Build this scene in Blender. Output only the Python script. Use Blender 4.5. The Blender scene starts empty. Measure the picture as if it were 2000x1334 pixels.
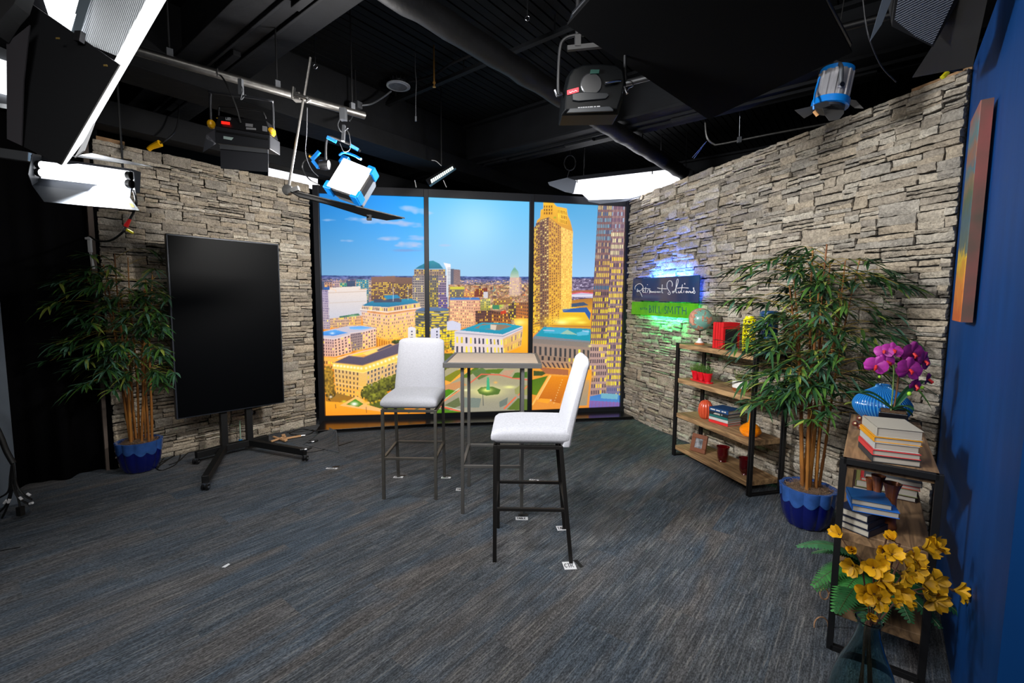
import bpy, bmesh, math, random
import numpy as np
from mathutils import Vector, Matrix, noise
PI = math.pi
SC = bpy.context.scene
COL = SC.collection
# ---------------------------------------------------------------- survey of the place
FPX = 889.0; PITCH = math.radians(5.09); ROLL = math.radians(.437); EYE = 1.5
_cp, _sp, _cr, _sr = math.cos(PITCH), math.sin(PITCH), math.cos(ROLL), math.sin(ROLL)
_fw = np.array([0, _cp, -_sp]); _u0 = np.array([0, _sp, _cp]); _r0 = np.array([1., 0, 0])
_rt = _r0 * _cr + _u0 * _sr; _up = -_r0 * _sr + _u0 * _cr
RM = np.array([_rt, _up, _fw])
def ray(x, y): return RM.T @ np.array([(x - 1000) / FPX, (667 - y) / FPX, 1.])
def fl(x, y, z=0.):                       # point of a horizontal plane
    k = ray(x, y); t = (z - EYE) / k[2]; return Vector((k[0] * t, k[1] * t, z))
def at(x, y, Y):                          # point at distance Y
    k = ray(x, y); t = Y / k[1]; return Vector((k[0] * t, Y, EYE + k[2] * t))
def wl(x, y, A, B):                       # point of the upright plane through A and B
    n = np.array([-(B[1] - A[1]), B[0] - A[0]]); k = ray(x, y)
    t = (n[0] * A[0] + n[1] * A[1]) / (n[0] * k[0] + n[1] * k[1])
    return Vector((k[0] * t, k[1] * t, EYE + k[2] * t))
def prj(P):                               # (n,3) -> photo pixels
    q = (np.asarray(P, float) - np.array([0, 0, EYE])) @ RM.T
    return 1000 + FPX * q[:, 0] / q[:, 2], 667 - FPX * q[:, 1] / q[:, 2]
UD = Vector((.6198, .7848, 0)); VD = Vector((-.7848, .6198, 0))
def UV(u, v, z=0.): return UD * u + VD * v + Vector((0, 0, z))
# ---------------------------------------------------------------- materials
def lin(c):
    c = c / 255.; return c / 12.92 if c <= .04045 else ((c + .055) / 1.055) ** 2.4
def rgb(c): return (lin(c[0]), lin(c[1]), lin(c[2]), 1)
MATS = {}
def mat(name, col=(128, 128, 128), rough=.6, metal=0., spec=.5, emit=0., ecol=None, bump=0., bscale=60., var=0., vscale=8.,
        attr=None, trans=0., ior=1.45, coat=0., alpha=1., stretch=None, col2=None, sheen=0.):
    if name in MATS: return MATS[name]
    m = bpy.data.materials.new(name); m.use_nodes = True; nt = m.node_tree; N = nt.nodes; L = nt.links
    b = N['Principled BSDF']; b.inputs['Base Color'].default_value = rgb(col)
    b.inputs['Roughness'].default_value = rough; b.inputs['Metallic'].default_value = metal
    b.inputs['Specular IOR Level'].default_value = spec; b.inputs['IOR'].default_value = ior
    b.inputs['Transmission Weight'].default_value = trans; b.inputs['Coat Weight'].default_value = coat
    b.inputs['Sheen Weight'].default_value = sheen
    b.inputs['Coat Roughness'].default_value = .08
    if emit:
        b.inputs['Emission Color'].default_value = rgb(ecol or col); b.inputs['Emission Strength'].default_value = emit
    tc = N.new('ShaderNodeTexCoord'); src = tc.outputs['Object']
    if stretch:
        mp = N.new('ShaderNodeMapping'); mp.inputs['Scale'].default_value = stretch; L.new(src, mp.inputs[0]); src = mp.outputs[0]
    csrc = None
    if attr:
        a = N.new('ShaderNodeAttribute'); a.attribute_name = attr; csrc = a.outputs['Color']; L.new(csrc, b.inputs['Base Color'])
    if var or col2:
        n = N.new('ShaderNodeTexNoise'); n.inputs['Scale'].default_value = vscale; n.inputs['Detail'].default_value = 6
        L.new(src, n.inputs['Vector'])
        mx = N.new('ShaderNodeMix'); mx.data_type = 'RGBA'
        rp = N.new('ShaderNodeMapRange'); rp.inputs['From Min'].default_value = .35; rp.inputs['From Max'].default_value = .65
        L.new(n.outputs['Fac'], rp.inputs['Value']); L.new(rp.outputs[0], mx.inputs['Factor'])
        if col2:
            mx.inputs[6].default_value = rgb(col); mx.inputs[7].default_value = rgb(col2)
        else:
            mx.blend_type = 'MIX'
            if csrc:
                g1 = N.new('ShaderNodeMix'); g1.data_type = 'RGBA'; g1.blend_type = 'MULTIPLY'; g1.inputs['Factor'].default_value = 1
                L.new(csrc, g1.inputs[6]); g1.inputs[7].default_value = (1 - var, 1 - var, 1 - var, 1)
                L.new(csrc, mx.inputs[7]); L.new(g1.outputs[2], mx.inputs[6])
            else:
                c = rgb(col); mx.inputs[6].default_value = tuple(max(0, v * (1 - var)) for v in c[:3]) + (1,)
                mx.inputs[7].default_value = tuple(min(1, v * (1 + var)) for v in c[:3]) + (1,)
        L.new(mx.outputs[2], b.inputs['Base Color'])
    if bump:
        n2 = N.new('ShaderNodeTexNoise'); n2.inputs['Scale'].default_value = bscale; n2.inputs['Detail'].default_value = 5
        L.new(src, n2.inputs['Vector'])
        bp = N.new('ShaderNodeBump'); bp.inputs['Strength'].default_value = min(1, bump); bp.inputs['Distance'].default_value = .01 * max(1, bump)
        L.new(n2.outputs['Fac'], bp.inputs['Height']); L.new(bp.outputs[0], b.inputs['Normal'])
    MATS[name] = m; return m
def stripes_mat(name, cols, axis, period, rough=.7, noise_amt=.3, bump=.2):   # woven / lined surface: bands across one axis
    m = bpy.data.materials.new(name); m.use_nodes = True; nt = m.node_tree; N = nt.nodes; L = nt.links
    b = N['Principled BSDF']; b.inputs['Roughness'].default_value = rough
    tc = N.new('ShaderNodeTexCoord'); w = N.new('ShaderNodeTexWave'); w.bands_direction = axis
    w.inputs['Scale'].default_value = 1 / period / 3.1416 * .5 * 3.1416; w.inputs['Distortion'].default_value = noise_amt
    w.inputs['Detail'].default_value = 2; L.new(tc.outputs['Object'], w.inputs['Vector'])
    r = N.new('ShaderNodeValToRGB'); r.color_ramp.elements[0].color = rgb(cols[0]); r.color_ramp.elements[1].color = rgb(cols[1])
    L.new(w.outputs['Fac'], r.inputs[0]); L.new(r.outputs[0], b.inputs['Base Color'])
    bp = N.new('ShaderNodeBump'); bp.inputs['Strength'].default_value = bump; bp.inputs['Distance'].default_value = .004
    L.new(w.outputs['Fac'], bp.inputs['Height']); L.new(bp.outputs[0], b.inputs['Normal'])
    MATS[name] = m; return m
# ---------------------------------------------------------------- mesh builder
class MB:
    def __init__(s): s.v = []; s.f = []; s.c = []; s.cc = None
    def add(s, vs, fs, col=None):
        o = len(s.v); s.v += [tuple(v) for v in vs]; s.f += [tuple(i + o for i in f) for f in fs]
        s.c += [col or (1, 1, 1, 1)] * len(vs) if not isinstance(col, list) else col
        return s
    def box(s, c, d, rot=None, col=None):
        hx, hy, hz = d[0] / 2, d[1] / 2, d[2] / 2
        vs = [Vector((x * hx, y * hy, z * hz)) for x in (-1, 1) for y in (-1, 1) for z in (-1, 1)]
        if rot is not None: vs = [rot @ v for v in vs]
        c = Vector(c); return s.add([v + c for v in vs], [(0, 1, 3, 2), (4, 6, 7, 5), (0, 4, 5, 1), (2, 3, 7, 6), (0, 2, 6, 4), (1, 5, 7, 3)], col)
    def bar(s, a, b, w, h=None, up=(0, 0, 1), col=None):          # square bar from a to b
        a, b = Vector(a), Vector(b); h = h or w; d = (b - a); L = d.length; d.normalize(); up = Vector(up)
        if abs(d.dot(up)) > .95: up = Vector((1, 0, 0)) if abs(d.x) < .9 else Vector((0, 1, 0))
        x = d.cross(up).normalized(); z = x.cross(d)
        return s.box((a + b) / 2, (w, L, h), Matrix((x, d, z)).transposed(), col)
    def tube(s, pts, r, n=8, cap=True, col=None):
        pts = [Vector(p) for p in pts]; rs = r if isinstance(r, (list, tuple)) else [r] * len(pts)
        vs = []; fs = []; ref = Vector((0, 0, 1)); px = None
        for i, p in enumerate(pts):
            d = (pts[min(i + 1, len(pts) - 1)] - pts[max(i - 1, 0)])
            if d.length < 1e-9: d = Vector((0, 0, 1))
            d.normalize()
            x = (px - d * px.dot(d)) if px is not None else (d.cross(ref) if abs(d.dot(ref)) < .95 else d.cross(Vector((1, 0, 0))))
            if x.length < 1e-6: x = d.cross(Vector((0, 1, 0)))
            x.normalize(); y = d.cross(x); px = x
            for k in range(n):
                a = 2 * PI * k / n; vs.append(p + (x * math.cos(a) + y * math.sin(a)) * rs[i])
        for i in range(len(pts) - 1):
            for k in range(n):
                fs.append((i * n + k, i * n + (k + 1) % n, (i + 1) * n + (k + 1) % n, (i + 1) * n + k))
        if cap: fs.append(tuple(range(n))[::-1]); fs.append(tuple((len(pts) - 1) * n + k for k in range(n)))
        return s.add(vs, fs, col)
    def lathe(s, prof, n=32, c=(0, 0, 0), rfun=None, col=None, rot=None):    # prof: [(r,z)]
        vs = []; fs = []; c = Vector(c)
        for (r, z) in prof:
            for k in range(n):
                a = 2 * PI * k / n; rr = rfun(r, z, a) if rfun else r
                v = Vector((rr * math.cos(a), rr * math.sin(a), z)); v = rot @ v if rot is not None else v
                vs.append(v + c)
        for i in range(len(prof) - 1):
            for k in range(n): fs.append((i * n + k, i * n + (k + 1) % n, (i + 1) * n + (k + 1) % n, (i + 1) * n + k))
        if prof[0][0] > 1e-5: fs.append(tuple(range(n))[::-1])
        if prof[-1][0] > 1e-5: fs.append(tuple((len(prof) - 1) * n + k for k in range(n)))
        return s.add(vs, fs, col)
    def slab(s, pts, th, nrm=None, col=None):                     # polygon given thickness
        pts = [Vector(p) for p in pts]
        if nrm is None: nrm = (pts[1] - pts[0]).cross(pts[-1] - pts[0]).normalized()
        n = len(pts); nrm = Vector(nrm)
        return s.add(pts + [p - nrm * th for p in pts], [tuple(range(n)), tuple(range(2 * n - 1, n - 1, -1))] +
                     [(i, i + n, (i + 1) % n + n, (i + 1) % n) for i in range(n)], col)
    def rbox(s, c, d, r=.01, rot=None, seg=3):                    # rounded box
        bm = bmesh.new(); bmesh.ops.create_cube(bm, size=1)
        for v in bm.verts: v.co = Vector((v.co.x * d[0], v.co.y * d[1], v.co.z * d[2]))
        bmesh.ops.bevel(bm, geom=bm.edges[:], offset=r, segments=seg, affect='EDGES', profile=.5)
        c = Vector(c); vs = [((rot @ v.co) if rot is not None else v.co) + c for v in bm.verts]
        bm.verts.index_update(); fs = [tuple(v.index for v in f.verts) for f in bm.faces]; bm.free()
        return s.add(vs, fs)
    def xf(s, M):
        s.v = [tuple(M @ Vector(v)) for v in s.v]; return s
    def build(s, name, m, parent=None, smooth=False, world=False, bevel=0., attr=False, sub=0, label=None):
        me = bpy.data.meshes.new(name)
        vs = s.v
        if world and parent is not None:
            p = parent
            while p is not None:
                q = p.location; vs = [(v[0] - q.x, v[1] - q.y, v[2] - q.z) for v in vs] if p.type == 'EMPTY' else vs; p = p.parent
        me.from_pydata(vs, [], s.f); me.validate(); me.update()
        bm = bmesh.new(); bm.from_mesh(me); bmesh.ops.recalc_face_normals(bm, faces=bm.faces[:]); bm.to_mesh(me); bm.free()
        me.materials.append(m)
        if attr:
            a = me.color_attributes.new('Col', 'FLOAT_COLOR', 'POINT')
            a.data.foreach_set('color', np.array(s.c, dtype=np.float32).ravel())
        if smooth:
            me.polygons.foreach_set('use_smooth', [True] * len(me.polygons))
            try: me.set_sharp_from_angle(angle=math.radians(smooth if smooth > 1 else 40))
            except Exception: pass
        o = bpy.data.objects.new(name, me); COL.objects.link(o)
        if parent is not None: o.parent = parent
        if bevel:
            md = o.modifiers.new('bevel', 'BEVEL'); md.width = bevel; md.segments = 2; md.limit_method = 'ANGLE'
        if sub:
            md = o.modifiers.new('sub', 'SUBSURF'); md.levels = sub; md.render_levels = sub
        if label: o['label'] = label
        return o
def thing(name, label, cat, loc=(0, 0, 0), rz=0., group=None):
    o = bpy.data.objects.new(name, None); COL.objects.link(o); o.empty_display_size = .05
    o.location = loc; o.rotation_euler = (0, 0, rz); o['label'] = label; o['category'] = cat
    if group: o['group'] = group
    return o
def tag(o, label, cat, group=None, kind=None):
    o['label'] = label; o['category'] = cat
    if group: o['group'] = group
    if kind: o['kind'] = kind
    return o
def struct(o, label=None):
    o['kind'] = 'structure'
    if label: o['label'] = label
    o['category'] = 'room'
    return o
def copy_tree(o, parent=None):
    c = o.copy(); COL.objects.link(c); c.parent = parent
    for ch in [x for x in KIDS(o)]: copy_tree(ch, c)
    return c
def KIDS(o): return [x for x in COL.objects if x.parent == o]
def cubic(pts, n=8):                                              # Catmull-Rom through points
    P = [Vector(p) for p in pts]; P = [P[0] * 2 - P[1]] + P + [P[-1] * 2 - P[-2]]; out = []
    for i in range(1, len(P) - 2):
        for k in range(n):
            t = k / n; a, b, c, d = P[i - 1:i + 3]
            out.append(.5 * ((2 * b) + (c - a) * t + (2 * a - 5 * b + 4 * c - d) * t * t + (3 * b - a - 3 * c + d) * t ** 3))
    out.append(P[-2]); return out
# common materials
BLK = mat('black_metal', (16, 16, 18), .5, .1); BLKM = mat('black_matte', (14, 14, 16), .8)
BLKP = mat('black_plastic', (20, 20, 22), .4); CHR = mat('chrome', (190, 190, 195), .22, 1.)
STEEL = mat('dull_steel', (112, 110, 107), .42, .9, var=.15, vscale=30); RUB = mat('rubber', (12, 12, 12), .6)
WHITE = mat('white_plastic', (225, 225, 225), .5); LITW = mat('lit_white', (250, 250, 255), .5, emit=3.)
YEL = mat('yellow_plastic', (225, 165, 10), .4); REDP = mat('red_plastic', (190, 15, 20), .4); BLUEP = mat('blue_plastic', (10, 110, 190), .35)
CABLE = mat('black_cable', (13, 13, 14), .55)
PAPER = mat('white_paper', (225, 225, 228), .8)
# ================================================================= ROOM SHELL
def carpet_mat():
    m = bpy.data.materials.new('carpet'); m.use_nodes = True; nt = m.node_tree; N = nt.nodes; L = nt.links
    b = N['Principled BSDF']; b.inputs['Roughness'].default_value = .95; b.inputs['Specular IOR Level'].default_value = .15
    tc = N.new('ShaderNodeTexCoord'); mp = N.new('ShaderNodeMapping'); mp.inputs['Rotation'].default_value = (0, 0, -math.atan2(UD.y, UD.x))
    L.new(tc.outputs['Object'], mp.inputs[0]); sx = N.new('ShaderNodeSeparateXYZ'); L.new(mp.outputs[0], sx.inputs[0])
    def math_(op, a, b_=None, v=None):
        n = N.new('ShaderNodeMath'); n.operation = op; L.new(a, n.inputs[0])
        if b_ is not None: L.new(b_, n.inputs[1])
        if v is not None: n.inputs[1].default_value = v
        return n.outputs[0]
    # planks: 1 m along u, .25 m across, each with its own shade
    row = math_('FLOOR', math_('MULTIPLY', sx.outputs[1], v=4.))
    shift = math_('MULTIPLY', row, v=.37)
    colm = math_('FLOOR', math_('ADD', math_('MULTIPLY', sx.outputs[0], v=1.05), shift))
    cmb = N.new('ShaderNodeCombineXYZ'); L.new(row, cmb.inputs[0]); L.new(colm, cmb.inputs[1])
    wn = N.new('ShaderNodeTexWhiteNoise'); wn.noise_dimensions = '3D'; L.new(cmb.outputs[0], wn.inputs['Vector'])
    # streaks: coordinates offset per plank, stretched along u
    def streak(su, sv, det, off):
        c2 = N.new('ShaderNodeCombineXYZ')
        L.new(math_('MULTIPLY', sx.outputs[0], v=su), c2.inputs[0]); L.new(math_('MULTIPLY', sx.outputs[1], v=sv), c2.inputs[1])
        L.new(math_('MULTIPLY', wn.outputs['Value'], v=off), c2.inputs[2])
        n = N.new('ShaderNodeTexNoise'); n.inputs['Scale'].default_value = 1; n.inputs['Detail'].default_value = det; L.new(c2.outputs[0], n.inputs['Vector']); return n.outputs['Fac']
    s1 = streak(5.5, 120, 2, 30); s2 = streak(3.0, 16, 3, 50); s3 = streak(90, 220, 1, 10); s4 = streak(1.2, 5, 2, 9); s5 = streak(5, 18, 2, 20)
    def ramp(f, a, bb, ca, cb):
        r = N.new('ShaderNodeValToRGB'); e = r.color_ramp.elements; e[0].position = a; e[1].position = bb; e[0].color = ca; e[1].color = cb; L.new(f, r.inputs[0]); return r.outputs[0]
    base = ramp(s2, .38, .62, rgb((70, 76, 83)), rgb((84, 86, 89)))
    b2 = ramp(s4, .42, .6, rgb((68, 77, 87)), rgb((86, 83, 82)))
    mx0 = N.new('ShaderNodeMix'); mx0.data_type = 'RGBA'; L.new(wn.outputs['Value'], mx0.inputs['Factor']); L.new(base, mx0.inputs[6]); L.new(b2, mx0.inputs[7])
    def mul(c, f, lo, hi, a=.35, bb=.65):
        mr = N.new('ShaderNodeMapRange'); mr.inputs['From Min'].default_value = a; mr.inputs['From Max'].default_value = bb
        mr.inputs['To Min'].default_value = lo; mr.inputs['To Max'].default_value = hi; L.new(f, mr.inputs['Value'])
        v = N.new('ShaderNodeVectorMath'); v.operation = 'SCALE'; L.new(c, v.inputs[0]); L.new(mr.outputs[0], v.inputs['Scale']); return v.outputs[0]
    c = mul(mx0.outputs[2], s1, .68, 1.32, .36, .64); c = mul(c, s3, .6, 1.4); c = mul(c, s5, .92, 1.1, .4, .6); c = mul(c, wn.outputs['Value'], .93, 1.07, 0, 1)
    # rare pale threads
    thr = math_('GREATER_THAN', s1, v=.64)
    mx = N.new('ShaderNodeMix'); mx.data_type = 'RGBA'; L.new(math_('MULTIPLY', thr, v=.22), mx.inputs['Factor']); L.new(c, mx.inputs[6]); mx.inputs[7].default_value = rgb((150, 145, 135))
    L.new(mx.outputs[2], b.inputs['Base Color'])
    bp = N.new('ShaderNodeBump'); bp.inputs['Strength'].default_value = .5; bp.inputs['Distance'].default_value = .004
    L.new(s3, bp.inputs['Height']); L.new(bp.outputs[0], b.inputs['Normal'])
    return m
CARPET = carpet_mat()
def poly(pts, th, name, m): return MB().slab(pts, th, (0, 0, 1)).build(name, m)
u0, u1, v0, v1, ZC = -4.5, 8.6, -4.2, 6.7, 3.62
struct(poly([UV(u0, v0), UV(u1, v0), UV(u1, v1), UV(u0, v1)], .1, 'floor', CARPET), 'grey blue streaked carpet plank floor')
DECK = mat('black_deck', (8, 9, 11), .8, spec=.2, bump=.3, bscale=9, var=.3, vscale=3); BEAM = mat('black_beam', (12, 13, 16), .75, spec=.25, bump=.4, bscale=14, var=.25, vscale=5)
b = MB(); b.slab([UV(u0, v0, ZC + .15), UV(u1, v0, ZC + .15), UV(u1, v1, ZC + .15), UV(u0, v1, ZC + .15)], .08, (0, 0, 1))
k = v0; i = 0
rnd = random.Random(3)
while k < v1:                                       # ribbed deck boards running along u
    w = .078; d = rnd.uniform(0, .006)
    b.bar(UV(u0, k + w / 2, ZC + .035 - d), UV(u1, k + w / 2, ZC + .035 - d), w - .012, .05); k += w
struct(b.build('ceiling', DECK), 'black painted ribbed deck ceiling')
TEAL = mat('dark_teal_wall', (34, 48, 58), .8, var=.1, vscale=1)
for nm, a, c in (('wall_far', (u1, v0), (u1, v1)), ('wall_rear', (u0, v0), (u0, v1)), ('wall_far_left', (u0, v1), (u1, v1)), ('wall_far_right', (u0, v0), (u1, v0))):
    struct(MB().bar(UV(*a, ZC / 2 - .02), UV(*c, ZC / 2 - .02), .1, ZC + .3).build(nm, TEAL), 'dark wall of the studio room')
# beams
n = 0
for (ua, ub) in ((1.17, 1.63), (4.12, 4.57), (7.1, 7.55), (-1.9, -1.45)):
    n += 1; b = MB(); um = (ua + ub) / 2
    b.bar(UV(um, v0, 3.215), UV(um, v1, 3.215), ub - ua, .03); b.bar(UV(um, v0, 3.42), UV(um, v1, 3.42), (ub - ua) * .72, .40)
    b.bar(UV(um + .06, v0, 3.192), UV(um + .06, v1, 3.192), .02, .03); b.bar(UV(um - .06, v0, 3.192), UV(um - .06, v1, 3.192), .02, .03)
    b.bar(UV(um, v0, 3.6), UV(um, v1, 3.6), ub - ua, .03)
    for q in range(9): b.box(UV(um, v0 + 1 + q * 1.15, 3.18), (.05, .34, .035), Matrix.Rotation(math.atan2(UD.y, UD.x), 3, 'Z'))
    struct(b.build('trim_%d' % n, BEAM, bevel=.004), 'black painted ceiling beam')
b = MB(); b.bar(UV(-1.2, 4.14, 3.12), UV(8.5, 4.14, 3.12), .36, .16); b.bar(UV(-1.2, 4.14, 3.4), UV(8.5, 4.14, 3.4), .2, .42)
b.bar(UV(-1.2, 5.0, 2.98), UV(8.5, 5.0, 2.98), .2, .2)
struct(b.build('trim_5', BEAM, bevel=.006), 'black duct along the left of the ceiling')
b = MB(); b.bar(UV(3.02, -2.2, 3.5), UV(3.02, 4.1, 3.5), .045, .03)
for q in range(7): b.bar(UV(3.02, -1.8 + q * .95, 3.5), UV(3.02, -1.8 + q * .95, 3.66), .012)
struct(b.build('trim_6', BEAM), 'black strut channel hung under the deck')
for q, (vv, uu) in enumerate(((3.9, 2.2), (3.95, 3.3), (3.95, 3.6), (3.95, 2.75))):
    pass
# ================================================================= STONE WALLS
def ledgestone(A, D, Nn, Lw, Hh, seed):
    """stacked ledgestone veneer: every stone its own raised block"""
    rn = random.Random(seed); A = Vector(A); D = Vector(D).normalized(); Nn = Vector(Nn).normalized()
    vs = []; fs = []; cs = []
    def stone(x0, x1, z0, z1):
        if x1 - x0 < .02: return
        d0 = rn.uniform(.0, .030); tx = rn.uniform(-.07, .07); tz = rn.uniform(-.2, .2)
        e = [rn.uniform(-.0055, .0055) for _ in range(4)]
        nx = max(2, int((x1 - x0) / .016)); nz = max(2, int((z1 - z0) / .014)); o = len(vs)
        base = rn.choice([(192, 178, 158), (203, 190, 170), (176, 164, 147), (212, 201, 183), (184, 175, 161), (197, 181, 158), (166, 156, 142)])
        f = rn.uniform(.86, 1.1); so = rn.uniform(0, 100)
        for j in range(nz + 1):
            for i in range(nx + 1):
                s = i / nx; t = j / nz; x = x0 + (x1 - x0) * s
                za = z0 + e[0] * (1 - s) + e[1] * s; zb = z1 + e[2] * (1 - s) + e[3] * s; z = za + (zb - za) * t
                edge = i in (0, nx) or j in (0, nz)
                nn = noise.noise(Vector((x * 14 + so, z * 26, so))) * .011 + noise.noise(Vector((x * 45, z * 60 + so, 3))) * .006
                d = .014 + d0 + tx * (x - (x0 + x1) / 2) + tz * (z - (z0 + z1) / 2) + nn
                if edge:
                    d -= .006 + .005 * abs(noise.noise(Vector((x * 60, z * 60, 9))))
                    jx = noise.noise(Vector((z * 50, so, 1))) * .005; jz = noise.noise(Vector((x * 28, so, 5))) * .005
                    x += jx; z += jz
                p = A + D * x + Nn * max(.004, d); vs.append((p.x, p.y, max(0, z)))
                g = f * (1 + .30 * noise.noise(Vector((x * 9, z * 22, so))) + .10 * noise.noise(Vector((x * 50, z * 60, so))))
                cs.append((lin(base[0]) * g, lin(base[1]) * g, lin(base[2]) * g * (1 + .0), 1))
        W = nx + 1
        for j in range(nz):
            for i in range(nx): fs.append((o + j * W + i, o + j * W + i + 1, o + (j + 1) * W + i + 1, o + (j + 1) * W + i))
        ring = [o + i for i in range(nx + 1)] + [o + j * W + nx for j in range(1, nz + 1)] + [o + nz * W + i for i in range(nx - 1, -1, -1)] + [o + j * W for j in range(nz - 1, 0, -1)]
        o2 = len(vs)
        for r in ring:
            p = Vector(vs[r]); dd = (p - A).dot(Nn); p = p - Nn * dd; vs.append(tuple(p)); cs.append((.05, .045, .04, 1))
        m = len(ring)
        for i in range(m): fs.append((ring[i], o2 + i, o2 + (i + 1) % m, ring[(i + 1) % m]))
    z = 0.
    while z < Hh - .01:
        h = rn.choice([.06, .075, .085, .095, .11]); h = min(h, Hh - z)
        if Hh - z - h < .04: h = Hh - z
        x = -rn.uniform(0, .1)
        while x < Lw:
            w = rn.choice([.10, .14, .18, .23, .28, .36]); xa, xb = max(0, x), min(Lw, x + w)
            if Lw - xb < .05: xb = Lw
            q = rn.random()
            if q < .12 or h < .06:
                cuts = [0, 1] if h > .08 or q < .5 else [0, rn.uniform(.4, .6), 1]
            elif q < .55: cuts = [0, rn.uniform(.35, .65), 1]
            else: cuts = [0, rn.uniform(.25, .36), rn.uniform(.58, .72), 1]
            for c0, c1 in zip(cuts, cuts[1:]):
                g = .0022
                if xb - xa > .2 and rn.random() < .45:
                    xm = xa + (xb - xa) * rn.uniform(.3, .7)
                    stone(xa + g, xm - g, z + h * c0 + g, z + h * c1 - g); stone(xm + g, xb - g, z + h * c0 + g, z + h * c1 - g)
                else: stone(xa + g, xb - g, z + h * c0 + g, z + h * c1 - g)
            x += w
            if xb >= Lw: break
        z += h
    m = MB(); m.v = vs; m.f = fs; m.c = cs
    # backing
    th = .055
    P = [A, A + D * Lw]
    q = [P[0], P[1], P[1] - Nn * th, P[0] - Nn * th]
    o = len(vs); m.v += [tuple(p) for p in q] + [(p.x, p.y, Hh - .004) for p in q]; m.c += [(.02, .018, .016, 1)] * 8
    m.f += [(o, o + 1, o + 5, o + 4), (o + 1, o + 2, o + 6, o + 5), (o + 2, o + 3, o + 7, o + 6), (o + 3, o, o + 4, o + 7), (o + 4, o + 5, o + 6, o + 7), (o + 3, o + 2, o + 1, o)]
    return m
STONE = mat('ledgestone', (140, 125, 105), .93, spec=.2, attr='Col', var=.36, vscale=60, bump=1.8, bscale=85)
LW0 = Vector((-3.478, 3.882, 0)); LW1 = Vector((-2.345, 5.352, 0)); dL = (LW1 - LW0).normalized(); nL = Vector((dL.y, -dL.x, 0))
struct(ledgestone(LW0 - nL * .02, dL, nL, (LW1 - LW0).length, 2.81, 11).build('wall_left', STONE, attr=True, smooth=35), 'stacked beige ledgestone wall behind the screen')
RW0 = Vector((1.500, 5.985, 0)); RW1 = Vector((2.545, 2.67, 0)); dR = (RW1 - RW0).normalized(); nR = Vector((dR.y, -dR.x, 0))
if nR.x > 0: nR = -nR
struct(ledgestone(RW0 - nR * .02, dR, nR, (RW1 - RW0).length, 2.81, 23).build('wall_right', STONE, attr=True, smooth=35), 'stacked beige ledgestone wall behind the shelves')
WOODRAW = mat('raw_timber', (150, 115, 80), .8, var=.25, vscale=20, stretch=(1, 1, .2))
e = LW0 - dL * .03 - nL * .04
struct(MB().bar(e, e + Vector((0, 0, 2.80)), .05, .05, up=dL).build('trim_7', mat('grey_timber', (96, 84, 76), .8)), 'timber edge post of the left stone wall')
struct(MB().bar(LW0 - nL * .05 + Vector((0, 0, 2.828)) - dL * .02, LW0 - nL * .05 + dL * .22 + Vector((0, 0, 2.828)), .05, .035).build('trim_8', WOODRAW), 'raw timber offcut on the left stone wall')
struct(MB().bar(RW1 - nR * .045 + Vector((0, 0, 2.822)), RW1 - nR * .045 - dR * .3 + Vector((0, 0, 2.822)), .05, .02).build('trim_9', WOODRAW), 'raw timber cap of the right stone wall')
# ================================================================= BLUE WALL
BLUE = mat('blue_paint', (4, 62, 124), .6, spec=.25, var=.10, vscale=3., bump=.15, bscale=5, stretch=(3, 3, .6))
BW0 = Vector((2.575, 2.68, 0)); th = math.radians(39.3); dB = Vector((-math.sin(th), -math.cos(th), 0)); nB = Vector((-dB.y, dB.x, 0))
if nB.x > 0: nB = -nB
LB = 1.98
q0 = BW0 - dB * .12; q1 = BW0 + dB * LB
struct(MB().slab([q0, q1, q1 + Vector((0, 0, 2.84)), q0 + Vector((0, 0, 2.84))], .22, nB).build('wall_near_right', BLUE), 'deep blue painted wall beside the stone wall')
# ================================================================= BLACK CURTAIN
b = MB(); n = 160; vs = []; fs = []
for i in range(n + 1):
    s = i / n; u = -2.2 + (0.93 + 2.2) * s; w = .045 * math.sin(s * 62) + .02 * math.sin(s * 131 + 1)
    for z in (0.005, 1.4, 2.95):
        vs.append(UV(u, 5.20 + w * (1.1 if z < 1 else .8), z))
for i in range(n):
    for j in (0, 1): fs.append((i * 3 + j, (i + 1) * 3 + j, (i + 1) * 3 + j + 1, i * 3 + j + 1))
b.add(vs, fs)
o = b.build('curtain', mat('black_velvet', (7, 7, 9), .95, spec=.1), smooth=80); md = o.modifiers.new('s', 'SOLIDIFY'); md.thickness = .006
tag(o, 'long black curtain hanging left of the potted bamboo', 'curtain')
t = thing('curtain_rail', 'black rail holding the black curtain at the left', 'curtain rail', UV(-2.2, 5.2, 2.98))
MB().tube([UV(-2.2, 5.2, 2.975), UV(.95, 5.2, 2.975)], .017).build('rail', BLK, t, world=True)
for u in (-1.6, .7): MB().tube([UV(u, 5.2, 2.97), UV(u, 5.2, 3.66)], .008).build('hanger', BLK, t, world=True)
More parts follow.
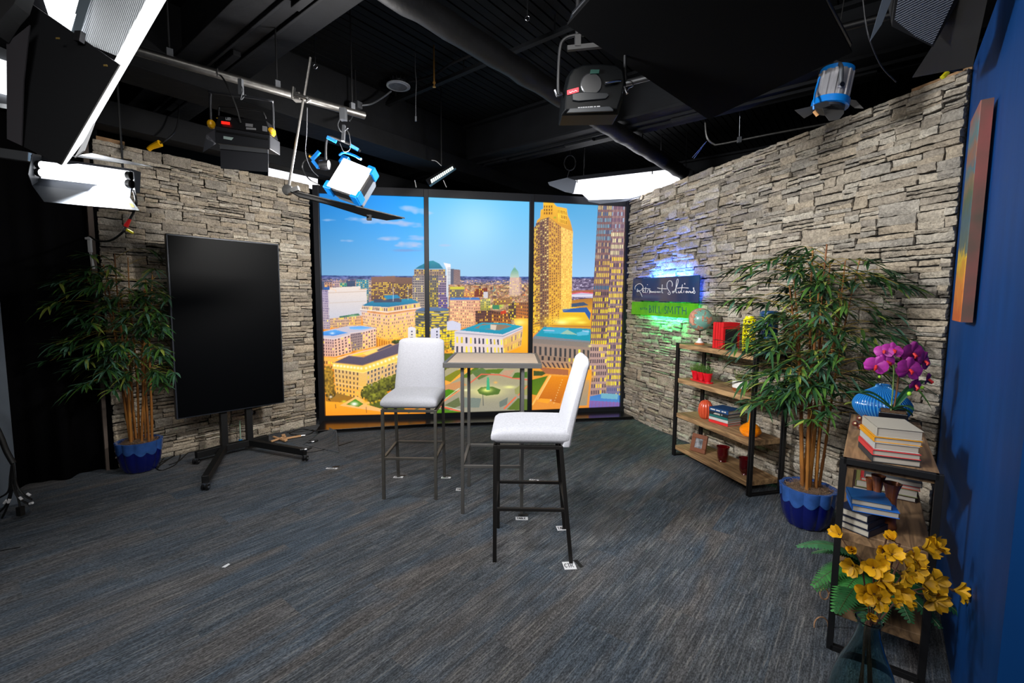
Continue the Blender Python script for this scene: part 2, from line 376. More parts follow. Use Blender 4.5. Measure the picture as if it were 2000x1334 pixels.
# ================================================================= CITY PRINT (drawn with numpy, kept as colours of the print's mesh)
SS = 2; X0, Y0, X1, Y1 = 610, 372, 1232, 822
CW, CH = (X1 - X0) * SS, (Y1 - Y0) * SS
yy, xx = np.mgrid[0:CH, 0:CW]; PX = X0 + (xx + .5) / SS; PY = Y0 + (yy + .5) / SS
cv = np.zeros((CH, CW, 3)); rs = np.random.RandomState(7)
def vnoise(sx, sy, seed=0, ox=0, oy=0):
    r = np.random.RandomState(seed); G = r.rand(256, 256)
    fx = (PX + ox) / sx + 50; fy = (PY + oy) / sy + 50; ix = np.floor(fx).astype(int); iy = np.floor(fy).astype(int); tx = fx - ix; ty = fy - iy
    tx = tx * tx * (3 - 2 * tx); ty = ty * ty * (3 - 2 * ty)
    g = lambda a, b_: G[b_ % 256, a % 256]
    return (g(ix, iy) * (1 - tx) + g(ix + 1, iy) * tx) * (1 - ty) + (g(ix, iy + 1) * (1 - tx) + g(ix + 1, iy + 1) * tx) * ty
C = lambda c: np.array(c, float)
def inside(pts):
    m = np.zeros(PX.shape, bool); n = len(pts); ys = [p[1] for p in pts]; xs = [p[0] for p in pts]
    a, b_ = max(0, int((min(ys) - Y0) * SS) - 1), min(CH, int((max(ys) - Y0) * SS) + 2); c, d = max(0, int((min(xs) - X0) * SS) - 1), min(CW, int((max(xs) - X0) * SS) + 2)
    if b_ <= a or d <= c: return m, (0, 1, 0, 1)
    px, py = PX[a:b_, c:d], PY[a:b_, c:d]; s = np.zeros(px.shape, bool)
    for i in range(n):
        (x1, y1), (x2, y2) = pts[i], pts[(i + 1) % n]
        if y1 == y2: continue
        cnd = ((y1 > py) != (y2 > py)) & (px < (x2 - x1) * (py - y1) / (y2 - y1) + x1); s ^= cnd
    m[a:b_, c:d] = s; return m, (a, b_, c, d)
def P(pts, col, col2=None, nz=6, vert=True, alpha=1.):
    m, (a, b_, c, d) = inside(pts)
    if not m.any(): return m
    ys = [p[1] for p in pts]; xs = [p[0] for p in pts]
    t = ((PY[m] - min(ys)) / max(1e-3, max(ys) - min(ys)) if vert else (PX[m] - min(xs)) / max(1e-3, max(xs) - min(xs)))[:, None]
    v = C(col) * (1 - t) + C(col2 or col) * t + (rs.rand(m.sum(), 1) - .5) * nz * 2
    cv[m] = cv[m] * (1 - alpha) + v * alpha; return m
def hom(q):                                    # unit square -> quad, returned inverted
    s = [(0, 0), (1, 0), (1, 1), (0, 1)]; A = []; B = []
    for (u, v), (x, y) in zip(s, q):
        A.append([u, v, 1, 0, 0, 0, -u * x, -v * x]); B.append(x); A.append([0, 0, 0, u, v, 1, -u * y, -v * y]); B.append(y)
    h = np.linalg.solve(np.array(A), np.array(B)); return np.linalg.inv(np.append(h, 1).reshape(3, 3))
def F(q, col, col2, nc, nr, wcol=(60, 55, 70), lit=.3, lcol=(255, 220, 60), ww=.55, wh=.6, nz=5, arch=False, topm=0., seed=None):
    """facade: q = TL,TR,BR,BL"""
    m = P(q, col, col2, nz)
    if not m.any(): return
    H = hom(q); x, y = PX[m], PY[m]; w = H[2, 0] * x + H[2, 1] * y + H[2, 2]; s = (H[0, 0] * x + H[0, 1] * y + H[0, 2]) / w; t = (H[1, 0] * x + H[1, 1] * y + H[1, 2]) / w
    t = (t - topm) / (1 - topm); fs, ft = s * nc, t * nr; i, j = np.floor(fs).astype(int), np.floor(ft).astype(int); a, b_ = fs - i, ft - j
    r = np.random.RandomState(seed if seed is not None else int(abs(q[0][0] * 7 + q[0][1])) % 9999); T = r.rand(64, 64); T2 = r.rand(64, 64)
    win = (abs(a - .5) < ww / 2) & (abs(b_ - .5) < wh / 2) & (t > 0)
    L = T[i % 64, j % 64] < lit; br = .85 + .25 * T2[i % 64, j % 64]
    v = cv[m]; v[win & ~L] = C(wcol) + (rs.rand((win & ~L).sum(), 1) - .5) * 20; k = win & L; v[k] = np.minimum(C(lcol) * br[k][:, None], 255); cv[m] = v
def G(x, y, rx, ry, col, a=1., p=2.):          # soft glow
    d = ((PX - x) / rx) ** 2 + ((PY - y) / ry) ** 2; w = (a * np.exp(-d * p))[..., None]; cv[:] = cv * (1 - w) + C(col) * w
def LN(pts, w, col, a=1.):
    for (x1, y1), (x2, y2) in zip(pts, pts[1:]):
        L2 = (x2 - x1) ** 2 + (y2 - y1) ** 2 + 1e-6; t = np.clip(((PX - x1) * (x2 - x1) + (PY - y1) * (y2 - y1)) / L2, 0, 1)
        d = np.hypot(PX - x1 - t * (x2 - x1), PY - y1 - t * (y2 - y1)); k = (np.clip(w / 2 + .5 - d, 0, 1) * a)[..., None]; cv[:] = cv * (1 - k) + C(col) * k
def tree(x, y, rx, ry, col=(70, 88, 20), seed=1):
    d = ((PX - x) / rx) ** 2 + ((PY - y) / ry) ** 2; n = vnoise(3, 3, seed); m = d + (n - .5) * .9 < 1
    sh = (.6 + .9 * n - .3 * (PY - y) / ry)[m][:, None]; cv[m] = np.clip(C(col) * sh, 0, 255)
# sky
t = np.clip((PY - 380) / 158, 0, 1)[..., None]; lx = np.clip((PX - 618) / 215, 0, 1)[..., None]
sky = (C((5, 140, 236)) * (1 - t) + C((126, 188, 238)) * t); sky = sky * (.86 + .14 * lx) + C((60, 160, 215)) * .14 * lx * (1 - t)
cv[:] = sky
m2 = (PX > 835) & (PX < 1037)
s2 = C((96, 190, 240)) * (1 - t) + C((150, 196, 232)) * t; g = np.exp(-(((PX - 928) / 60) ** 2 + ((PY - 440) / 60) ** 2))[..., None]
cv[m2] = (s2 * (1 - .55 * g) + C((190, 236, 252)) * .55 * g)[m2]
m3 = PX > 1037; s3 = C((70, 160, 214)) * (1 - t) + C((150, 196, 236)) * t; cv[m3] = s3[m3]
def cloud(x, y, rx, ry, col=(182, 190, 226), a=.8, sd=1, slope=0.):
    d = ((PX - x) / rx) ** 2 + ((PY - y - slope * (PX - x)) / ry) ** 2; n = vnoise(9, 4, sd)
    k = (np.clip(1.25 - d - n * .8, 0, 1) ** .7 * a)[..., None]; cv[:] = cv * (1 - k) + C(col) * k
cloud(725, 431, 52, 7, sd=2, slope=.07); cloud(785, 436, 44, 7, sd=3, slope=.12); cloud(752, 424, 12, 8, sd=8); cloud(812, 411, 38, 8, sd=4, slope=.2, col=(190, 200, 230))
cloud(760, 466, 26, 5, sd=5); cloud(800, 478, 36, 7, sd=6, slope=.03); cloud(795, 489, 34, 3, sd=9, col=(110, 150, 210)); cloud(678, 470, 14, 3, sd=7, a=.6); cloud(640, 430, 16, 2.5, sd=12, a=.6); cloud(812, 465, 20, 6, sd=14); cloud(868, 479, 16, 3, sd=15, a=.5)
# far land
hz = 538 + (PX - 620) * .006; n1 = vnoise(16, 2.2, 3); n2 = vnoise(3.2, 1.6, 5); n3 = vnoise(1.6, 1.1, 8); land = PY > hz
d = np.clip((PY - hz) / 60, 0, 1)[..., None]
c = C((58, 82, 150)) * (1 - d * 3).clip(0, 1) + C((150, 118, 118)) * (d * 3).clip(0, 1); c = c + (n1 - .5)[..., None] * C((60, 45, 60)) + (n2 - .5)[..., None] * 70
lights = (n3 > .80)[..., None] * (d > .12); c = np.where(lights, C((255, 205, 130)), c); c = np.where((n2 < .2)[..., None] & (d > .2), C((60, 70, 90)), c); cv[land] = c[land]
# ground everywhere below
g = PY > 600; n4 = vnoise(10, 5, 21)
c = C((240, 150, 40)) * np.ones_like(cv) + (n4 - .5)[..., None] * 60; cv[g] = c[g]
G(700, 552, 30, 6, (255, 200, 160), .5); G(668, 556, 25, 8, (255, 210, 190), .5)
# ---- left panel
for (x, y, w, h, cc) in ((628, 550, 5, 22, (70, 90, 130)), (634, 552, 14, 18, (205, 150, 120)), (650, 549, 12, 14, (200, 165, 170)), (676, 548, 18, 14, (60, 80, 120)), (696, 546, 24, 44, (70, 150, 170)), (664, 553, 13, 8, (70, 180, 150)), (720, 548, 5, 30, (200, 170, 160)), (868, 540, 8, 25, (190, 190, 200))):
    F([(x, y), (x + w, y), (x + w, y + h), (x, y + h)], cc, tuple(v * .8 for v in cc), max(1, w // 4), max(2, h // 4), (60, 70, 90), .25, (255, 200, 90), .6, .5)
F([(725, 541), (772, 539), (772, 590), (725, 590)], (132, 96, 84), (110, 76, 66), 16, 12, (78, 55, 50), .5, (250, 205, 50), .62, .55, topm=.22)
F([(772, 541), (805, 542), (805, 592), (772, 592)], (120, 88, 76), (100, 72, 60), 12, 12, (70, 52, 50), .42, (250, 205, 50), .6, .55, topm=.25)
F([(627, 566), (643, 568), (645, 643), (629, 643)], (176, 160, 190), (190, 170, 170), 5, 16, (88, 80, 125), .05, ww=.45, wh=.65)
P([(641, 562), (704, 559), (704, 566), (716, 565), (717, 616), (643, 624)], (232, 216, 206), (196, 196, 208)); LN([(642, 572), (716, 569)], .8, (190, 160, 140)); LN([(643, 592), (717, 588)], .8, (200, 180, 165))
LN([(640, 562), (656, 567), (656, 570)], 1.4, (236, 200, 170)); LN([(702, 565), (717, 565)], 2, (232, 190, 160)); P([(632, 561), (644, 560), (644, 566), (632, 566)], (40, 90, 160))
F([(644, 622), (681, 618), (682, 640), (645, 640)], (214, 176, 156), (222, 170, 120), 14, 4, (120, 100, 100), .2); F([(681, 619), (706, 616), (706, 640), (682, 640)], (226, 170, 140), (240, 180, 90), 8, 4, (150, 110, 90), .3)
P([(662, 618), (700, 612), (704, 616), (664, 621)], (60, 110, 90)); G(690, 617, 12, 3, (190, 230, 160), .6)
# domed tower
P([(811, 525), (818, 520), (838, 510), (846, 509), (858, 515), (866, 525)], (28, 140, 160), (20, 110, 140))
F([(809, 526), (870, 526), (870, 540), (809, 540)], (164, 136, 118), (150, 124, 112), 14, 3, (60, 60, 60), .3, (235, 205, 60))
F([(806, 538), (832, 538), (832, 604), (806, 604)], (166, 152, 146), (176, 158, 140), 8, 14, (44, 50, 76), .16, (240, 215, 80), .58, .62)
F([(832, 538), (856, 538), (856, 604), (832, 604)], (120, 110, 108), (130, 112, 60), 6, 14, (34, 50, 76), .4, (235, 205, 50), .62, .62)
F([(856, 538), (874, 538), (874, 604), (856, 604)], (170, 150, 150), (120, 90, 160), 6, 14, (40, 46, 84), .12, (240, 215, 80), .55, .6)
P([(866, 513), (880, 516), (880, 580), (872, 580), (872, 526)], (238, 236, 238), (210, 214, 224)); F([(874, 522), (880, 522), (880, 600), (874, 600)], (230, 232, 236), (200, 205, 215), 2, 24, (150, 160, 180), 0, ww=1., wh=.4)
F([(880, 525), (899, 527), (899, 562), (880, 562)], (150, 118, 112), (170, 140, 130), 1, 20, (90, 84, 100), 0, ww=1., wh=.45); P([(880, 525), (886, 525), (886, 562), (880, 562)], (66, 82, 110), alpha=.7)
# pink hall with teal roof
P([(706, 597), (726, 588), (802, 583), (820, 591), (757, 601)], (34, 140, 172), (22, 108, 150)); P([(730, 585), (750, 583), (784, 584), (784, 590), (730, 591)], (60, 70, 96)); P([(750, 577), (776, 576), (783, 582), (752, 585)], (24, 130, 175)); G(751, 584, 5, 3, (255, 170, 40), .9); G(770, 672, 50, 9, (255, 200, 40), .6)
LN([(768, 562), (768, 588)], 1, (220, 220, 225)); LN([(797, 560), (797, 585)], 1, (220, 210, 190))
F([(707, 597), (757, 600), (757, 610), (706, 606)], (232, 200, 170), (226, 190, 160), 14, 1, (90, 70, 70), .5, (255, 215, 70), .5, .6); F([(757, 600), (820, 591), (821, 601), (757, 610)], (220, 180, 150), (220, 170, 130), 15, 1, (80, 60, 70), .5, (255, 215, 70), .5, .6)
LN([(704, 604), (757, 610), (822, 601)], 2, (240, 225, 215)); LN([(704, 607), (757, 613), (822, 604)], 1.2, (190, 150, 140))
F([(706, 609), (757, 615), (757, 666), (712, 652)], (232, 190, 172), (250, 188, 84), 13, 8, (120, 90, 80), .45, (255, 210, 70), .45, .5); F([(757, 615), (822, 605), (812, 656), (757, 666)], (238, 192, 172), (252, 190, 80), 16, 8, (130, 100, 90), .55, (255, 215, 60), .45, .5)
F([(733, 656), (757, 664), (757, 684), (734, 680)], (250, 180, 60), (240, 150, 20), 5, 1, (190, 110, 20), .3, (255, 230, 90), .5, .7); F([(757, 664), (812, 655), (800, 672), (757, 684)], (252, 184, 60), (245, 160, 30), 12, 2, (190, 120, 30), .4, (255, 235, 110), .5, .6)
# curved glass block
P([(812, 606), (822, 602), (850, 600), (880, 603), (888, 607), (888, 614), (812, 614)], (90, 120, 160), (60, 90, 130))
th_ = (PX - 850) / 39.; mm = (abs(th_) < 1) & (PY > 607 + 0 * PX) & (PY < 676 + (PX - 812) * .2) ; bowl = 3.5 * (1 - th_ ** 2).clip(0, 1) ** .5
band = ((PY - 608 - bowl) / 5.2); fr = band - np.floor(band); nn = vnoise(5, 5.2, 31)
v = np.where((fr < .42)[..., None], C((112, 104, 96)), np.where((nn > .42)[..., None], C((226, 196, 40)), C((66, 76, 78)))); bb = (PY > 640)[..., None] & (fr > .2)[..., None] & (nn > .3)[..., None]; v = np.where(bb, C((246, 214, 20)), v)
v = v + (rs.rand(CH, CW, 1) - .5) * 26; cv[mm] = np.clip(v[mm], 0, 255); LN([(812, 608), (850, 613), (888, 608)], 1.6, (150, 150, 150))
for x in range(816, 888, 6): LN([(x, 642), (x, 684)], .7, (90, 80, 30), .8)
P([(797, 640), (804, 638), (812, 641), (812, 668), (797, 664)], (226, 224, 236), (235, 220, 200)); P([(841, 642), (859, 640), (859, 680), (841, 680)], (214, 212, 230), (200, 196, 210))
for y in range(646, 680, 6): P([(803, y), (806, y), (806, y + 3), (803, y + 3)], (60, 60, 90)); P([(852, y), (855, y), (855, y + 3.5), (852, y + 3.5)], (50, 54, 80))
# twin blocks on the left
P([(629, 648), (656, 641), (684, 648), (684, 654), (652, 662), (629, 660)], (200, 190, 200)); P([(630, 648), (655, 644), (680, 650), (652, 656), (630, 655)], (90, 170, 235), (60, 130, 215)); G(649, 651, 6, 3, (235, 245, 255), .8)
P([(655, 642), (682, 636), (708, 636), (733, 640), (708, 647), (684, 651)], (196, 190, 205)); P([(682, 639), (706, 637), (727, 640), (706, 644), (684, 643)], (84, 160, 235), (130, 190, 240))
F([(630, 660), (652, 662), (654, 697), (631, 696)], (206, 168, 168), (226, 170, 140), 5, 6, (92, 66, 74), .1, (255, 215, 80), .42, .6); F([(652, 662), (684, 654), (687, 688), (654, 697)], (232, 184, 168), (240, 188, 150), 5, 6, (84, 60, 66), .18, (255, 220, 80), .42, .6)
F([(684, 652), (708, 648), (708, 682), (687, 686)], (158, 134, 140), (170, 140, 120), 7, 7, (84, 70, 84), .2, (240, 200, 70), .5, .6); F([(708, 648), (734, 642), (735, 676), (708, 683)], (236, 190, 170), (244, 190, 130), 5, 6, (90, 66, 70), .25, (255, 220, 80), .42, .6)
LN([(629, 660), (652, 662.5), (684, 654)], 2.2, (226, 206, 206)); LN([(684, 651), (708, 648), (734, 641)], 2, (226, 206, 206))
P([(630, 697), (656, 699), (690, 690), (735, 678), (806, 660), (808, 668), (735, 690), (690, 700), (640, 722), (630, 722)], (244, 176, 110), (250, 186, 60)); LN([(660, 700), (710, 686), (740, 680)], 2, (255, 200, 170)); LN([(690, 694), (730, 686)], 3, (255, 214, 60))
F([(631, 703), (650, 704), (650, 722), (633, 720)], (236, 170, 90), (240, 150, 40), 4, 2, (120, 80, 40), .3); P([(708, 690), (736, 680), (742, 684), (716, 694)], (255, 214, 110)); P([(735, 684), (762, 672), (770, 676), (745, 688)], (84, 78, 96))
tree(776, 668, 12, 4, (60, 70, 20), 4)
# long hall
P([(650, 709), (681, 695), (710, 698), (805, 659), (835, 667), (835, 676), (709, 716)], (96, 84, 104), (84, 74, 92)); LN([(681, 695), (710, 698), (805, 660)], 1.2, (150, 120, 110)); P([(790, 662), (804, 658), (826, 664), (800, 668)], (76, 70, 96))
F([(652, 719), (710, 727), (708, 781), (657, 771)], (222, 182, 120), (250, 180, 60), 8, 6, (96, 74, 60), .1, (255, 226, 90), .38, .55); P([(700, 727), (716, 725), (716, 778), (704, 778)], (232, 186, 110), (244, 186, 66))
F([(716, 725), (790, 696), (790, 740), (716, 770)], (222, 182, 130), (226, 180, 110), 11, 5, (70, 76, 92), .14, (255, 220, 60), .42, .6); LN([(652, 747), (708, 756)], 1, (240, 200, 150)); LN([(716, 755), (790, 728)], 1, (210, 190, 180)); LN([(656, 755), (708, 764)], 2, (250, 170, 60), .6)
P([(649, 708), (708, 714), (790, 687), (835, 674), (835, 688), (790, 700), (709, 728), (650, 718)], (255, 214, 96), (255, 204, 80))
for k in range(9): G(653 + k * 6.6, 713.6 + k * .75, 2.6, 2.6, (255, 252, 220), 1., 1.2)
for k in range(15): G(715 + k * 7.6, 719 - k * 2.75, 2.6, 2.6, (255, 252, 222), 1., 1.2)
LN([(649, 708), (708, 714), (790, 687), (835, 673)], 1.6, (196, 146, 90)); LN([(649, 719), (709, 728), (790, 701)], 1.4, (255, 226, 130))
# street in front
P([(637, 783), (700, 780), (760, 795), (830, 790), (835, 815), (610, 822), (628, 783)], (252, 172, 40), (255, 140, 20)); P([(636, 770), (660, 768), (700, 778), (700, 786), (665, 786), (637, 784)], (150, 110, 40), (170, 110, 20))
P([(663, 792), (696, 774), (712, 782), (735, 790), (770, 800), (760, 806), (700, 798)], (252, 190, 100), (250, 180, 110)); P([(676, 790), (694, 779), (710, 789), (700, 795)], (70, 140, 20), (90, 120, 20)); G(692, 789, 8, 4.5, (250, 255, 240), 1., 1.3); G(672, 784, 6, 3, (230, 240, 60), .8)
P([(716, 790), (740, 782), (790, 790), (790, 800), (750, 800)], (84, 92, 24)); LN([(655, 790), (656, 797)], 1, (60, 40, 30)); LN([(715, 795), (716, 806)], .8, (60, 50, 40))
for k, (x, y, rx, ry) in enumerate(((641, 740, 11, 26), (645, 762, 10, 18), (722, 768, 15, 18), (738, 760, 14, 16), (752, 752, 14, 15), (766, 746, 14, 15), (780, 742, 12, 16), (792, 738, 12, 16), (730, 778, 12, 10), (748, 772, 12, 10))):
    tree(x, y, rx, ry, (92, 92, 26) if k > 1 else (132, 100, 30), 40 + k)
for k in range(9): G(720 + k * 7, 790 - k * 2.6, 3.5, 3, (255, 206, 50), .8)
G(714, 783, 7, 6, (255, 180, 30), .8); G(646, 775, 4, 3, (255, 240, 220), .9)
P([(795, 792), (834, 786), (834, 806), (800, 806)], (240, 150, 90), (250, 150, 30)); LN([(798, 806), (834, 790)], 2.2, (90, 110, 60))
# ---- middle panel: far blocks
n5 = vnoise(7, 4, 61); n6 = vnoise(4.5, 3.2, 62); mid = (PX > 876) & (PX < 1040) & (PY > 556) & (PY < 640)
pal = [C(v) for v in ((150, 96, 70), (188, 150, 120), (96, 84, 92), (200, 120, 70), (118, 126, 120), (232, 190, 120))]; idx = (np.floor(n5 * 17).astype(int)) % 6; cc = np.stack(pal)[idx] * (.7 + .6 * n6)[..., None]; cv[mid] = np.clip(cc[mid], 0, 255)
F([(879, 561), (907, 561), (907, 584), (879, 584)], (130, 118, 100), (120, 100, 80), 9, 5, (80, 80, 84), .25); P([(879, 560), (907, 560), (907, 565), (879, 565)], (206, 196, 60))
F([(906, 568), (928, 570), (928, 582), (906, 582)], (226, 170, 120), (200, 110, 60), 7, 4, (120, 80, 60), .3); F([(927, 565), (952, 562), (952, 580), (927, 580)], (150, 66, 46), (130, 60, 40), 8, 4, (80, 40, 36), .2); P([(944, 570), (953, 570), (953, 582), (944, 582)], (206, 200, 206))
P([(880, 581), (934, 581), (939, 586), (878, 586)], (66, 120, 190)); F([(878, 586), (939, 586), (939, 632), (900, 641), (878, 620)][:4], (222, 160, 130), (236, 170, 120), 13, 9, (140, 100, 84), .3, (255, 220, 150), .5, .5)
F([(879, 586), (924, 588), (924, 640), (879, 636)], (224, 168, 140), (238, 176, 120), 11, 9, (140, 104, 90), .35, (255, 224, 150), .45, .5); P([(873, 628), (884, 626), (900, 632), (900, 645), (873, 645)], (206, 206, 226))
F([(938, 585), (958, 583), (958, 606), (938, 606)], (186, 180, 130), (170, 160, 60), 5, 5, (90, 100, 70), .4); G(975, 596, 12, 8, (170, 220, 60), .8); P([(962, 594), (974, 592), (976, 604), (962, 604)], (60, 130, 90)); F([(964, 584), (1000, 580), (1000, 594), (964, 596)], (170, 126, 84), (160, 110, 60), 10, 3, (110, 80, 60), .2)
F([(929, 607), (960, 606), (998, 616), (998, 634), (929, 632)][:2] + [(960, 632), (929, 634)], (96, 60, 56), (120, 70, 50), 9, 5, (56, 40, 44), .3, (250, 190, 60)); F([(960, 606), (998, 614), (998, 636), (960, 634)], (110, 66, 50), (190, 110, 40), 10, 4, (60, 42, 40), .3, (255, 190, 60)); P([(978, 608), (988, 606), (989, 612), (978, 614)], (200, 60, 30))
F([(993, 593), (1008, 590), (1008, 628), (993, 622)], (96, 70, 62), (90, 62, 50), 4, 6, (50, 44, 50), .4, (240, 210, 50)); F([(1008, 591), (1032, 590), (1032, 640), (1008, 630)], (150, 96, 66), (250, 140, 30), 7, 7, (90, 66, 56), .25, (255, 190, 60))
P([(1003, 622), (1034, 622), (1034, 690), (1000, 690), (985, 688), (1012, 650)], (255, 190, 50), (252, 160, 20)); G(1015, 630, 16, 8, (255, 236, 130), .95); G(1022, 660, 12, 24, (255, 190, 40), .7)
F([(996, 541), (1014, 541), (1016, 577), (994, 577)], (226, 192, 176), (214, 180, 160), 7, 12, (150, 120, 120), .1, ww=.4, wh=.55); F([(1014, 541), (1018, 543), (1020, 572), (1016, 577)], (190, 156, 150), (180, 140, 130), 3, 12, (130, 104, 110), .1); P([(997, 536), (999, 530), (1003, 524), (1005, 521), (1007, 524), (1012, 530), (1014, 542), (996, 542)], (86, 160, 140), (190, 200, 180)); LN([(1005, 519), (1005, 524)], 1, (180, 200, 190))
for k in range(26): G(1020 - rs.rand() * 110, 552 + rs.rand() * 50, 1.5, 1.1, (255, 222, 150), .9)
# libraries
P([(896, 646), (941, 630), (985, 631), (1021, 637), (982, 653)], (30, 158, 184), (24, 140, 170)); P([(926, 641), (944, 632), (986, 634), (1000, 637), (975, 645)], (140, 120, 100)); P([(938, 636), (960, 633), (958, 642), (934, 643)], (32, 150, 176)); P([(958, 634), (970, 635), (968, 645), (958, 643)], (214, 196, 176))
P([(888, 647), (896, 645), (982, 653), (1021, 637), (1021, 643), (982, 662), (888, 654)], (206, 208, 226), (214, 200, 200)); LN([(890, 650), (982, 657), (1020, 641)], .9, (110, 110, 140))
F([(888, 654), (982, 661), (984, 692), (888, 692)], (222, 208, 214), (226, 206, 196), 12, 2, (60, 58, 76), .55, (250, 220, 60), .42, .66); F([(982, 662), (1021, 644), (1018, 676), (984, 692)], (212, 180, 160), (236, 170, 60), 10, 2, (120, 100, 80), .6, (250, 220, 60), .4, .6)
# ---- right panel
rr = (PX > 1116) & (PX < 1162) & (PY > 544) & (PY < 602); n7 = vnoise(6, 2.4, 71); cv[rr] = (C((110, 96, 124)) * np.ones((CH, CW, 1)) + (n7 - .5)[..., None] * 110 + (n3 > .8)[..., None] * 90)[rr].clip(0, 255)
P([(1116, 568), (1160, 566), (1160, 572), (1116, 574)], (170, 96, 60)); P([(1116, 573), (1135, 570), (1160, 572), (1160, 582), (1116, 580)], (196, 190, 214)); LN([(1116, 574), (1136, 571), (1160, 573)], 1.6, (230, 60, 80)); LN([(1116, 578), (1160, 577)], 1.4, (240, 236, 240)); P([(1116, 586), (1160, 582), (1160, 604), (1116, 604)], (170, 110, 50), (210, 150, 40)); P([(1116, 593), (1140, 590), (1150, 596), (1116, 600)], (60, 80, 110))
P([(1061, 395), (1080, 395), (1087, 403), (1107, 407), (1109, 421), (1114, 432), (1119, 452), (1095, 447), (1041, 447), (1047, 440), (1049, 430), (1055, 425), (1056, 410), (1061, 408)], (246, 190, 50), (214, 150, 60))
F([(1061, 400), (1080, 400), (1080, 420), (1061, 420)], (238, 176, 40), (226, 160, 50), 4, 3, (110, 66, 20), .0, ww=.45); F([(1089, 408), (1107, 412), (1108, 440), (1090, 434)], (250, 200, 60), (240, 180, 60), 6, 3, (150, 96, 20), .1, ww=.4, wh=.7); G(1084, 425, 3, 2, (120, 170, 30), .8)
F([(1041, 447), (1047, 440), (1047, 650), (1041, 652)], (190, 140, 90), (240, 180, 40), 2, 40, (90, 66, 50), .5, (255, 216, 60)); F([(1047, 436), (1072, 424), (1072, 645), (1047, 650)], (150, 106, 84), (226, 160, 50), 7, 42, (60, 48, 54), .42, (255, 222, 90), .62, .42)
F([(1055, 430), (1072, 424), (1072, 640), (1055, 640)], (120, 88, 80), (130, 88, 60), 4, 42, (50, 44, 60), .38, (255, 232, 150), .7, .4); F([(1072, 424), (1096, 443), (1096, 620), (1072, 640)], (180, 124, 78), (226, 160, 40), 6, 40, (84, 56, 46), .38, (255, 210, 70), .5, .42)
F([(1096, 443), (1119, 452), (1116, 604), (1096, 612)], (240, 190, 100), (250, 190, 60), 7, 34, (196, 140, 60), .6, (255, 226, 110), .45, .5)
P([(1092, 606), (1120, 600), (1154, 606), (1154, 642), (1060, 640), (1092, 630)], (246, 200, 30), (210, 150, 30)); P([(1098, 604), (1146, 600), (1154, 612), (1152, 626), (1142, 610), (1100, 610)], (40, 90, 160)); G(1098, 629, 14, 5, (255, 255, 190), 1., 1.3); G(1118, 622, 22, 4, (255, 246, 80), .9); G(1135, 630, 16, 4, (255, 236, 90), .9); LN([(1075, 636), (1153, 638)], 2, (180, 110, 50)); G(1070, 628, 14, 14, (255, 206, 40), .7)
for k in range(8): LN([(1047 + k * 3.4, 437 - k * 1.6), (1047 + k * 3.4, 645)], .8, (196, 140, 76) if k > 4 else (110, 80, 66), .8)
for k in range(7): LN([(1073 + k * 3.9, 427 + k * 3), (1073 + k * 3.9, 636 - k * 3)], .9, (236, 180, 80), .8)
for k in range(8): LN([(1096 + k * 3.2, 444 + k * 1.3), (1096 + k * 2.8, 610 - k)], .7, (255, 214, 130), .8)
G(1108, 626, 40, 9, (255, 240, 90), .7); G(1050, 640, 12, 8, (255, 200, 40), .8)
# library two
P([(1042, 657), (1062, 638), (1154, 642), (1154, 670), (1040, 664)], (120, 130, 140)); P([(1046, 656), (1062, 639), (1153, 643), (1153, 666)], (26, 150, 176), (14, 146, 168)); P([(1068, 640), (1112, 641), (1104, 653), (1062, 650)], (60, 170, 200)); P([(1094, 652), (1108, 644), (1128, 654)], (150, 190, 170)); P([(1126, 650), (1150, 644), (1150, 654), (1128, 656)], (90, 180, 210)); LN([(1062, 645), (1082, 646)], 2, (170, 190, 220)); LN([(1138, 646), (1150, 648)], 2, (170, 200, 230))
P([(1038, 661), (1154, 669), (1154, 680), (1038, 672)], (128, 118, 112), (140, 126, 116)); F([(1040, 670), (1153, 679), (1153, 706), (1040, 700)], (150, 130, 118), (162, 132, 112), 12, 1, (60, 58, 60), .12, (230, 220, 60), .44, .62); F([(1040, 692), (1153, 702), (1153, 710), (1040, 704)], (146, 122, 106), (160, 126, 100), 12, 1, (50, 44, 48), .1, (220, 200, 60), .36, .7)
F([(1042, 703), (1154, 709), (1154, 724), (1056, 720)], (160, 130, 116), (214, 150, 80), 12, 1, (70, 56, 60), .1, (250, 200, 60), .4, .66); G(1135, 716, 22, 10, (250, 160, 40), .6)
# right tower
def tower(tl, tr, bl, br, y0, y1, nc, sd, cA, cB, lit, lc, wc, fh=11.9):
    n = (y1 - y0) / fh; F([(tl, y0), (tr, y0), (br, y1), (bl, y1)], cA, cB, nc, n, wc, lit, lc, .62, .62, 6, seed=sd)
xl = lambda y: 1168 - (y - 401) * .0560; xm = lambda y: 1195 - (y - 401) * .037; xr = lambda y: 1224 - (y - 401) * .036
for (ya, yb, lit, lc, wc, sd) in ((400, 424, .5, (226, 214, 150), (40, 110, 160), 1), (424, 472, .55, (110, 176, 206), (46, 96, 140), 2), (472, 508, .5, (214, 190, 150), (70, 84, 110), 3), (508, 556, .8, (250, 206, 80), (90, 76, 90), 4), (556, 568, .1, (250, 206, 80), (30, 110, 150), 5), (568, 672, .78, (250, 216, 40), (70, 60, 66), 6)):
    tower(xl(ya), xm(ya), xl(yb), xm(yb), ya, yb, 8, sd, (134, 98, 100), (140, 106, 100), lit, lc, wc)
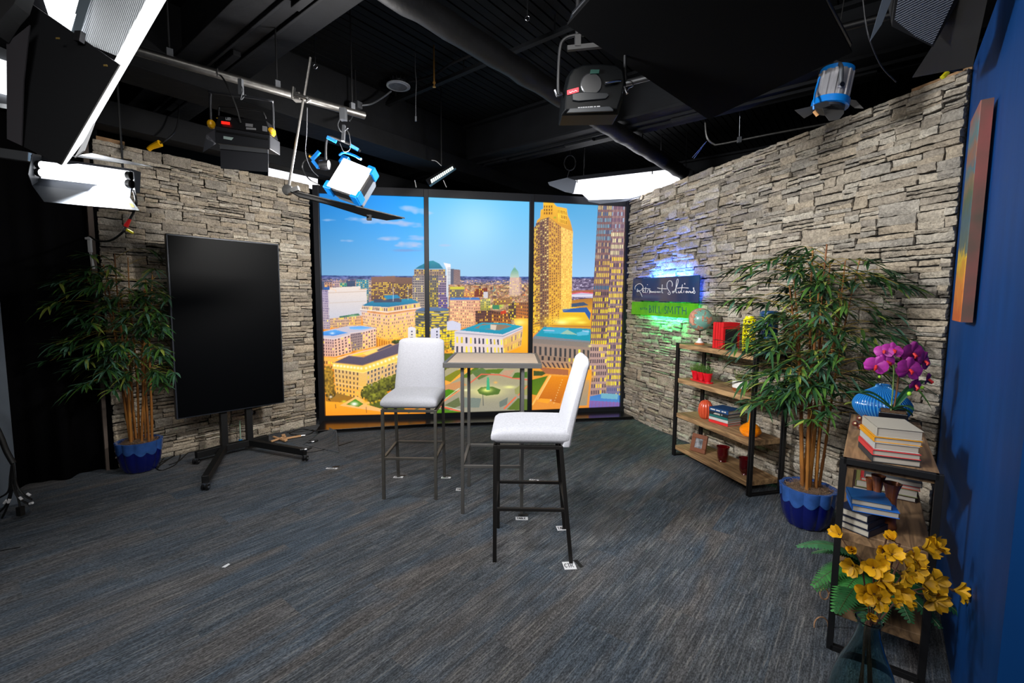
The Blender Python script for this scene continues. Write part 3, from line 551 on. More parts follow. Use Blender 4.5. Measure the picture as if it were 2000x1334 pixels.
for (ya, yb, lit, lc, wc, sd) in ((400, 452, .45, (150, 180, 210), (110, 84, 110), 11), (452, 500, .7, (230, 220, 170), (100, 90, 110), 12), (500, 600, .75, (250, 210, 60), (80, 66, 80), 13), (600, 770, .72, (250, 220, 40), (84, 74, 92), 14)):
    tower(xm(ya), xr(ya), xm(yb), xr(yb), ya, yb, 8, sd, (150, 112, 110), (142, 122, 126), lit, lc, wc)
for k in range(9):
    LN([(xl(401) + 1 + k * 3.35, 401), (xl(670) + 1 + k * 3.9, 670)], .9, (120, 84, 84) if k % 2 else (90, 66, 72))
for k in range(8): LN([(xm(401) + k * 3.7, 401), (xm(768) + k * 3.7, 768)], 1., (166, 126, 124) if k % 2 else (120, 92, 96))
F([(1153, 676), (1186, 676), (1183, 775), (1149, 777)], (186, 150, 140), (170, 136, 130), 8, 8.3, (84, 70, 78), .25, (252, 214, 50), .6, .62, seed=77); P([(1153, 672), (1187, 673), (1187, 678), (1153, 677)], (196, 160, 140)); G(1152, 676, 4, 3, (255, 240, 140), .9)
F([(1184, 756), (1212, 756), (1212, 776), (1184, 776)], (120, 110, 140), (110, 110, 150), 8, 2, (80, 80, 120), .2)
P([(1144, 776), (1172, 770), (1212, 772), (1212, 800), (1144, 800)], (60, 120, 190), (90, 140, 200)); P([(1150, 782), (1212, 786), (1212, 800), (1144, 798)], (130, 100, 170), (110, 96, 170)); P([(1174, 768), (1208, 770), (1206, 780), (1174, 778)], (110, 170, 190))
for k in range(9): LN([(1150 + k * 7, 784), (1148 + k * 7, 800)], 1, (150, 80, 120), .6)
# ---- plaza below
P([(858, 692), (1040, 690), (1040, 810), (838, 812)], (176, 164, 120), (150, 146, 130)); tree(868, 700, 16, 24, (110, 96, 24), 91); tree(876, 690, 10, 8, (200, 130, 30), 92); G(872, 672, 6, 6, (190, 120, 30), .7)
P([(858, 690), (905, 690), (905, 700), (858, 728)], (84, 96, 24), (96, 110, 26)); P([(858, 742), (925, 706), (945, 706), (862, 760)], (250, 180, 60), (246, 160, 60)); P([(862, 740), (890, 724), (912, 718), (880, 746)], (130, 130, 20)); P([(862, 754), (900, 744), (912, 752), (866, 770)], (200, 140, 90))
P([(858, 766), (876, 760), (893, 764), (858, 786)], (70, 134, 10), (80, 120, 16)); P([(898, 738), (936, 712), (940, 716), (912, 738)], (90, 116, 22)); LN([(858, 790), (898, 762)], 2, (250, 130, 80)); LN([(858, 787), (896, 759)], 1.2, (236, 226, 190)); P([(860, 796), (896, 776), (900, 792), (864, 806)], (100, 110, 70)); LN([(862, 794), (900, 804)], 2.4, (250, 100, 70)); LN([(864, 792), (900, 801)], 1, (230, 230, 200)); P([(850, 798), (900, 804), (900, 815), (845, 815)], (80, 130, 24))
P([(920, 726), (942, 718), (960, 730), (935, 742)], (90, 116, 60)); LN([(918, 748), (940, 731), (976, 732), (1000, 738), (1032, 742)], 2.2, (226, 96, 70)); P([(1006, 728), (1030, 726), (1030, 738), (1000, 738)], (70, 110, 30)); P([(948, 722), (985, 720), (975, 730), (950, 728)], (90, 120, 30)); P([(985, 724), (1006, 722), (996, 734), (978, 732)], (190, 150, 120))
G(951, 764, 50, 16, (246, 240, 150), .75); P([(932, 762), (940, 756), (962, 755), (978, 761), (974, 770), (950, 773), (936, 769)], (80, 110, 40)); G(951, 762, 14, 6, (240, 244, 130), 1.); P([(951, 737), (955, 737), (957, 762), (950, 762)], (60, 170, 120)); G(968, 747, 5, 3, (250, 180, 80), .8); G(910, 762, 14, 3, (255, 255, 200), .7); G(995, 756, 16, 4, (250, 250, 150), .8)
LN([(985, 798), (1007, 776)], 2.4, (240, 100, 60)); P([(990, 800), (1012, 778), (1032, 780), (1032, 802)], (90, 110, 40)); P([(905, 776), (940, 778), (936, 796), (905, 796)], (120, 130, 120)); P([(975, 785), (992, 776), (990, 790), (976, 796)], (110, 120, 110)); LN([(943, 770), (944, 792)], .9, (40, 50, 60)); P([(1005, 760), (1016, 752), (1030, 752), (1030, 772), (1006, 770)], (150, 150, 90)); LN([(1012, 772), (1032, 752)], 2, (236, 110, 70))
P([(1038, 716), (1156, 722), (1150, 800), (1036, 804)], (236, 156, 50), (226, 140, 50)); P([(1042, 724), (1072, 726), (1058, 734), (1042, 734)], (60, 76, 30)); P([(1052, 717), (1110, 722), (1110, 733), (1066, 730)], (170, 100, 60)); P([(1038, 742), (1070, 734), (1048, 772), (1038, 770)], (74, 110, 14), (96, 128, 14)); LN([(1040, 790), (1074, 734)], 3.4, (252, 186, 90))
P([(1076, 734), (1112, 736), (1094, 788), (1052, 778)], (232, 138, 10), (190, 100, 20)); LN([(1050, 780), (1076, 734)], 1, (255, 220, 150)); P([(1056, 778), (1078, 780), (1070, 788), (1048, 784)], (246, 160, 40)); P([(1120, 740), (1152, 742), (1146, 792), (1112, 792)], (196, 150, 100), (150, 140, 120)); G(1150, 735, 14, 14, (252, 170, 30), .7); G(1076, 782, 2, 2, (230, 220, 230), .9)
for k in range(10): G(1098 - k * 1.8, 742 + k * 5, 1.3, 1.2, (250, 236, 190), .8)
for k in range(14): G(1128 - k * 1.6, 738 + k * 4, 1.6, 1.4, (250, 226, 90), .8)
cv = np.clip(cv, 0, 255)
# the left panel's sky is printed deeper blue towards its left edge
CLIN = np.where(cv / 255 <= .04045, cv / 255 / 12.92, ((cv / 255 + .055) / 1.055) ** 2.4)
def sample(x, y):
    fx = np.clip((x - X0) * SS - .5, 0, CW - 1.001); fy = np.clip((y - Y0) * SS - .5, 0, CH - 1.001); ix = fx.astype(int); iy = fy.astype(int); tx = (fx - ix)[:, None]; ty = (fy - iy)[:, None]
    return (CLIN[iy, ix] * (1 - tx) + CLIN[iy, ix + 1] * tx) * (1 - ty) + (CLIN[iy + 1, ix] * (1 - tx) + CLIN[iy + 1, ix + 1] * tx) * ty
def print_mat():
    m = bpy.data.materials.new('backlit_film'); m.use_nodes = True; N = m.node_tree.nodes; L = m.node_tree.links; b = N['Principled BSDF']
    a = N.new('ShaderNodeAttribute'); a.attribute_name = 'Col'; L.new(a.outputs['Color'], b.inputs['Emission Color']); b.inputs['Emission Strength'].default_value = 1.12
    b.inputs['Base Color'].default_value = (.02, .02, .02, 1); b.inputs['Roughness'].default_value = .5; b.inputs['Specular IOR Level'].default_value = .15; return m
PRM = print_mat()
W = [Vector((-2.245, 5.402, 0)), Vector((-1.035, 5.55, 0)), Vector((.228, 5.764, 0)), Vector((1.447, 6.005, 0))]
ZB, ZT = .103, 2.722
FRM = mat('charcoal_frame', (30, 31, 36), .42, .3); LEDGE = mat('ledge_laminate', (24, 22, 22), .22, spec=.6)
disp = thing('backlit_display', 'tall three-panel backlit city skyline display between the stone walls', 'backlit display', (W[1] + W[2]) / 2)
for k in range(3):
    a, c = W[k], W[k + 1]; d = (c - a).normalized(); nn = Vector((d.y, -d.x, 0)); L = (c - a).length; g0 = .012 if k else 0.; g1 = .012 if k < 2 else 0.
    nx = int(L / .0055); nz = int((ZT - ZB) / .0055)
    S, T = np.meshgrid(np.linspace(g0, L - g1, nx + 1), np.linspace(ZB, ZT, nz + 1))
    V = np.stack([a.x + d.x * S, a.y + d.y * S, T], -1).reshape(-1, 3)
    x, y = prj(V); colr = sample(x, y)
    me = bpy.data.meshes.new('printed_panel'); me.vertices.add(len(V)); me.vertices.foreach_set('co', (V - np.array(disp.location)).ravel())
    i, j = np.meshgrid(np.arange(nx), np.arange(nz)); q = (j * (nx + 1) + i).ravel(); fc = np.stack([q, q + 1, q + nx + 2, q + nx + 1], -1).ravel()
    nf = len(q); me.loops.add(nf * 4); me.loops.foreach_set('vertex_index', fc); me.polygons.add(nf); me.polygons.foreach_set('loop_start', np.arange(nf) * 4); me.polygons.foreach_set('loop_total', np.full(nf, 4)); me.update(); me.validate()
    ca = me.color_attributes.new('Col', 'FLOAT_COLOR', 'POINT'); ca.data.foreach_set('color', np.concatenate([colr, np.ones((len(V), 1))], 1).astype(np.float32).ravel())
    me.materials.append(PRM); o = bpy.data.objects.new('printed_panel', me); COL.objects.link(o); o.parent = disp
    o['label'] = ('panel with blue sky and lit halls', 'panel with pale sky and fountain plaza', 'panel with golden tower')[k]
    # box behind
    bk = MB().slab([a - nn * .012, c - nn * .012, c - nn * .012 + Vector((0, 0, 2.8)), a - nn * .012 + Vector((0, 0, 2.8))], .1, nn); bk.build('light_box', FRM, disp, world=True)
    m_ = MB().slab([a + nn * .03 + Vector((0, 0, ZT)), c + nn * .03 + Vector((0, 0, ZT)), c + nn * .03 + Vector((0, 0, ZT + .09)), a + nn * .03 + Vector((0, 0, ZT + .09))], .042, nn); m_.build('top_rail', FRM, disp, world=True)
    m_ = MB().slab([a + nn * .03 + Vector((0, 0, .03)), c + nn * .03 + Vector((0, 0, .03)), c + nn * .03 + Vector((0, 0, ZB)), a + nn * .03 + Vector((0, 0, ZB))], .042, nn); m_.build('bottom_rail', FRM, disp, world=True)
for k in (1, 2):
    d = (W[k + 1] - W[k - 1]).normalized(); nn = Vector((d.y, -d.x, 0)); p = W[k] + nn * .015
    MB().box(p + Vector((0, 0, 1.41)), (.056, .05, 2.8), Matrix((d, nn, Vector((0, 0, 1)))).transposed()).build('mullion', FRM, disp, world=True, bevel=.003)
for k, (p, sgn) in enumerate(((W[0], -1), (W[3], 1))):
    d = (W[1] - W[0] if k == 0 else W[3] - W[2]).normalized(); nn = Vector((d.y, -d.x, 0)); p = p + d * sgn * .033 + nn * .012
    MB().box(p + Vector((0, 0, 1.41)), (.066, .06, 2.8), Matrix((d, nn, Vector((0, 0, 1)))).transposed()).build('frame_post', FRM, disp, world=True, bevel=.003)
led = thing('display_ledge', 'low dark laminate ledge along the foot of the city display', 'ledge', (-.3, 5.3, 0))
fr = [Vector((-2.17, 4.95, 0)), Vector((-1.015, 5.26, 0)), Vector((.227, 5.44, 0)), Vector((1.548, 5.68, 0))]
bk = [W[0] + Vector((-.02, -.035, 0)), W[1] + Vector((0, -.035, 0)), W[2] + Vector((0, -.035, 0)), W[3] + Vector((.015, -.035, 0))]
for k in range(3):
    q = [fr[k], fr[k + 1], bk[k + 1], bk[k]]
    MB().slab([p + Vector((0, 0, .05)) for p in q], .014, (0, 0, 1)).build('ledge_top', LEDGE, led, world=True, bevel=.002)
    MB().slab([p + Vector((0, 0, .035)) for p in [fr[k] + Vector((.01, .03, 0)), fr[k + 1] + Vector((-.01, .03, 0)), bk[k + 1], bk[k]]], .034, (0, 0, 1)).build('ledge_base', BLKM, led, world=True)
# ================================================================= STOOLS
def fabric_mat():
    m = bpy.data.materials.new('linen'); m.use_nodes = True; N = m.node_tree.nodes; L = m.node_tree.links; b = N['Principled BSDF']
    b.inputs['Roughness'].default_value = .9; b.inputs['Specular IOR Level'].default_value = .15; b.inputs['Sheen Weight'].default_value = .2
    tc = N.new('ShaderNodeTexCoord'); outs = []
    for sc in ((90, 90, 700), (700, 700, 90)):
        mp = N.new('ShaderNodeMapping'); mp.inputs['Scale'].default_value = sc; L.new(tc.outputs['Object'], mp.inputs[0])
        n = N.new('ShaderNodeTexNoise'); n.inputs['Scale'].default_value = 1; n.inputs['Detail'].default_value = 2; L.new(mp.outputs[0], n.inputs['Vector']); outs.append(n.outputs['Fac'])
    a = N.new('ShaderNodeMath'); a.operation = 'ADD'; L.new(outs[0], a.inputs[0]); L.new(outs[1], a.inputs[1])
    r = N.new('ShaderNodeMapRange'); r.inputs['From Min'].default_value = .75; r.inputs['From Max'].default_value = 1.25; L.new(a.outputs[0], r.inputs['Value'])
    x = N.new('ShaderNodeMix'); x.data_type = 'RGBA'; L.new(r.outputs[0], x.inputs['Factor']); x.inputs[6].default_value = rgb((156, 156, 163)); x.inputs[7].default_value = rgb((180, 180, 186)); L.new(x.outputs[2], b.inputs['Base Color'])
    bp = N.new('ShaderNodeBump'); bp.inputs['Strength'].default_value = .35; bp.inputs['Distance'].default_value = .002; L.new(a.outputs[0], bp.inputs['Height']); L.new(bp.outputs[0], b.inputs['Normal']); return m
LINEN = fabric_mat(); GUN = mat('gunmetal', (92, 89, 84), .42, .55, var=.08, vscale=20); GUND = mat('dark_gunmetal', (34, 32, 31), .45, .5)
def sq(p, q, w, m, nm, t): return MB().bar(p, q, w).build(nm, m, t, bevel=.0015)
def cushion(sx, sy, sz, r, crown=.01, n=10):
    b = MB(); b.rbox((0, 0, 0), (sx, sy, sz), r, seg=4); return b
def stool(label, loc, rz, M, lw=.41, ld=.38):
    """x = width, -y = front; frame 0.69 high"""
    t = thing('bar_stool', label, 'bar stool', loc, rz, 'grey upholstered bar stools')
    hx = lw / 2 - .011; w = .022; yf = -.205; yt = .185; yb = .235; H = .69
    for s in (-1, 1):
        sq((s * hx, yf, 0.), (s * hx, yf, H), w, M, 'front_leg', t)
        sq((s * hx, yb, 0.), (s * (hx), yt - .02, H), w, M, 'rear_leg', t)
        yr = yb + (yt - .02 - yb) * .315 / H
        sq((s * hx, yf, .315), (s * hx, yr, .315), .018, M, 'side_stretcher', t)
    yr = yb + (yt - .02 - yb) * .315 / H
    sq((-hx, yf, .315), (hx, yf, .315), .018, M, 'footrest', t); sq((-hx, yr, .315), (hx, yr, .315), .018, M, 'rear_stretcher', t)
    b = MB(); b.bar((-hx, yf, H - .01), (hx, yf, H - .01), .02); b.bar((-hx, yt - .02, H - .01), (hx, yt - .02, H - .01), .02)
    for s in (-1, 1): b.bar((s * hx, yf, H - .01), (s * hx, yt - .02, H - .01), .02)
    b.build('seat_frame', M, t, bevel=.001)
    # seat cushion: soft crowned slab, rounded front
    b = MB(); nx, ny = 16, 16; vs = []; fs = []; sw, sd, th = lw / 2 + .005, .225, .094
    def P_(u, v, top):
        e = max(abs(u), abs(v)); rr = (1 - abs(u) ** 8) ** .5 if abs(u) < 1 else 0; rv = (1 - abs(v) ** 8) ** .5 if abs(v) < 1 else 0
        k = min(rr, rv); cr = .5 * th * (.55 + .45 * k) + (.009 * (1 - u * u) * (1 - v * v) if top else 0)
        z = H + .004 + th / 2 + (cr if top else -cr)
        if top and v < -.2: z -= .012 * ((-.2 - v) / .8) ** 2
        sc = 1 - .045 * (1 - u * u) * 0
        return (u * sw * (1 if abs(v) < .98 else .985), v * sd - .005, z)
    for top in (1, 0):
        for j in range(ny + 1):
            for i in range(nx + 1): vs.append(P_(-1 + 2 * i / nx, -1 + 2 * j / ny, top))
    o = (nx + 1) * (ny + 1)
    for j in range(ny):
        for i in range(nx):
            q = j * (nx + 1) + i; fs.append((q, q + 1, q + nx + 2, q + nx + 1)); fs.append((o + q, o + q + nx + 1, o + q + nx + 2, o + q + 1))
    ring = [i for i in range(nx + 1)] + [j * (nx + 1) + nx for j in range(1, ny + 1)] + [ny * (nx + 1) + i for i in range(nx - 1, -1, -1)] + [j * (nx + 1) for j in range(ny - 1, 0, -1)]
    for i in range(len(ring)): a, c = ring[i], ring[(i + 1) % len(ring)]; fs.append((a, o + a, o + c, c))
    b.add(vs, fs); s_ = b.build('seat', LINEN, t, smooth=80, bevel=.012)
    # back: padded panel leaning back, slightly narrower at the top, wrapping down to the seat frame
    vs = []; fs = []; nz, nx = 18, 14
    for side in (1, -1):
        for j in range(nz + 1):
            v = j / nz; z = H - .005 + .50 * v; yc = .195 + .115 * v ** 1.15; wd = (lw / 2 + .004) * (1 - .115 * v)
            tp = .058 * (1 - .25 * v)
            for i in range(nx + 1):
                u = -1 + 2 * i / nx; ed = (1 - abs(u) ** 10) ** .5 if abs(u) < 1 else 0; ez = min(1, (1 - v) / .05) ** .5 if v > .95 else 1; ez = max(.25, ez)
                y = yc + (-1 if side > 0 else 1) * tp / 2 * (.55 + .45 * ed) * ez + (-.008 * (1 - u * u) if side > 0 else 0)
                zc = z - (.020 * abs(u) ** 6 * (v > .93) * (v - .93) / .07 if v > .93 else 0)
                vs.append((u * wd * (1 - (.03 if v > .97 else 0)), y, zc))
    o = (nz + 1) * (nx + 1)
    for j in range(nz):
        for i in range(nx):
            q = j * (nx + 1) + i; fs.append((q, q + 1, q + nx + 2, q + nx + 1)); fs.append((o + q, o + q + nx + 1, o + q + nx + 2, o + q + 1))
    ring = [i for i in range(nx + 1)] + [j * (nx + 1) + nx for j in range(1, nz + 1)] + [nz * (nx + 1) + i for i in range(nx - 1, -1, -1)] + [j * (nx + 1) for j in range(nz - 1, 0, -1)]
    for i in range(len(ring)): a, c = ring[i], ring[(i + 1) % len(ring)]; fs.append((a, o + a, o + c, c))
    MB().add(vs, fs).build('backrest', LINEN, t, smooth=80, bevel=.008)
    return t
stool('grey linen bar stool facing the camera, left of the high table', (-.763, 3.53, 0), math.radians(0), GUN, .415)
stool('grey linen bar stool seen side-on, right in front of the high table', (.118, 2.70, 0), math.radians(-91), GUND, .415)
# ================================================================= HIGH TABLE
t = thing('high_table', 'square high bar table with pale wood top and grey metal legs', 'table', (-.132, 3.335, 0))
OAKP = mat('pale_oak', (170, 150, 130), .5, var=.12, vscale=14, stretch=(1.5, 22, 22)); GUNT = mat('table_metal', (96, 94, 92), .4, .5)
zt = 1.078; hx, y0, y1 = .335, -.285, .345
MB().box((0, (y0 + y1) / 2, zt - .012), (.63, y1 - y0 - .04, .02)).build('table_top', OAKP, t)
b = MB()
b.bar((-hx, y0 + .01, zt - .015), (hx, y0 + .01, zt - .015), .022, .034); b.bar((-hx, y1 - .01, zt - .015), (hx, y1 - .01, zt - .015), .022, .034)
for s in (-1, 1): b.bar((s * (hx - .011), y0 + .02, zt - .015), (s * (hx - .011), y1 - .02, zt - .015), .022, .034)
b.build('top_frame', GUNT, t, bevel=.0015)
for sx in (-.208, .208):
    for sy in (-.237, .237): sq((sx, sy, .002), (sx, sy, zt - .032), .023, GUNT, 'leg', t)
for s in (-.237, .237): sq((-.208, s, .344), (.208, s, .344), .02, GUNT, 'stretcher', t)
for s in (-.208, .208): sq((s, -.237, .344), (s, .237, .344), .02, GUNT, 'stretcher', t)
# ================================================================= FLOOR MARKS
def glyphs(txt, m, t, h, w, gap, org, ex, ey, th, off):
    G_ = {'D': [[(0, 0), (0, 1), (.6, 1), (1, .7), (1, .3), (.6, 0), (0, 0)]], 'T': [[(0, 1), (1, 1)], [(.5, 1), (.5, 0)]], 'A': [[(0, 0), (.5, 1), (1, 0)], [(.2, .4), (.8, .4)]], 'B': [[(0, 0), (0, 1), (.7, 1), (.9, .78), (.7, .54), (0, .54)], [(.7, .54), (1, .28), (.75, 0), (0, 0)]],
          'L': [[(0, 1), (0, 0), (.9, 0)]], 'E': [[(.9, 1), (0, 1), (0, 0), (.9, 0)], [(0, .52), (.7, .52)]], 'I': [[(.5, 0), (.5, 1)]], 'S': [[(.95, .82), (.7, 1), (.3, 1), (.08, .78), (.3, .56), (.7, .44), (.95, .22), (.7, 0), (.3, 0), (.05, .18)]],
          'M': [[(0, 0), (.08, 1), (.5, .25), (.92, 1), (1, 0)]], 'H': [[(0, 0), (0, 1)], [(1, 0), (1, 1)], [(0, .5), (1, .5)]], 'W': [[(0, 1), (.25, 0), (.5, .8), (.75, 0), (1, 1)]], ' ': [],
          'C': [[(.95, .8), (.6, 1), (.15, .75), (.1, .3), (.5, 0), (.95, .2)]], 'R': [[(0, 0), (0, 1), (.7, 1), (.9, .75), (.6, .5), (0, .5)], [(.5, .5), (1, 0)]], '1': [[(.2, .8), (.5, 1), (.5, 0)]], '2': [[(.05, .8), (.4, 1), (.85, .8), (.7, .5), (0, 0), (.95, 0)]]}
    b = MB(); x = 0; n = ex.cross(ey).normalized()
    for ch in txt:
        ww = w * (.35 if ch == 'I' else 1.1 if ch == 'M' else 1)
        for st in G_[ch]:
            for (x1, y1), (x2, y2) in zip(st, st[1:]):
                xx1 = (x1 * ww if ch != 'I' else ww / 2); xx2 = (x2 * ww if ch != 'I' else ww / 2)
                p = org + ex * (x + xx1) + ey * (y1 * h) + n * off; q = org + ex * (x + xx2) + ey * (y2 * h) + n * off
                d = (q - p).normalized(); s = n.cross(d) * th / 2
                b.add([p - s - d * th * .3, q - s + d * th * .3, q + s + d * th * .3, p + s - d * th * .3], [(0, 1, 2, 3)])
        x += ww + gap
    return b.build('lettering', m, t, world=True)
INK = mat('marker_ink', (40, 40, 50), .7); TAPE = mat('black_tape', (16, 16, 18), .6)
def floor_tag(px, py, w, h, a, label, txt=None, tape=None):
    p = fl(px, py); t = thing('tape_label', label, 'label', (p.x, p.y, .0005), 0, 'white position labels taped to the carpet')
    R = Matrix.Rotation(a, 3, 'Z'); MB().box((0, 0, .001), (w, h, .0012), R).build('paper', PAPER, t)
    ex, ey = R @ Vector((1, 0, 0)), R @ Vector((0, 1, 0)); k = len(txt or 'ABC')
    glyphs(txt or 'TABLE', INK, t, h * .5, w * .7 / (k * 1.2), w * .7 / k * .25, Vector((p.x, p.y, .0021)) - ex * w * .4 - ey * h * .25, ex, ey, .0045, .0004)
    if tape: MB().box((tape[0], tape[1], .0022), (tape[2], tape[3], .001), Matrix.Rotation(tape[4], 3, 'Z')).build('black_tape', TAPE, t)
floor_tag(1019, 1013, .085, .045, .0, 'white paper label under the right front leg of the high table', 'TABLE', (.01, .05, .07, .025, .1))
floor_tag(1112, 1105, .07, .075, .1, 'white paper label under the near rear leg of the right bar stool', 'CTR', (.055, .02, .022, .075, .35))
floor_tag(1096, 1032, .06, .06, .1, 'white paper label under the far rear leg of the right bar stool', 'TAB')
floor_tag(778, 932, .08, .035, 0, 'white paper label under the left rear leg of the left bar stool', 'CHAIR', (.02, .03, .07, .02, 0))
floor_tag(871, 933, .08, .035, 0, 'white paper label under the right rear leg of the left bar stool', 'CHAIR', (.01, .03, .07, .02, 0))
floor_tag(648, 915, .10, .03, -.05, 'white paper label alone on the carpet left of the bar stools', 'TABLE', (.02, .04, .06, .03, .4))
floor_tag(897, 956, .05, .05, 0, 'white paper label behind the left front leg of the high table', 'TAB')
floor_tag(1043, 938, .08, .03, -.3, 'white paper label on the carpet right behind the high table', 'TAB')
p = fl(443, 1106); b = MB(); b.slab([p + Vector(v) for v in ((-.02, -.012, .002), (0, -.014, .002), (.012, .012, .006), (-.004, .02, .005), (-.016, .0, .003))], .001, (0, 0, 1))
tag(b.build('paper_scrap', PAPER), 'small torn white paper scrap on the open carpet at lower left', 'paper scrap')
for (x, y, lb) in ((1147, 1026, 'tiny white fluff on the carpet right of the bar stool'), (1171, 963, 'tiny pale fluff on the carpet before the wooden shelf')):
    pass
# ================================================================= SCREEN ON TROLLEY
t = thing('display_screen', 'large black portrait screen on a wheeled stand before the left stone wall', 'screen', (-2.63, 4.25, 0))
TA, TB = Vector((-2.925, 3.9, 0)), Vector((-2.33, 4.6, 0)); dT = (TB - TA).normalized(); nT = Vector((dT.y, -dT.x, 0)); Z0, Z1 = .442, 2.047
def onT(s, z, off=0.): return TA + dT * s + nT * off + Vector((0, 0, z))
Lt = (TB - TA).length
RT = Matrix((dT, -nT, Vector((0, 0, 1)))).transposed()
MB().box(onT(Lt / 2, (Z0 + Z1) / 2, -.03), (Lt, .055, Z1 - Z0), RT).build('bezel', mat('screen_bezel', (42, 46, 54), .4, .3), t, world=True, bevel=.004)
MB().box(onT(Lt / 2, (Z0 + Z1) / 2, .0005), (Lt - .026, .006, Z1 - Z0 - .026), RT).build('screen', mat('screen_glass', (3, 4, 6), .4, spec=.06), t, world=True)
MB().box(onT(Lt / 2, 1.15, -.075), (.5, .04, .5), RT).build('wall_bracket', BLKM, t, world=True)
m1, m2 = Vector((-2.735, 4.235, 0)), Vector((-2.59, 4.40, 0))
BST = mat('black_steel', (20, 20, 21), .5, .2)
for m_ in (m1, m2): MB().bar(m_ + Vector((0, 0, .05)), m_ + Vector((0, 0, 1.45)), .055, up=dT).build('mast', BST, t, world=True, bevel=.003)
zz = Vector((0, 0, .085))
MB().bar(m1 + zz, m2 + zz, .06).build('crossbar', BST, t, world=True, bevel=.003)
WHL = mat('caster_wheel', (18, 18, 20), .35)
for (a, q) in ((m1, (-2.40, 3.46)), (m2, (-1.92, 4.13)), (m1, (-2.86, 4.02)), (m2, (-2.50, 4.56))):
    q = Vector((q[0], q[1], 0)); d = (q - a).normalized()
    l_ = MB().bar(a + zz, q + zz + Vector((0, 0, -.0)), .05, .06).build('base_leg', BST, t, world=True, bevel=.004)
    b = MB(); c = q + Vector((0, 0, .027)); rot = Matrix.Rotation(PI / 2, 3, 'X')
    for s in (-1, 1): b.lathe([(0, -.009), (.02, -.009), (.0255, -.005), (.0255, .005), (.02, .009), (0, .009)], 18, c + Vector((s * .016, 0, 0)), rot=Matrix.Rotation(PI / 2, 3, 'Y'))
    b.build('caster', WHL, l_, world=True, smooth=40)
    b = MB()
    for s in (-1, 1): b.lathe([(0, -.001), (.011, -.001), (.011, .0015), (0, .0015)], 14, c + Vector((s * .026, 0, 0)), rot=Matrix.Rotation(PI / 2, 3, 'Y'))
    b.build('hubcap', CHR, l_, world=True)
    b = MB(); b.bar(c, c + Vector((0, 0, .03)), .018, .05); b.build('fork', CHR, l_, world=True)
# ================================================================= SHELVES
def wood_mat(nm, c1, c2):
    m = bpy.data.materials.new(nm); m.use_nodes = True; N = m.node_tree.nodes; L = m.node_tree.links; b = N['Principled BSDF']; b.inputs['Roughness'].default_value = .6
    tc = N.new('ShaderNodeTexCoord'); mp = N.new('ShaderNodeMapping'); mp.inputs['Scale'].default_value = (2.2, 22, 16); L.new(tc.outputs['Object'], mp.inputs[0])
    n = N.new('ShaderNodeTexNoise'); n.inputs['Scale'].default_value = 1.5; n.inputs['Detail'].default_value = 8; n.inputs['Distortion'].default_value = 1.2; L.new(mp.outputs[0], n.inputs['Vector'])
    r = N.new('ShaderNodeValToRGB'); e = r.color_ramp.elements; e[0].position = .36; e[1].position = .62; e[0].color = rgb(c1); e[1].color = rgb(c2); L.new(n.outputs['Fac'], r.inputs[0]); L.new(r.outputs[0], b.inputs['Base Color'])
    bp = N.new('ShaderNodeBump'); bp.inputs['Strength'].default_value = .3; bp.inputs['Distance'].default_value = .003; L.new(n.outputs['Fac'], bp.inputs['Height']); L.new(bp.outputs[0], b.inputs['Normal']); return m
OAK = wood_mat('rustic_oak', (112, 84, 56), (176, 140, 98)); OAK2 = wood_mat('rustic_oak_dark', (96, 72, 50), (150, 118, 84))
def shelf(label, org, dx, dy, Lx, D, tiers, th, H, double, wood, inset=0.02):
    """org = front corner nearest one end; dx along the length, dy toward the back"""
    ang = math.atan2(dx.y, dx.x); t = thing('shelving_unit', label, 'shelf', org, ang)
    sgn = 1 if dx.cross(dy).z > 0 else -1
    def Lc(x, y, z): return (x, sgn * y, z)
    for k, z in enumerate(tiers):
        MB().box(Lc(Lx / 2, D / 2, z - th / 2), (Lx - .006, D - .012, th)).build('shelf_board', wood, t, bevel=.003)
    for x in (0, Lx):
        b = MB()
        offs = (-.011, .011) if double else (0,); w = .014 if double else .024
        for o_ in offs:
            xo = x + o_ + (-.018 if x == 0 else .018) * (1 if double else .6)
            for y in (0.009, D - .009): b.bar(Lc(xo, y, 0.002), Lc(xo, y, H), w, .024, up=(0, 1, 0) if double else (0, 0, 1))
            for z in (.012, H - .012): b.bar(Lc(xo, .01, z), Lc(xo, D - .01, z), w, w)
        b.build('end_frame', BLK, t, bevel=.001)
    b = MB()
    for z in tiers[:-1] if not double else tiers[-1:]:
        b.bar(Lc(0, D - .02, z - th - .008), Lc(Lx, D - .02, z - th - .008), .014)
    b.build('rear_rail', BLK, t)
    return t
A1 = Vector((1.596, 4.343, 0)); B1 = Vector((1.836, 3.436, 0)); dS = (B1 - A1).normalized(); nS = Vector((-dS.y, dS.x, 0))
if nS.x < 0: nS = -nS
Z1S = (1.105, .772, .433, .112)
shelf('four-tier wood and black metal shelving unit below the lit sign', A1, dS, nS, (B1 - A1).length, .315, Z1S, .042, 1.112, True, OAK)
F2 = Vector((1.385, 1.862, 0)); E2 = -VD
Z2S = (.852, .535, .192)
shelf('low wood and black metal shelving unit beside the blue wall', F2 + UD * .02, UD, E2, .98, .315, Z2S, .042, .856, False, OAK2)
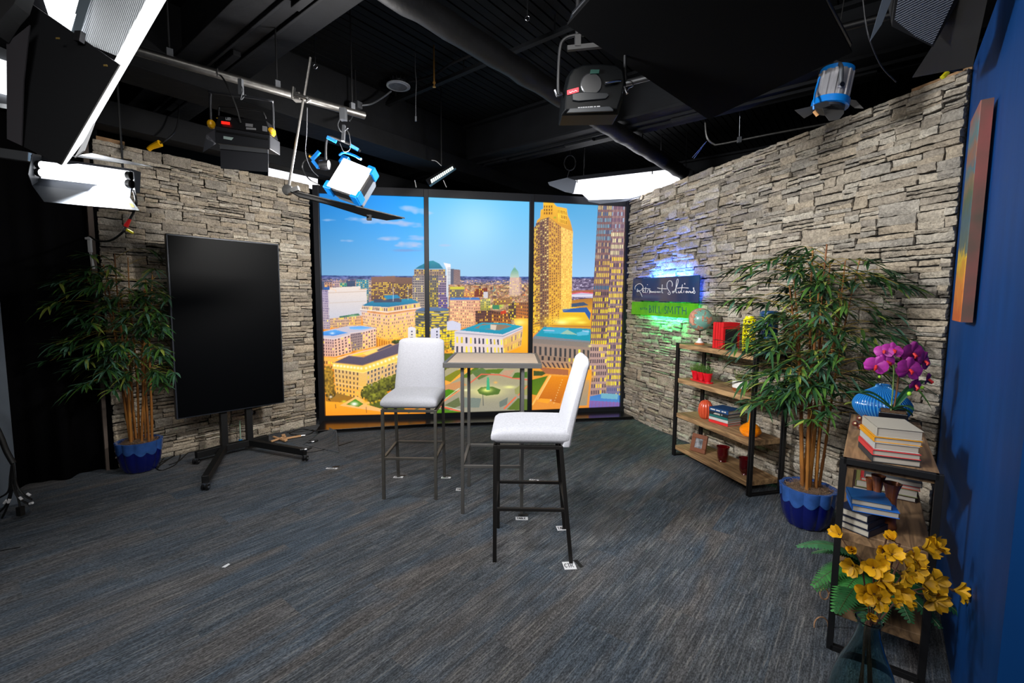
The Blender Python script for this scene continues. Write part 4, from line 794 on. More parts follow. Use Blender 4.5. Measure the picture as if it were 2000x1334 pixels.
# ================================================================= SIGNS ON THE RIGHT STONE WALL
def onW(px, py, off): return wl(px, py, RW0 + nR * off, RW1 + nR * off)
NAVY = mat('navy_acrylic', (8, 48, 92), .18, coat=.6, var=.12, vscale=5); GREEN = mat('green_acrylic', (92, 186, 22), .3, coat=.3, col2=(60, 160, 24), vscale=9)
SG = .085
def sign(nm, lb, corners, m):
    q = [onW(x, y, SG) for x, y in corners]; o = sum(q, Vector()) / 4; t = thing(nm, lb, 'sign', o)
    MB().slab(q, .008, nR).build('board', m, t, world=True)
    b = MB()
    for k in range(4):
        p = q[k] * .88 + o * .12; b.tube([p - nR * .008, p - nR * (SG + .015)], .005)
    b.build('standoff', CHR, t, world=True); return t
tn = sign('wall_sign', 'dark blue wall sign with white script lettering, above the green sign', [(1236.8, 544.3), (1366.7, 537.1), (1364.2, 591.3), (1234.4, 586.3)], NAVY)
tg = sign('wall_sign', 'green wall sign with dark block lettering, behind the globe', [(1234.2, 589.0), (1363.6, 593.0), (1361.8, 623.2), (1233.1, 613.3)], GREEN)
def cr(x, y): return (1230 + x / 11.118, 520 + y / 11.118)
ST = [[(118, 505), (113, 470), (135, 420), (190, 383), (240, 385), (280, 425), (288, 475), (255, 515), (190, 540), (165, 555), (160, 530), (185, 520), (200, 545), (230, 565), (255, 620), (270, 662)], [(165, 490), (160, 545)],
      [(262, 487), (350, 484), (445, 494)], [(282, 548), (305, 528), (290, 512), (275, 540), (292, 570), (325, 562)], [(347, 450), (340, 520), (338, 565), (362, 575)], [(385, 520), (382, 572)], [(384, 395), (384, 405)], [(405, 515), (430, 522), (426, 592)],
      [(440, 560), (458, 545), (450, 530), (440, 555), (455, 574), (472, 550), (480, 572), (496, 548), (503, 573), (520, 548), (530, 574), (548, 560), (556, 545), (546, 548), (556, 574), (580, 560), (590, 545), (600, 574), (620, 548), (632, 574), (655, 548), (668, 575)],
      [(706, 395), (700, 500), (698, 565), (722, 577)], [(600, 470), (680, 488), (800, 492)], [(920, 440), (926, 380), (900, 325), (850, 320), (812, 380), (810, 460), (850, 530), (882, 580), (868, 612), (840, 608), (828, 585), (848, 572)],
      [(940, 540), (925, 560), (940, 578), (960, 560), (940, 540)], [(968, 560), (1000, 480), (1040, 380), (1052, 300), (1035, 280), (1015, 330), (1005, 450), (1003, 560), (1030, 577)], [(1058, 540), (1062, 574), (1090, 572), (1100, 540), (1104, 577)],
      [(1145, 395), (1125, 500), (1118, 560), (1142, 577)], [(1030, 478), (1150, 466), (1275, 474)], [(1175, 530), (1170, 575)], [(1200, 370), (1190, 382), (1200, 392)], [(1232, 540), (1215, 558), (1232, 575), (1250, 558), (1232, 540), (1262, 556), (1275, 575), (1290, 545), (1306, 548), (1312, 576)],
      [(1325, 545), (1330, 574), (1355, 570), (1362, 548), (1368, 576), (1392, 520), (1390, 465), (1378, 480), (1395, 520), (1418, 560), (1405, 592), (1385, 580)]]
INKW = mat('white_lettering', (226, 228, 232), .5)
b = MB()
for s in ST: b.tube([onW(*cr(x, y), SG + .003) for x, y in (cubic([(x, y, 0) for x, y in s], 4) and [(v.x, v.y) for v in cubic([(x, y, 0) for x, y in s], 4)])], .0038, 5)
b.build('lettering', INKW, tn, world=True)
INKN = mat('navy_lettering', (10, 66, 96), .5)
def quadtext(strokes, th):
    b = MB()
    for s in strokes: b.tube([onW(*cr(x, y), SG + .001) for x, y in s], th, 4)
    return b
S_ = lambda x0, x1, y0, y1: [(x1, y0 + (y1 - y0) * .12), (x0 + (x1 - x0) * .55, y0), (x0 + (x1 - x0) * .12, y0 + (y1 - y0) * .2), (x0 + (x1 - x0) * .3, y0 + (y1 - y0) * .42), (x0 + (x1 - x0) * .75, y0 + (y1 - y0) * .6), (x1, y0 + (y1 - y0) * .82), (x0 + (x1 - x0) * .5, y1), (x0, y1 - (y1 - y0) * .08)]
big = [[(425, 855), (425, 1008)], [(425, 855), (455, 870), (462, 900), (450, 925), (425, 928)], [(450, 925), (472, 960), (465, 995), (425, 1008)], [(512, 860), (512, 1012)], [(556, 862), (556, 1014), (600, 1016)], [(636, 864), (636, 1018), (682, 1020)],
       S_(752, 802, 868, 1025), [(825, 1030), (835, 872), (880, 1000), (925, 875), (935, 1038)], [(985, 878), (985, 1040)], [(1012, 880), (1104, 884)], [(1060, 882), (1060, 1046)], [(1145, 886), (1142, 1050)], [(1225, 890), (1222, 1055)], [(1143, 962), (1224, 968)]]
quadtext(big, .0042).build('lettering', INKN, tg, world=True)
sm = [[(222, 895), (235, 945), (248, 900), (262, 946), (275, 898)], [(290, 898), (290, 946)], [(303, 898), (335, 900)], [(319, 899), (319, 946)], [(345, 900), (345, 948)], [(375, 901), (375, 950)], [(345, 924), (375, 926)]]
quadtext(sm, .0022).build('lettering', INKN, tg, world=True)
# ================================================================= PAINTING ON BLUE WALL
def art_mat():
    m = bpy.data.materials.new('abstract_painting'); m.use_nodes = True; N = m.node_tree.nodes; L = m.node_tree.links; b = N['Principled BSDF']; b.inputs['Roughness'].default_value = .75
    tc = N.new('ShaderNodeTexCoord'); sx = N.new('ShaderNodeSeparateXYZ'); L.new(tc.outputs['Object'], sx.inputs[0])
    n = N.new('ShaderNodeTexNoise'); n.inputs['Scale'].default_value = 9; n.inputs['Detail'].default_value = 5; n.inputs['Distortion'].default_value = 1.5; L.new(tc.outputs['Object'], n.inputs['Vector'])
    ad = N.new('ShaderNodeMath'); ad.operation = 'MULTIPLY_ADD'; L.new(n.outputs['Fac'], ad.inputs[0]); ad.inputs[1].default_value = .22; L.new(sx.outputs[2], ad.inputs[2])
    mr = N.new('ShaderNodeMapRange'); mr.inputs['From Min'].default_value = -.32; mr.inputs['From Max'].default_value = .55; L.new(ad.outputs[0], mr.inputs['Value'])
    r = N.new('ShaderNodeValToRGB'); e = r.color_ramp.elements; e[0].position = 0; e[0].color = rgb((196, 96, 40)); e[1].position = 1; e[1].color = rgb((150, 96, 84))
    for p_, c in ((.14, (214, 130, 50)), (.24, (206, 150, 40)), (.30, (214, 176, 40)), (.34, (92, 104, 92)), (.48, (70, 96, 104)), (.58, (84, 98, 70)), (.66, (130, 104, 76)), (.72, (70, 110, 120)), (.8, (146, 96, 70)), (.9, (80, 120, 124))):
        k = e.new(p_); k.color = rgb(c)
    L.new(mr.outputs[0], r.inputs[0]); v = N.new('ShaderNodeTexVoronoi'); v.inputs['Scale'].default_value = 22; L.new(tc.outputs['Object'], v.inputs['Vector'])
    x = N.new('ShaderNodeMix'); x.data_type = 'RGBA'; x.blend_type = 'MULTIPLY'; x.inputs['Factor'].default_value = .5; L.new(r.outputs[0], x.inputs[6]); L.new(v.outputs['Distance'], x.inputs[7]); 
    y = N.new('ShaderNodeMix'); y.data_type = 'RGBA'; y.inputs['Factor'].default_value = .35; L.new(r.outputs[0], y.inputs[6]); L.new(x.outputs[2], y.inputs[7]); L.new(y.outputs[2], b.inputs['Base Color']); return m
ta, tb = .73, 1.02; pc = BW0 + dB * ((ta + tb) / 2) + nB * .03 + Vector((0, 0, 1.875))
t = thing('canvas_painting', 'tall abstract canvas painting in yellow, teal and rust on the blue wall', 'painting', pc)
RB = Matrix((dB, nB, Vector((0, 0, 1)))).transposed()
MB().box((0, 0, 0), (tb - ta, .036, .90), RB).build('canvas_edge', mat('canvas_edge', (120, 62, 58), .8, col2=(70, 62, 52), vscale=4), t)
MB().box(nB * .0195, (tb - ta - .002, .003, .898), RB).build('painted_face', art_mat(), t)
# ================================================================= PROPS ON THE TALL SHELF
PAGE = mat('book_pages', (168, 160, 148), .8, var=.1, vscale=3, stretch=(1, 1, 90))
def S1(s, d, z=0.): return A1 + dS * s + nS * d + Vector((0, 0, z))     # point on shelf: s along, d back
RS = Matrix((dS, nS, Vector((0, 0, 1)))).transposed()
if RS.determinant() < 0: RS = Matrix((dS, -nS, Vector((0, 0, 1)))).transposed()
def shx(px, d, z):                            # s along the shelf where depth d shows at this column
    lo, hi = -.3, 1.3
    for _ in range(40):
        m = (lo + hi) / 2; x = prj([tuple(S1(m, d, z))])[0][0]
        if x < px: lo = m
        else: hi = m
    return lo
def sp(px, py, z): # shelf point under a foot at that height
    return fl(px, py, z)
def book(label, o, ex, ey, w, d, h, cover, up=Vector((0, 0, 1)), group=None, spine='x0', pages=None, text=None):
    """o: corner, ex along w, ey along d, thickness h along up. spine: 'y0','x0' side"""
    ex, ey, up = Vector(ex).normalized(), Vector(ey).normalized(), Vector(up).normalized()
    t = thing('book', label, 'book', o, 0, group); c = .0025
    def bx_(x0, x1, y0, y1, z0, z1, nm, m, bv=0):
        ce = ex * (x0 + x1) / 2 + ey * (y0 + y1) / 2 + up * (z0 + z1) / 2
        R = Matrix((ex, ey, up)).transposed(); return MB().box(ce, (x1 - x0, y1 - y0, z1 - z0), R).build(nm, m, t, bevel=bv)
    b = MB(); R = Matrix((ex, ey, up)).transposed()
    b.box(ex * w / 2 + ey * d / 2 + up * c / 2, (w, d, c), R); b.box(ex * w / 2 + ey * d / 2 + up * (h - c / 2), (w, d, c), R)
    s = .003
    if spine == 'x0': b.box(ex * s / 2 + ey * d / 2 + up * h / 2, (s, d, h), R); pg = (s, w - .004, .004, d - .004)
    elif spine == 'y0': b.box(ex * w / 2 + ey * s / 2 + up * h / 2, (w, s, h), R); pg = (.004, w - .004, s, d - .004)
    elif spine == 'x1': b.box(ex * (w - s / 2) + ey * d / 2 + up * h / 2, (s, d, h), R); pg = (.004, w - s, .004, d - .004)
    b.build('cover', cover, t, bevel=.001)
    bx_(pg[0], pg[1], pg[2], pg[3], c, h - c, 'pages', pages or PAGE)
    if text:
        if spine == 'y0':
            bb = MB()
            for (x0, x1, z0, z1) in text: bb.box(ex * (x0 + x1) / 2 * w + ey * (-.0004) + up * (z0 + z1) / 2 * h, ((x1 - x0) * w, .0008, (z1 - z0) * h), R)
            bb.build('spine_lettering', mat('spine_print', (205, 200, 190), .6), t)
    return t
# globe
gp = S1(shx(1366, .14, 1.105), .14, 1.105)
t = thing('globe', 'small antique style globe on a white and wood turned stand', 'globe', gp)
def globe_mat():
    m = bpy.data.materials.new('globe_map'); m.use_nodes = True; N = m.node_tree.nodes; L = m.node_tree.links; b = N['Principled BSDF']; b.inputs['Roughness'].default_value = .3
    tc = N.new('ShaderNodeTexCoord'); n = N.new('ShaderNodeTexNoise'); n.inputs['Scale'].default_value = 14.; n.inputs['Detail'].default_value = 7; n.inputs['Roughness'].default_value = .55; L.new(tc.outputs['Object'], n.inputs['Vector'])
    r = N.new('ShaderNodeValToRGB'); r.color_ramp.interpolation = 'CONSTANT'; e = r.color_ramp.elements; e[0].color = rgb((104, 150, 136)); e[0].position = 0; e[1].position = .53; e[1].color = rgb((90, 60, 50))
    k = e.new(.54); k.color = rgb((186, 122, 96)); k = e.new(.6); k.color = rgb((204, 150, 124)); k = e.new(.5); k.color = rgb((126, 168, 150))
    L.new(n.outputs['Fac'], r.inputs[0]); L.new(r.outputs[0], b.inputs['Base Color']); return m
MB().lathe([(0, 0), (.044, 0), (.046, .008), (.040, .016), (.030, .018), (0, .018)], 32).build('base', mat('warm_wood', (176, 100, 56), .4), t, smooth=40)
MB().lathe([(.034, .018), (.033, .026), (.020, .036), (.014, .044), (.016, .052), (.013, .062), (0, .062)], 32).build('foot', mat('white_ceramic', (222, 218, 216), .25), t, smooth=60)
MB().lathe([(.006, .06), (.006, .13)], 12).build('stem', mat('bronze', (70, 52, 42), .4, .6), t, smooth=60)
b = MB(); rr = .108; b.lathe([(rr * math.sin(a), .236 - rr * math.cos(a)) for a in [PI * i / 28 for i in range(29)]], 48); b.build('sphere', globe_mat(), t, smooth=80)
MB().lathe([(.022, .126), (.026, .13), (.01, .133)], 20).build('collar', MATS['bronze'], t, smooth=60)
# red books + bookends
RED = mat('red_cloth', (196, 16, 24), .55, var=.06, vscale=20); p0 = sp(1391, 676, 1.105); k = (p0 - S1(0, 0, 1.105)); d0 = .05; s0 = shx(1391, d0, 1.105); sS = s0
for i, w in enumerate((.034, .031, .031, .036)):
    book('upright red cloth book, %s in the row of four' % ('leftmost', 'second from left', 'third from left', 'rightmost')[i], S1(s0, d0, 1.106), nS, Vector((0, 0, 1)), .165, .225, w - .003, RED, up=dS, group='red books on the top shelf', spine='x0')
    s0 += w
def bookend(lb, s, sg):
    t = thing('bookend', lb, 'bookend', S1(s, d0, 1.106)); b = MB()
    b.box(nS * .075 + dS * .002 * sg + Vector((0, 0, .085)), (.002, .12, .17), RS); b.build('upright_plate', BLKM, t)
    b = MB(); b.box(nS * .075 + dS * .04 * sg + Vector((0, 0, .0015)), (.076, .13, .0016), RS); b.build('foot_plate', BLKM, t)
    return t
bookend('black metal bookend right of the red books', s0 + .001, 1)
bookend('black metal bookend left of the red books', sS - .001, -1)
# pierced yellow vase
yp = S1(shx(1461, .13, 1.105), .13, 1.105); YV = mat('yellow_glaze', (226, 214, 10), .22, coat=.5)
t = thing('vase', 'yellow pierced lattice vase on the top shelf', 'vase', (yp.x, yp.y, 1.105))
R0 = .042
prof = lambda z: R0 * (1 + .06 * math.sin(z / .285 * PI)) * (1 if z < .26 else 1 - (z - .26) * 8)
b = MB(); nw = 9
for k in range(nw):
    for sg in (1, -1):
        pts = []
        for i in range(61):
            z = .018 + (.262 - .018) * i / 60; a = 2 * PI * k / nw + sg * .35 * math.sin(z / .262 * 2 * PI * 3.5 + (0 if sg > 0 else 0)) ; r = prof(z); pts.append((r * math.cos(a), r * math.sin(a), z))
        b.tube(pts, .0042, 6)
b.build('lattice_wall', YV, t, smooth=80)
MB().lathe([(0, .0), (.038, .0), (.044, .006), (.045, .02), (.040, .022), (0, .012)], 36).build('base', YV, t, smooth=50)
MB().lathe([(.043, .255), (.042, .262), (.034, .275), (.033, .288), (.028, .288), (.030, .272), (.038, .258)], 36).build('rim', YV, t, smooth=50)
# woven blue vase
bp_ = S1(shx(1498, .16, 1.105), .16, 1.105); BV = mat('navy_glaze', (22, 62, 104), .25, coat=.5)
t = thing('vase', 'tall navy blue woven texture vase on the top shelf', 'vase', (bp_.x, bp_.y, 1.105))
def weave(r, z, a):
    if z < .012 or z > .325: return r
    u = a / (2 * PI) * 22; v = z / .0165; k = int(math.floor(u) + math.floor(v)) % 2
    fu, fv = u % 1, v % 1
    return r + (.0045 * (math.sin(fu * PI) ** .5) * (.4 + .6 * abs(fv - .5)) if k else .0045 * (math.sin(fv * PI) ** .5) * (.4 + .6 * abs(fu - .5)) - .001)
pr_ = [(0, 0), (.05, 0), (.062, .01)] + [(.064, .014 + i * .0035) for i in range(90)] + [(.058, .332), (.05, .334), (.05, .26), (0, .26)]
MB().lathe(pr_, 132, rfun=weave).build('body', BV, t, smooth=50)
# red trio pots on tray
LEAF1 = mat('succulent_green', (90, 128, 50), .5, attr='Col', var=.15, vscale=40)
def rosette(b, c, n, ln, wd, el, col, rn, layers=3):
    for l in range(layers):
        for k in range(n):
            a = 2 * PI * (k + l * .5) / n + rn.uniform(-.2, .2); e = el + l * .35 + rn.uniform(-.1, .1); L = ln * (1 - .22 * l) * rn.uniform(.85, 1.1)
            d = Vector((math.cos(a) * math.cos(e), math.sin(a) * math.cos(e), math.sin(e))); s = Vector((-math.sin(a), math.cos(a), 0)); u = d.cross(s)
            f = rn.uniform(.75, 1.25); cc = (lin(col[0]) * f, lin(col[1]) * f, lin(col[2]) * f, 1)
            vs = [c - s * wd * .4, c + s * wd * .4, c + d * L * .55 + s * wd + u * .0, c + d * L * .55 - s * wd, c + d * L, c + d * L * .5 + u * (-wd * .5)]
            b.add(vs, [(0, 1, 5), (1, 2, 5), (2, 4, 5), (4, 3, 5), (3, 0, 5)], cc)
tc_ = sp(1371, 741, .772); tl, tr = sp(1343, 735, .772), sp(1397, 744, .772); dt = (tr - tl); dt.z = 0; Lr = max(.2, min(.27, dt.length)); 
dc_ = .10; sc_ = shx(1370, dc_, .772); RP = mat('red_glaze', (196, 14, 30), .25, coat=.4)
t = thing('pot_tray', 'narrow red tray under three small red pots', 'tray', S1(sc_, dc_, .772))
b = MB(); pts = []
for a in [PI / 2 + PI * i / 12 for i in range(13)] + [-PI / 2 + PI * i / 12 for i in range(13)]:
    sgn = -1 if math.cos(a) < 0 else 1; pts.append(dS * (sgn * (Lr / 2 - .045) + .045 * math.cos(a)) + nS * .045 * math.sin(a) + Vector((0, 0, .014)))
b.slab(pts[:13] + pts[13:], .013, (0, 0, 1)); b.build('tray', RP, t, bevel=.002)
rn = random.Random(5)
for i in range(3):
    o = S1(sc_ + (i - 1) * (Lr / 3 - .006), dc_, .787); t = thing('potted_succulent', 'small red pot with %s, %s on the red tray' % (('loose pale jade sprigs', 'dense upright green sprigs', 'dark green conifer-like sprigs')[i], ('leftmost', 'middle', 'rightmost')[i]), 'potted plant', o, 0, 'small plants in red pots')
    MB().lathe([(0, 0), (.026, 0), (.037, .06), (.041, .06), (.042, .078), (.038, .078), (.035, .062), (0, .062)], 28).build('pot', RP, t, smooth=40)
    b = MB()
    cols = ((120, 150, 80), (96, 140, 50), (70, 120, 56))[i]
    for q in range((22, 40, 46)[i]):
        a, r = rn.uniform(0, 2 * PI), rn.uniform(0, .036); h = rn.uniform(.03, (.075, .085, .07)[i]); c = Vector((r * math.cos(a), r * math.sin(a), .062)); top = c + Vector((math.cos(a) * r * .5, math.sin(a) * r * .5, h))
        b.tube([c, top], .0012, 4, col=(lin(90), lin(110), lin(50), 1))
        for z in range(4): rosette(b, c.lerp(top, .4 + .2 * z), 5, (.016, .012, .011)[i], (.0045, .0025, .002)[i], .5, cols, rn, 1)
    b.build('foliage', LEAF1, t, attr=True)

t = thing('potted_succulent', 'white and copper round pot of mixed succulents on the second shelf', 'potted plant', S1(shx(1447, .13, .772), .13, .773))
MB().lathe([(0, 0), (.058, 0), (.066, .012), (.0675, .03)], 40).build('copper_band', mat('copper', (196, 124, 76), .3, .8), t, smooth=50)
MB().lathe([(.0675, .03), (.068, .06), (.066, .088), (.060, .088), (.058, .07), (0, .07)], 40).build('pot', mat('white_stone', (214, 210, 204), .7, var=.08, vscale=60), t, smooth=50)
b = MB()
for q in range(26):
    a, r = rn.uniform(0, 2 * PI), .055 * rn.random() ** .5; rosette(b, Vector((r * math.cos(a), r * math.sin(a), .085 + rn.uniform(0, .03) + (.055 - r) * .6)), 8, rn.uniform(.022, .036), .007, .25, rn.choice([(130, 140, 70), (90, 110, 60), (150, 150, 90), (86, 112, 72), (120, 110, 60)]), rn, 3)
for q in range(14):
    a, r = rn.uniform(0, 2 * PI), .05 * rn.random(); c = Vector((r * math.cos(a), r * math.sin(a), .08)); b.tube([c, c + Vector((math.cos(a) * .03, math.sin(a) * .03, rn.uniform(.06, .10)))], .002, 4, col=(lin(96), lin(120), lin(60), 1))
b.build('foliage', LEAF1, t, attr=True)
# pumpkin vase

t = thing('vase', 'terracotta orange ribbed gourd vase on the third shelf', 'vase', S1(shx(1377, .13, .433), .13, .433)); TER = mat('terracotta_glaze', (192, 74, 44), .25, coat=.5)
def ribs(r, z, a): return r * (1 - .10 * abs(math.sin(a * 5)) ** .25 * 0 - .14 * (1 - abs(math.sin(a * 6)) ** .35))
MB().lathe([(0, 0), (.035, 0), (.052, .02), (.062, .06), (.064, .09), (.056, .13), (.042, .158), (.022, .17), (.018, .165), (.016, .14), (0, .14)], 120, rfun=ribs).build('body', TER, t, smooth=60)
# book stack
def along(px1, py1, px2, py2, z): a, c = fl(px1, py1, z), fl(px2, py2, z); return a, (c - a)
NVB = mat('navy_cover', (18, 62, 108), .55); BLB = mat('black_cover', (28, 32, 36), .55); TLB = mat('teal_cover', (24, 96, 92), .5); WHB = mat('white_cover', (182, 182, 178), .5); RDB = mat('red_cover', (206, 40, 40), .5)
c0 = fl(1421, 834, .433); e1 = fl(1387, 824, .433) - c0; e2 = fl(1456, 828, .433) - c0; ex = e1.normalized(); ey = Vector((-ex.y, ex.x, 0))
if ey.dot(e2) < 0: ey = -ey
z = .434; w = min(.27, max(.2, e1.length)); dd = .17
for (h, m, lb, jj, tx) in ((.026, RDB, 'red book at the bottom of the third shelf stack', 0, None), (.026, WHB, 'white book second from bottom of the third shelf stack', 0, None), (.022, TLB, 'teal book in the middle of the third shelf stack', .004, None), (.028, BLB, 'black book with worn gilt lettering, second from the top of its stack', .002, [(.3, .34, .3, .7), (.4, .75, .25, .4), (.42, .7, .55, .7)]), (.036, NVB, 'navy blue book on top of the third shelf stack', 0, [(.12, .2, .35, .65), (.24, .34, .35, .65), (.42, .62, .35, .65), (.68, .92, .35, .65)])):
    book(lb, c0 + Vector((0, 0, z - .433)) + ex * jj + ey * jj, ex, ey, w - jj, dd - jj, h - .001, m, group='books stacked on the third shelf', spine='y0', text=tx); z += h
# orange bottle vase
OV = mat('orange_glaze', (240, 138, 6), .22, coat=.5)
t = thing('vase', 'bright orange ribbed bottle vase behind the shelf post', 'vase', S1(shx(1465, .12, .433), .12, .433))
pr_ = [(0, 0), (.045, 0)]
for i in range(60):
    z = .004 + .105 * i / 59; r = .078 * math.sin(PI * (.22 + .70 * (i / 59))) ** .9; r += .003 * math.sin(i * 1.25); pr_.append((r, z))
pr_ += [(.02, .118), (.014, .13), (.013, .17), (.016, .20), (.012, .20), (.010, .17), (0, .16)]
MB().lathe(pr_, 48, rfun=lambda r, z, a: r + (.002 * math.sin(a * 3 + z * 90) if .01 < z < .1 else 0)).build('body', OV, t, smooth=60)
# photo frame
FW, FH = .15, .165
fo = S1(shx(1362, .07, .112), .07, .1155); t = thing('photo_frame', 'brown wooden photo frame with a grey portrait on the bottom shelf', 'photo frame', fo)
ang = math.radians(22); dx = (dS * math.cos(ang) + nS * math.sin(ang)).normalized(); back = Vector((-dx.y, dx.x, 0)); back = back if back.dot(nS) > 0 else -back
upf = (Vector((0, 0, 1)) + back * .28).normalized(); nf = dx.cross(upf).normalized(); nf = nf if nf.dot(back) < 0 else -nf
b = MB(); FRW = mat('walnut_frame', (110, 62, 38), .45)
def fq(x, y, o): return dx * x + upf * y + nf * o
for (x0, x1, y0, y1) in ((-FW / 2, FW / 2, 0, .038), (-FW / 2, FW / 2, FH - .038, FH), (-FW / 2, -FW / 2 + .038, .038, FH - .038), (FW / 2 - .038, FW / 2, .038, FH - .038)):
    b.slab([fq(x0, y0, .01), fq(x1, y0, .01), fq(x1, y1, .01), fq(x0, y1, .01)], .02, nf)
b.build('frame', FRW, t, bevel=.003)
pm = mat('grey_photo', (150, 150, 152), .3, col2=(50, 50, 54), vscale=26); MB().slab([fq(-FW / 2 + .036, .036, .002), fq(FW / 2 - .036, .036, .002), fq(FW / 2 - .036, FH - .036, .002), fq(-FW / 2 + .036, FH - .036, .002)], .003, nf).build('photograph', pm, t)
MB().slab([fq(-.02, 0.01, -.011), fq(.02, .01, -.011), fq(.02, .12, -.011), fq(-.02, .12, -.011)], .002, nf).build('backing', BLKM, t)
b = MB(); b.slab([fq(-.02, .1, -.012), fq(.02, .1, -.012), back * .085 + dx * .02 + Vector((0, 0, .001)), back * .085 - dx * .02 + Vector((0, 0, .001))], .002, back); b.build('easel_leg', BLKM, t)
# red glass votives
RG = mat('ruby_glass', (120, 4, 16), .06, trans=.75, ior=1.5, coat=.3)
for (px, py, lb) in ((1411, .13, 'dark red glass candle holder, left one on the bottom shelf'), (1455, .10, 'dark red glass candle holder behind the front shelf post')):
    t = thing('candle_holder', lb, 'candle holder', S1(shx(px, py, .112), py, .113), 0, 'red glass candle holders')
    MB().lathe([(0, 0), (.030, 0), (.034, .006), (.030, .014), (.042, .03), (.046, .07), (.046, .11), (.054, .135), (.051, .135), (.043, .11), (.042, .04), (.03, .02), (0, .02)], 40).build('glass', RG, t, smooth=60)
    MB().lathe([(0, .021), (.028, .021), (.028, .05), (0, .05)], 24).build('candle', mat('red_wax', (110, 10, 18), .6), t, smooth=40)
# ================================================================= PROPS ON THE LOW SHELF
Z = .853
P0 = fl(1703, 902, Z); Q0 = fl(1799, 914, Z); R0_ = fl(1687, 868, Z); ex = (Q0 - P0).normalized(); ey = Vector((-ex.y, ex.x, 0)); ey = ey if ey.dot(R0_ - P0) > 0 else -ey
CREAM = mat('cream_cover', (172, 166, 152), .6); MUST = mat('mustard_cover', (222, 150, 20), .5); DKB = mat('charcoal_cover', (44, 46, 50), .6); CORAL = mat('coral_cover', (206, 60, 60), .5)
z = Z + .001; W0_ = (Q0 - P0).length
for (h, m, lb, dx_, dy_, wn, dn) in ((.026, DKB, 'charcoal book at the bottom of the stack before the orchid', 0, 0, 0, 0), (.024, CORAL, 'coral red book second from bottom before the orchid', 0, .006, .0, 0), (.030, WHB, 'white book in the middle of the stack before the orchid', .006, .012, .01, 0), (.022, MUST, 'mustard yellow book second from top before the orchid', .004, .016, .0, 0), (.040, CREAM, 'thick cream book on top of the stack before the orchid', .012, .02, .006, .0)):
    book(lb, P0 + Vector((0, 0, z - Z)) + ex * dx_ + ey * dy_, ex, ey, W0_ - wn, .215 - dn, h - .001, m, group='books stacked before the orchid', spine='x0'); z += h
o = MB().box((0, 0, 0), (.018, .213, .0008), Matrix((ex, ey, Vector((0, 0, 1)))).transposed())
# blue squat vase
bc = at(1723, 780, 2.50); BV2 = mat('cobalt_glaze', (10, 80, 150), .16, coat=.7)
t = thing('vase', 'wide squat cobalt blue swirled vase behind the orchid', 'vase', (bc.x + .0, bc.y - .0, Z))
RV = .132
def swirl(r, z, a): return r + .0024 * math.sin(a * 52 + z * 70) * (1 if .008 < z < .2 else .2)
pr_ = [(0, 0), (.045, .0)]
for i in range(1, 40):
    f = i / 40; zz_ = .175 * f; r = RV * (math.sin(PI * (.12 + .82 * f)) ** .62) ; pr_.append((max(.045, r), zz_))
pr_ += [(.046, .178), (.034, .186), (.030, .196), (.034, .201), (.027, .201), (.024, .19), (0, .18)]
b = MB(); b.lathe(pr_, 416, rfun=swirl)
b.c = [((lin(10) + (lin(70) - lin(10)) * q, lin(84) + (lin(150) - lin(84)) * q, lin(156) + (lin(200) - lin(156)) * q, 1)) for q in [max(0, math.sin(math.atan2(v[1], v[0]) * 52 + v[2] * 70)) ** 3 for v in b.v]]
b.build('body', mat('cobalt_glaze_ribbed', (10, 80, 150), .16, coat=.7, attr='Col'), t, smooth=60, attr=True)
# orchid
oc = at(1744, 806, 2.24); oc = Vector((oc.x, oc.y, Z)); t = thing('potted_orchid', 'magenta orchid in a black square pot on the low shelf', 'orchid', oc)
b = MB(); R_ = Matrix((UD, VD, Vector((0, 0, 1)))).transposed(); b.slab([R_ @ Vector(v) for v in ((-.056, -.056, .112), (.056, -.056, .112), (.056, .056, .112), (-.056, .056, .112))], .11, (0, 0, 1)); b.build('pot', mat('black_ceramic', (16, 16, 20), .2, coat=.5), t, bevel=.004)
MB().box(Vector((0, 0, .1135)), (.096, .096, .004), R_).build('moss', mat('dry_moss', (92, 66, 44), .95, bump=1, bscale=200), t)
def strap(b, c, a, ln, w, rise, droop, col):
    n = 10; d = Vector((math.cos(a), math.sin(a), 0)); s = Vector((-math.sin(a), math.cos(a), 0)); vs = []; fs = []
    for i in range(n + 1):
        f = i / n; p = c + d * ln * f + Vector((0, 0, rise * math.sin(f * PI * .55) - droop * f * f)); ww = w * (math.sin(PI * min(1, .12 + f * .88)) ** .6) if f < 1 else .001
        vs += [p - s * ww + Vector((0, 0, .008)), p, p + s * ww + Vector((0, 0, .008))]
    for i in range(n):
        for j in (0, 1): q = i * 3 + j; fs.append((q, q + 1, q + 4, q + 3))
    b.add(vs, fs, col)
ORL = mat('orchid_leaf', (22, 62, 34), .35, attr='Col'); g_ = lambda c, f=1.: (lin(c[0]) * f, lin(c[1]) * f, lin(c[2]) * f, 1)
for (a, ln, w, ri, dr) in ((2.75, .20, .022, .09, .02), (2.6, .16, .02, .11, .05), (-.05, .17, .026, .16, .02), (-1.4, .10, .02, .05, .03), (-.4, .08, .02, .03, .05)):
    b = MB(); strap(b, Vector((0, 0, .115)), a, ln, w, ri, dr, g_((28, 74, 44), rn.uniform(.8, 1.2))); o = b.build('leaf', ORL, t, attr=True, smooth=60); md = o.modifiers.new('s', 'SOLIDIFY'); md.thickness = .002
Yo = oc.y; st = [oc + Vector((0, 0, .11)), at(1752, 760, Yo - .0), at(1757, 715, Yo - .02), at(1762, 677, Yo - .02)]
MB().tube(cubic(st, 6), .0042, 6).build('flower_stem', mat('orchid_stem', (96, 60, 36), .6), t, world=True, smooth=60)
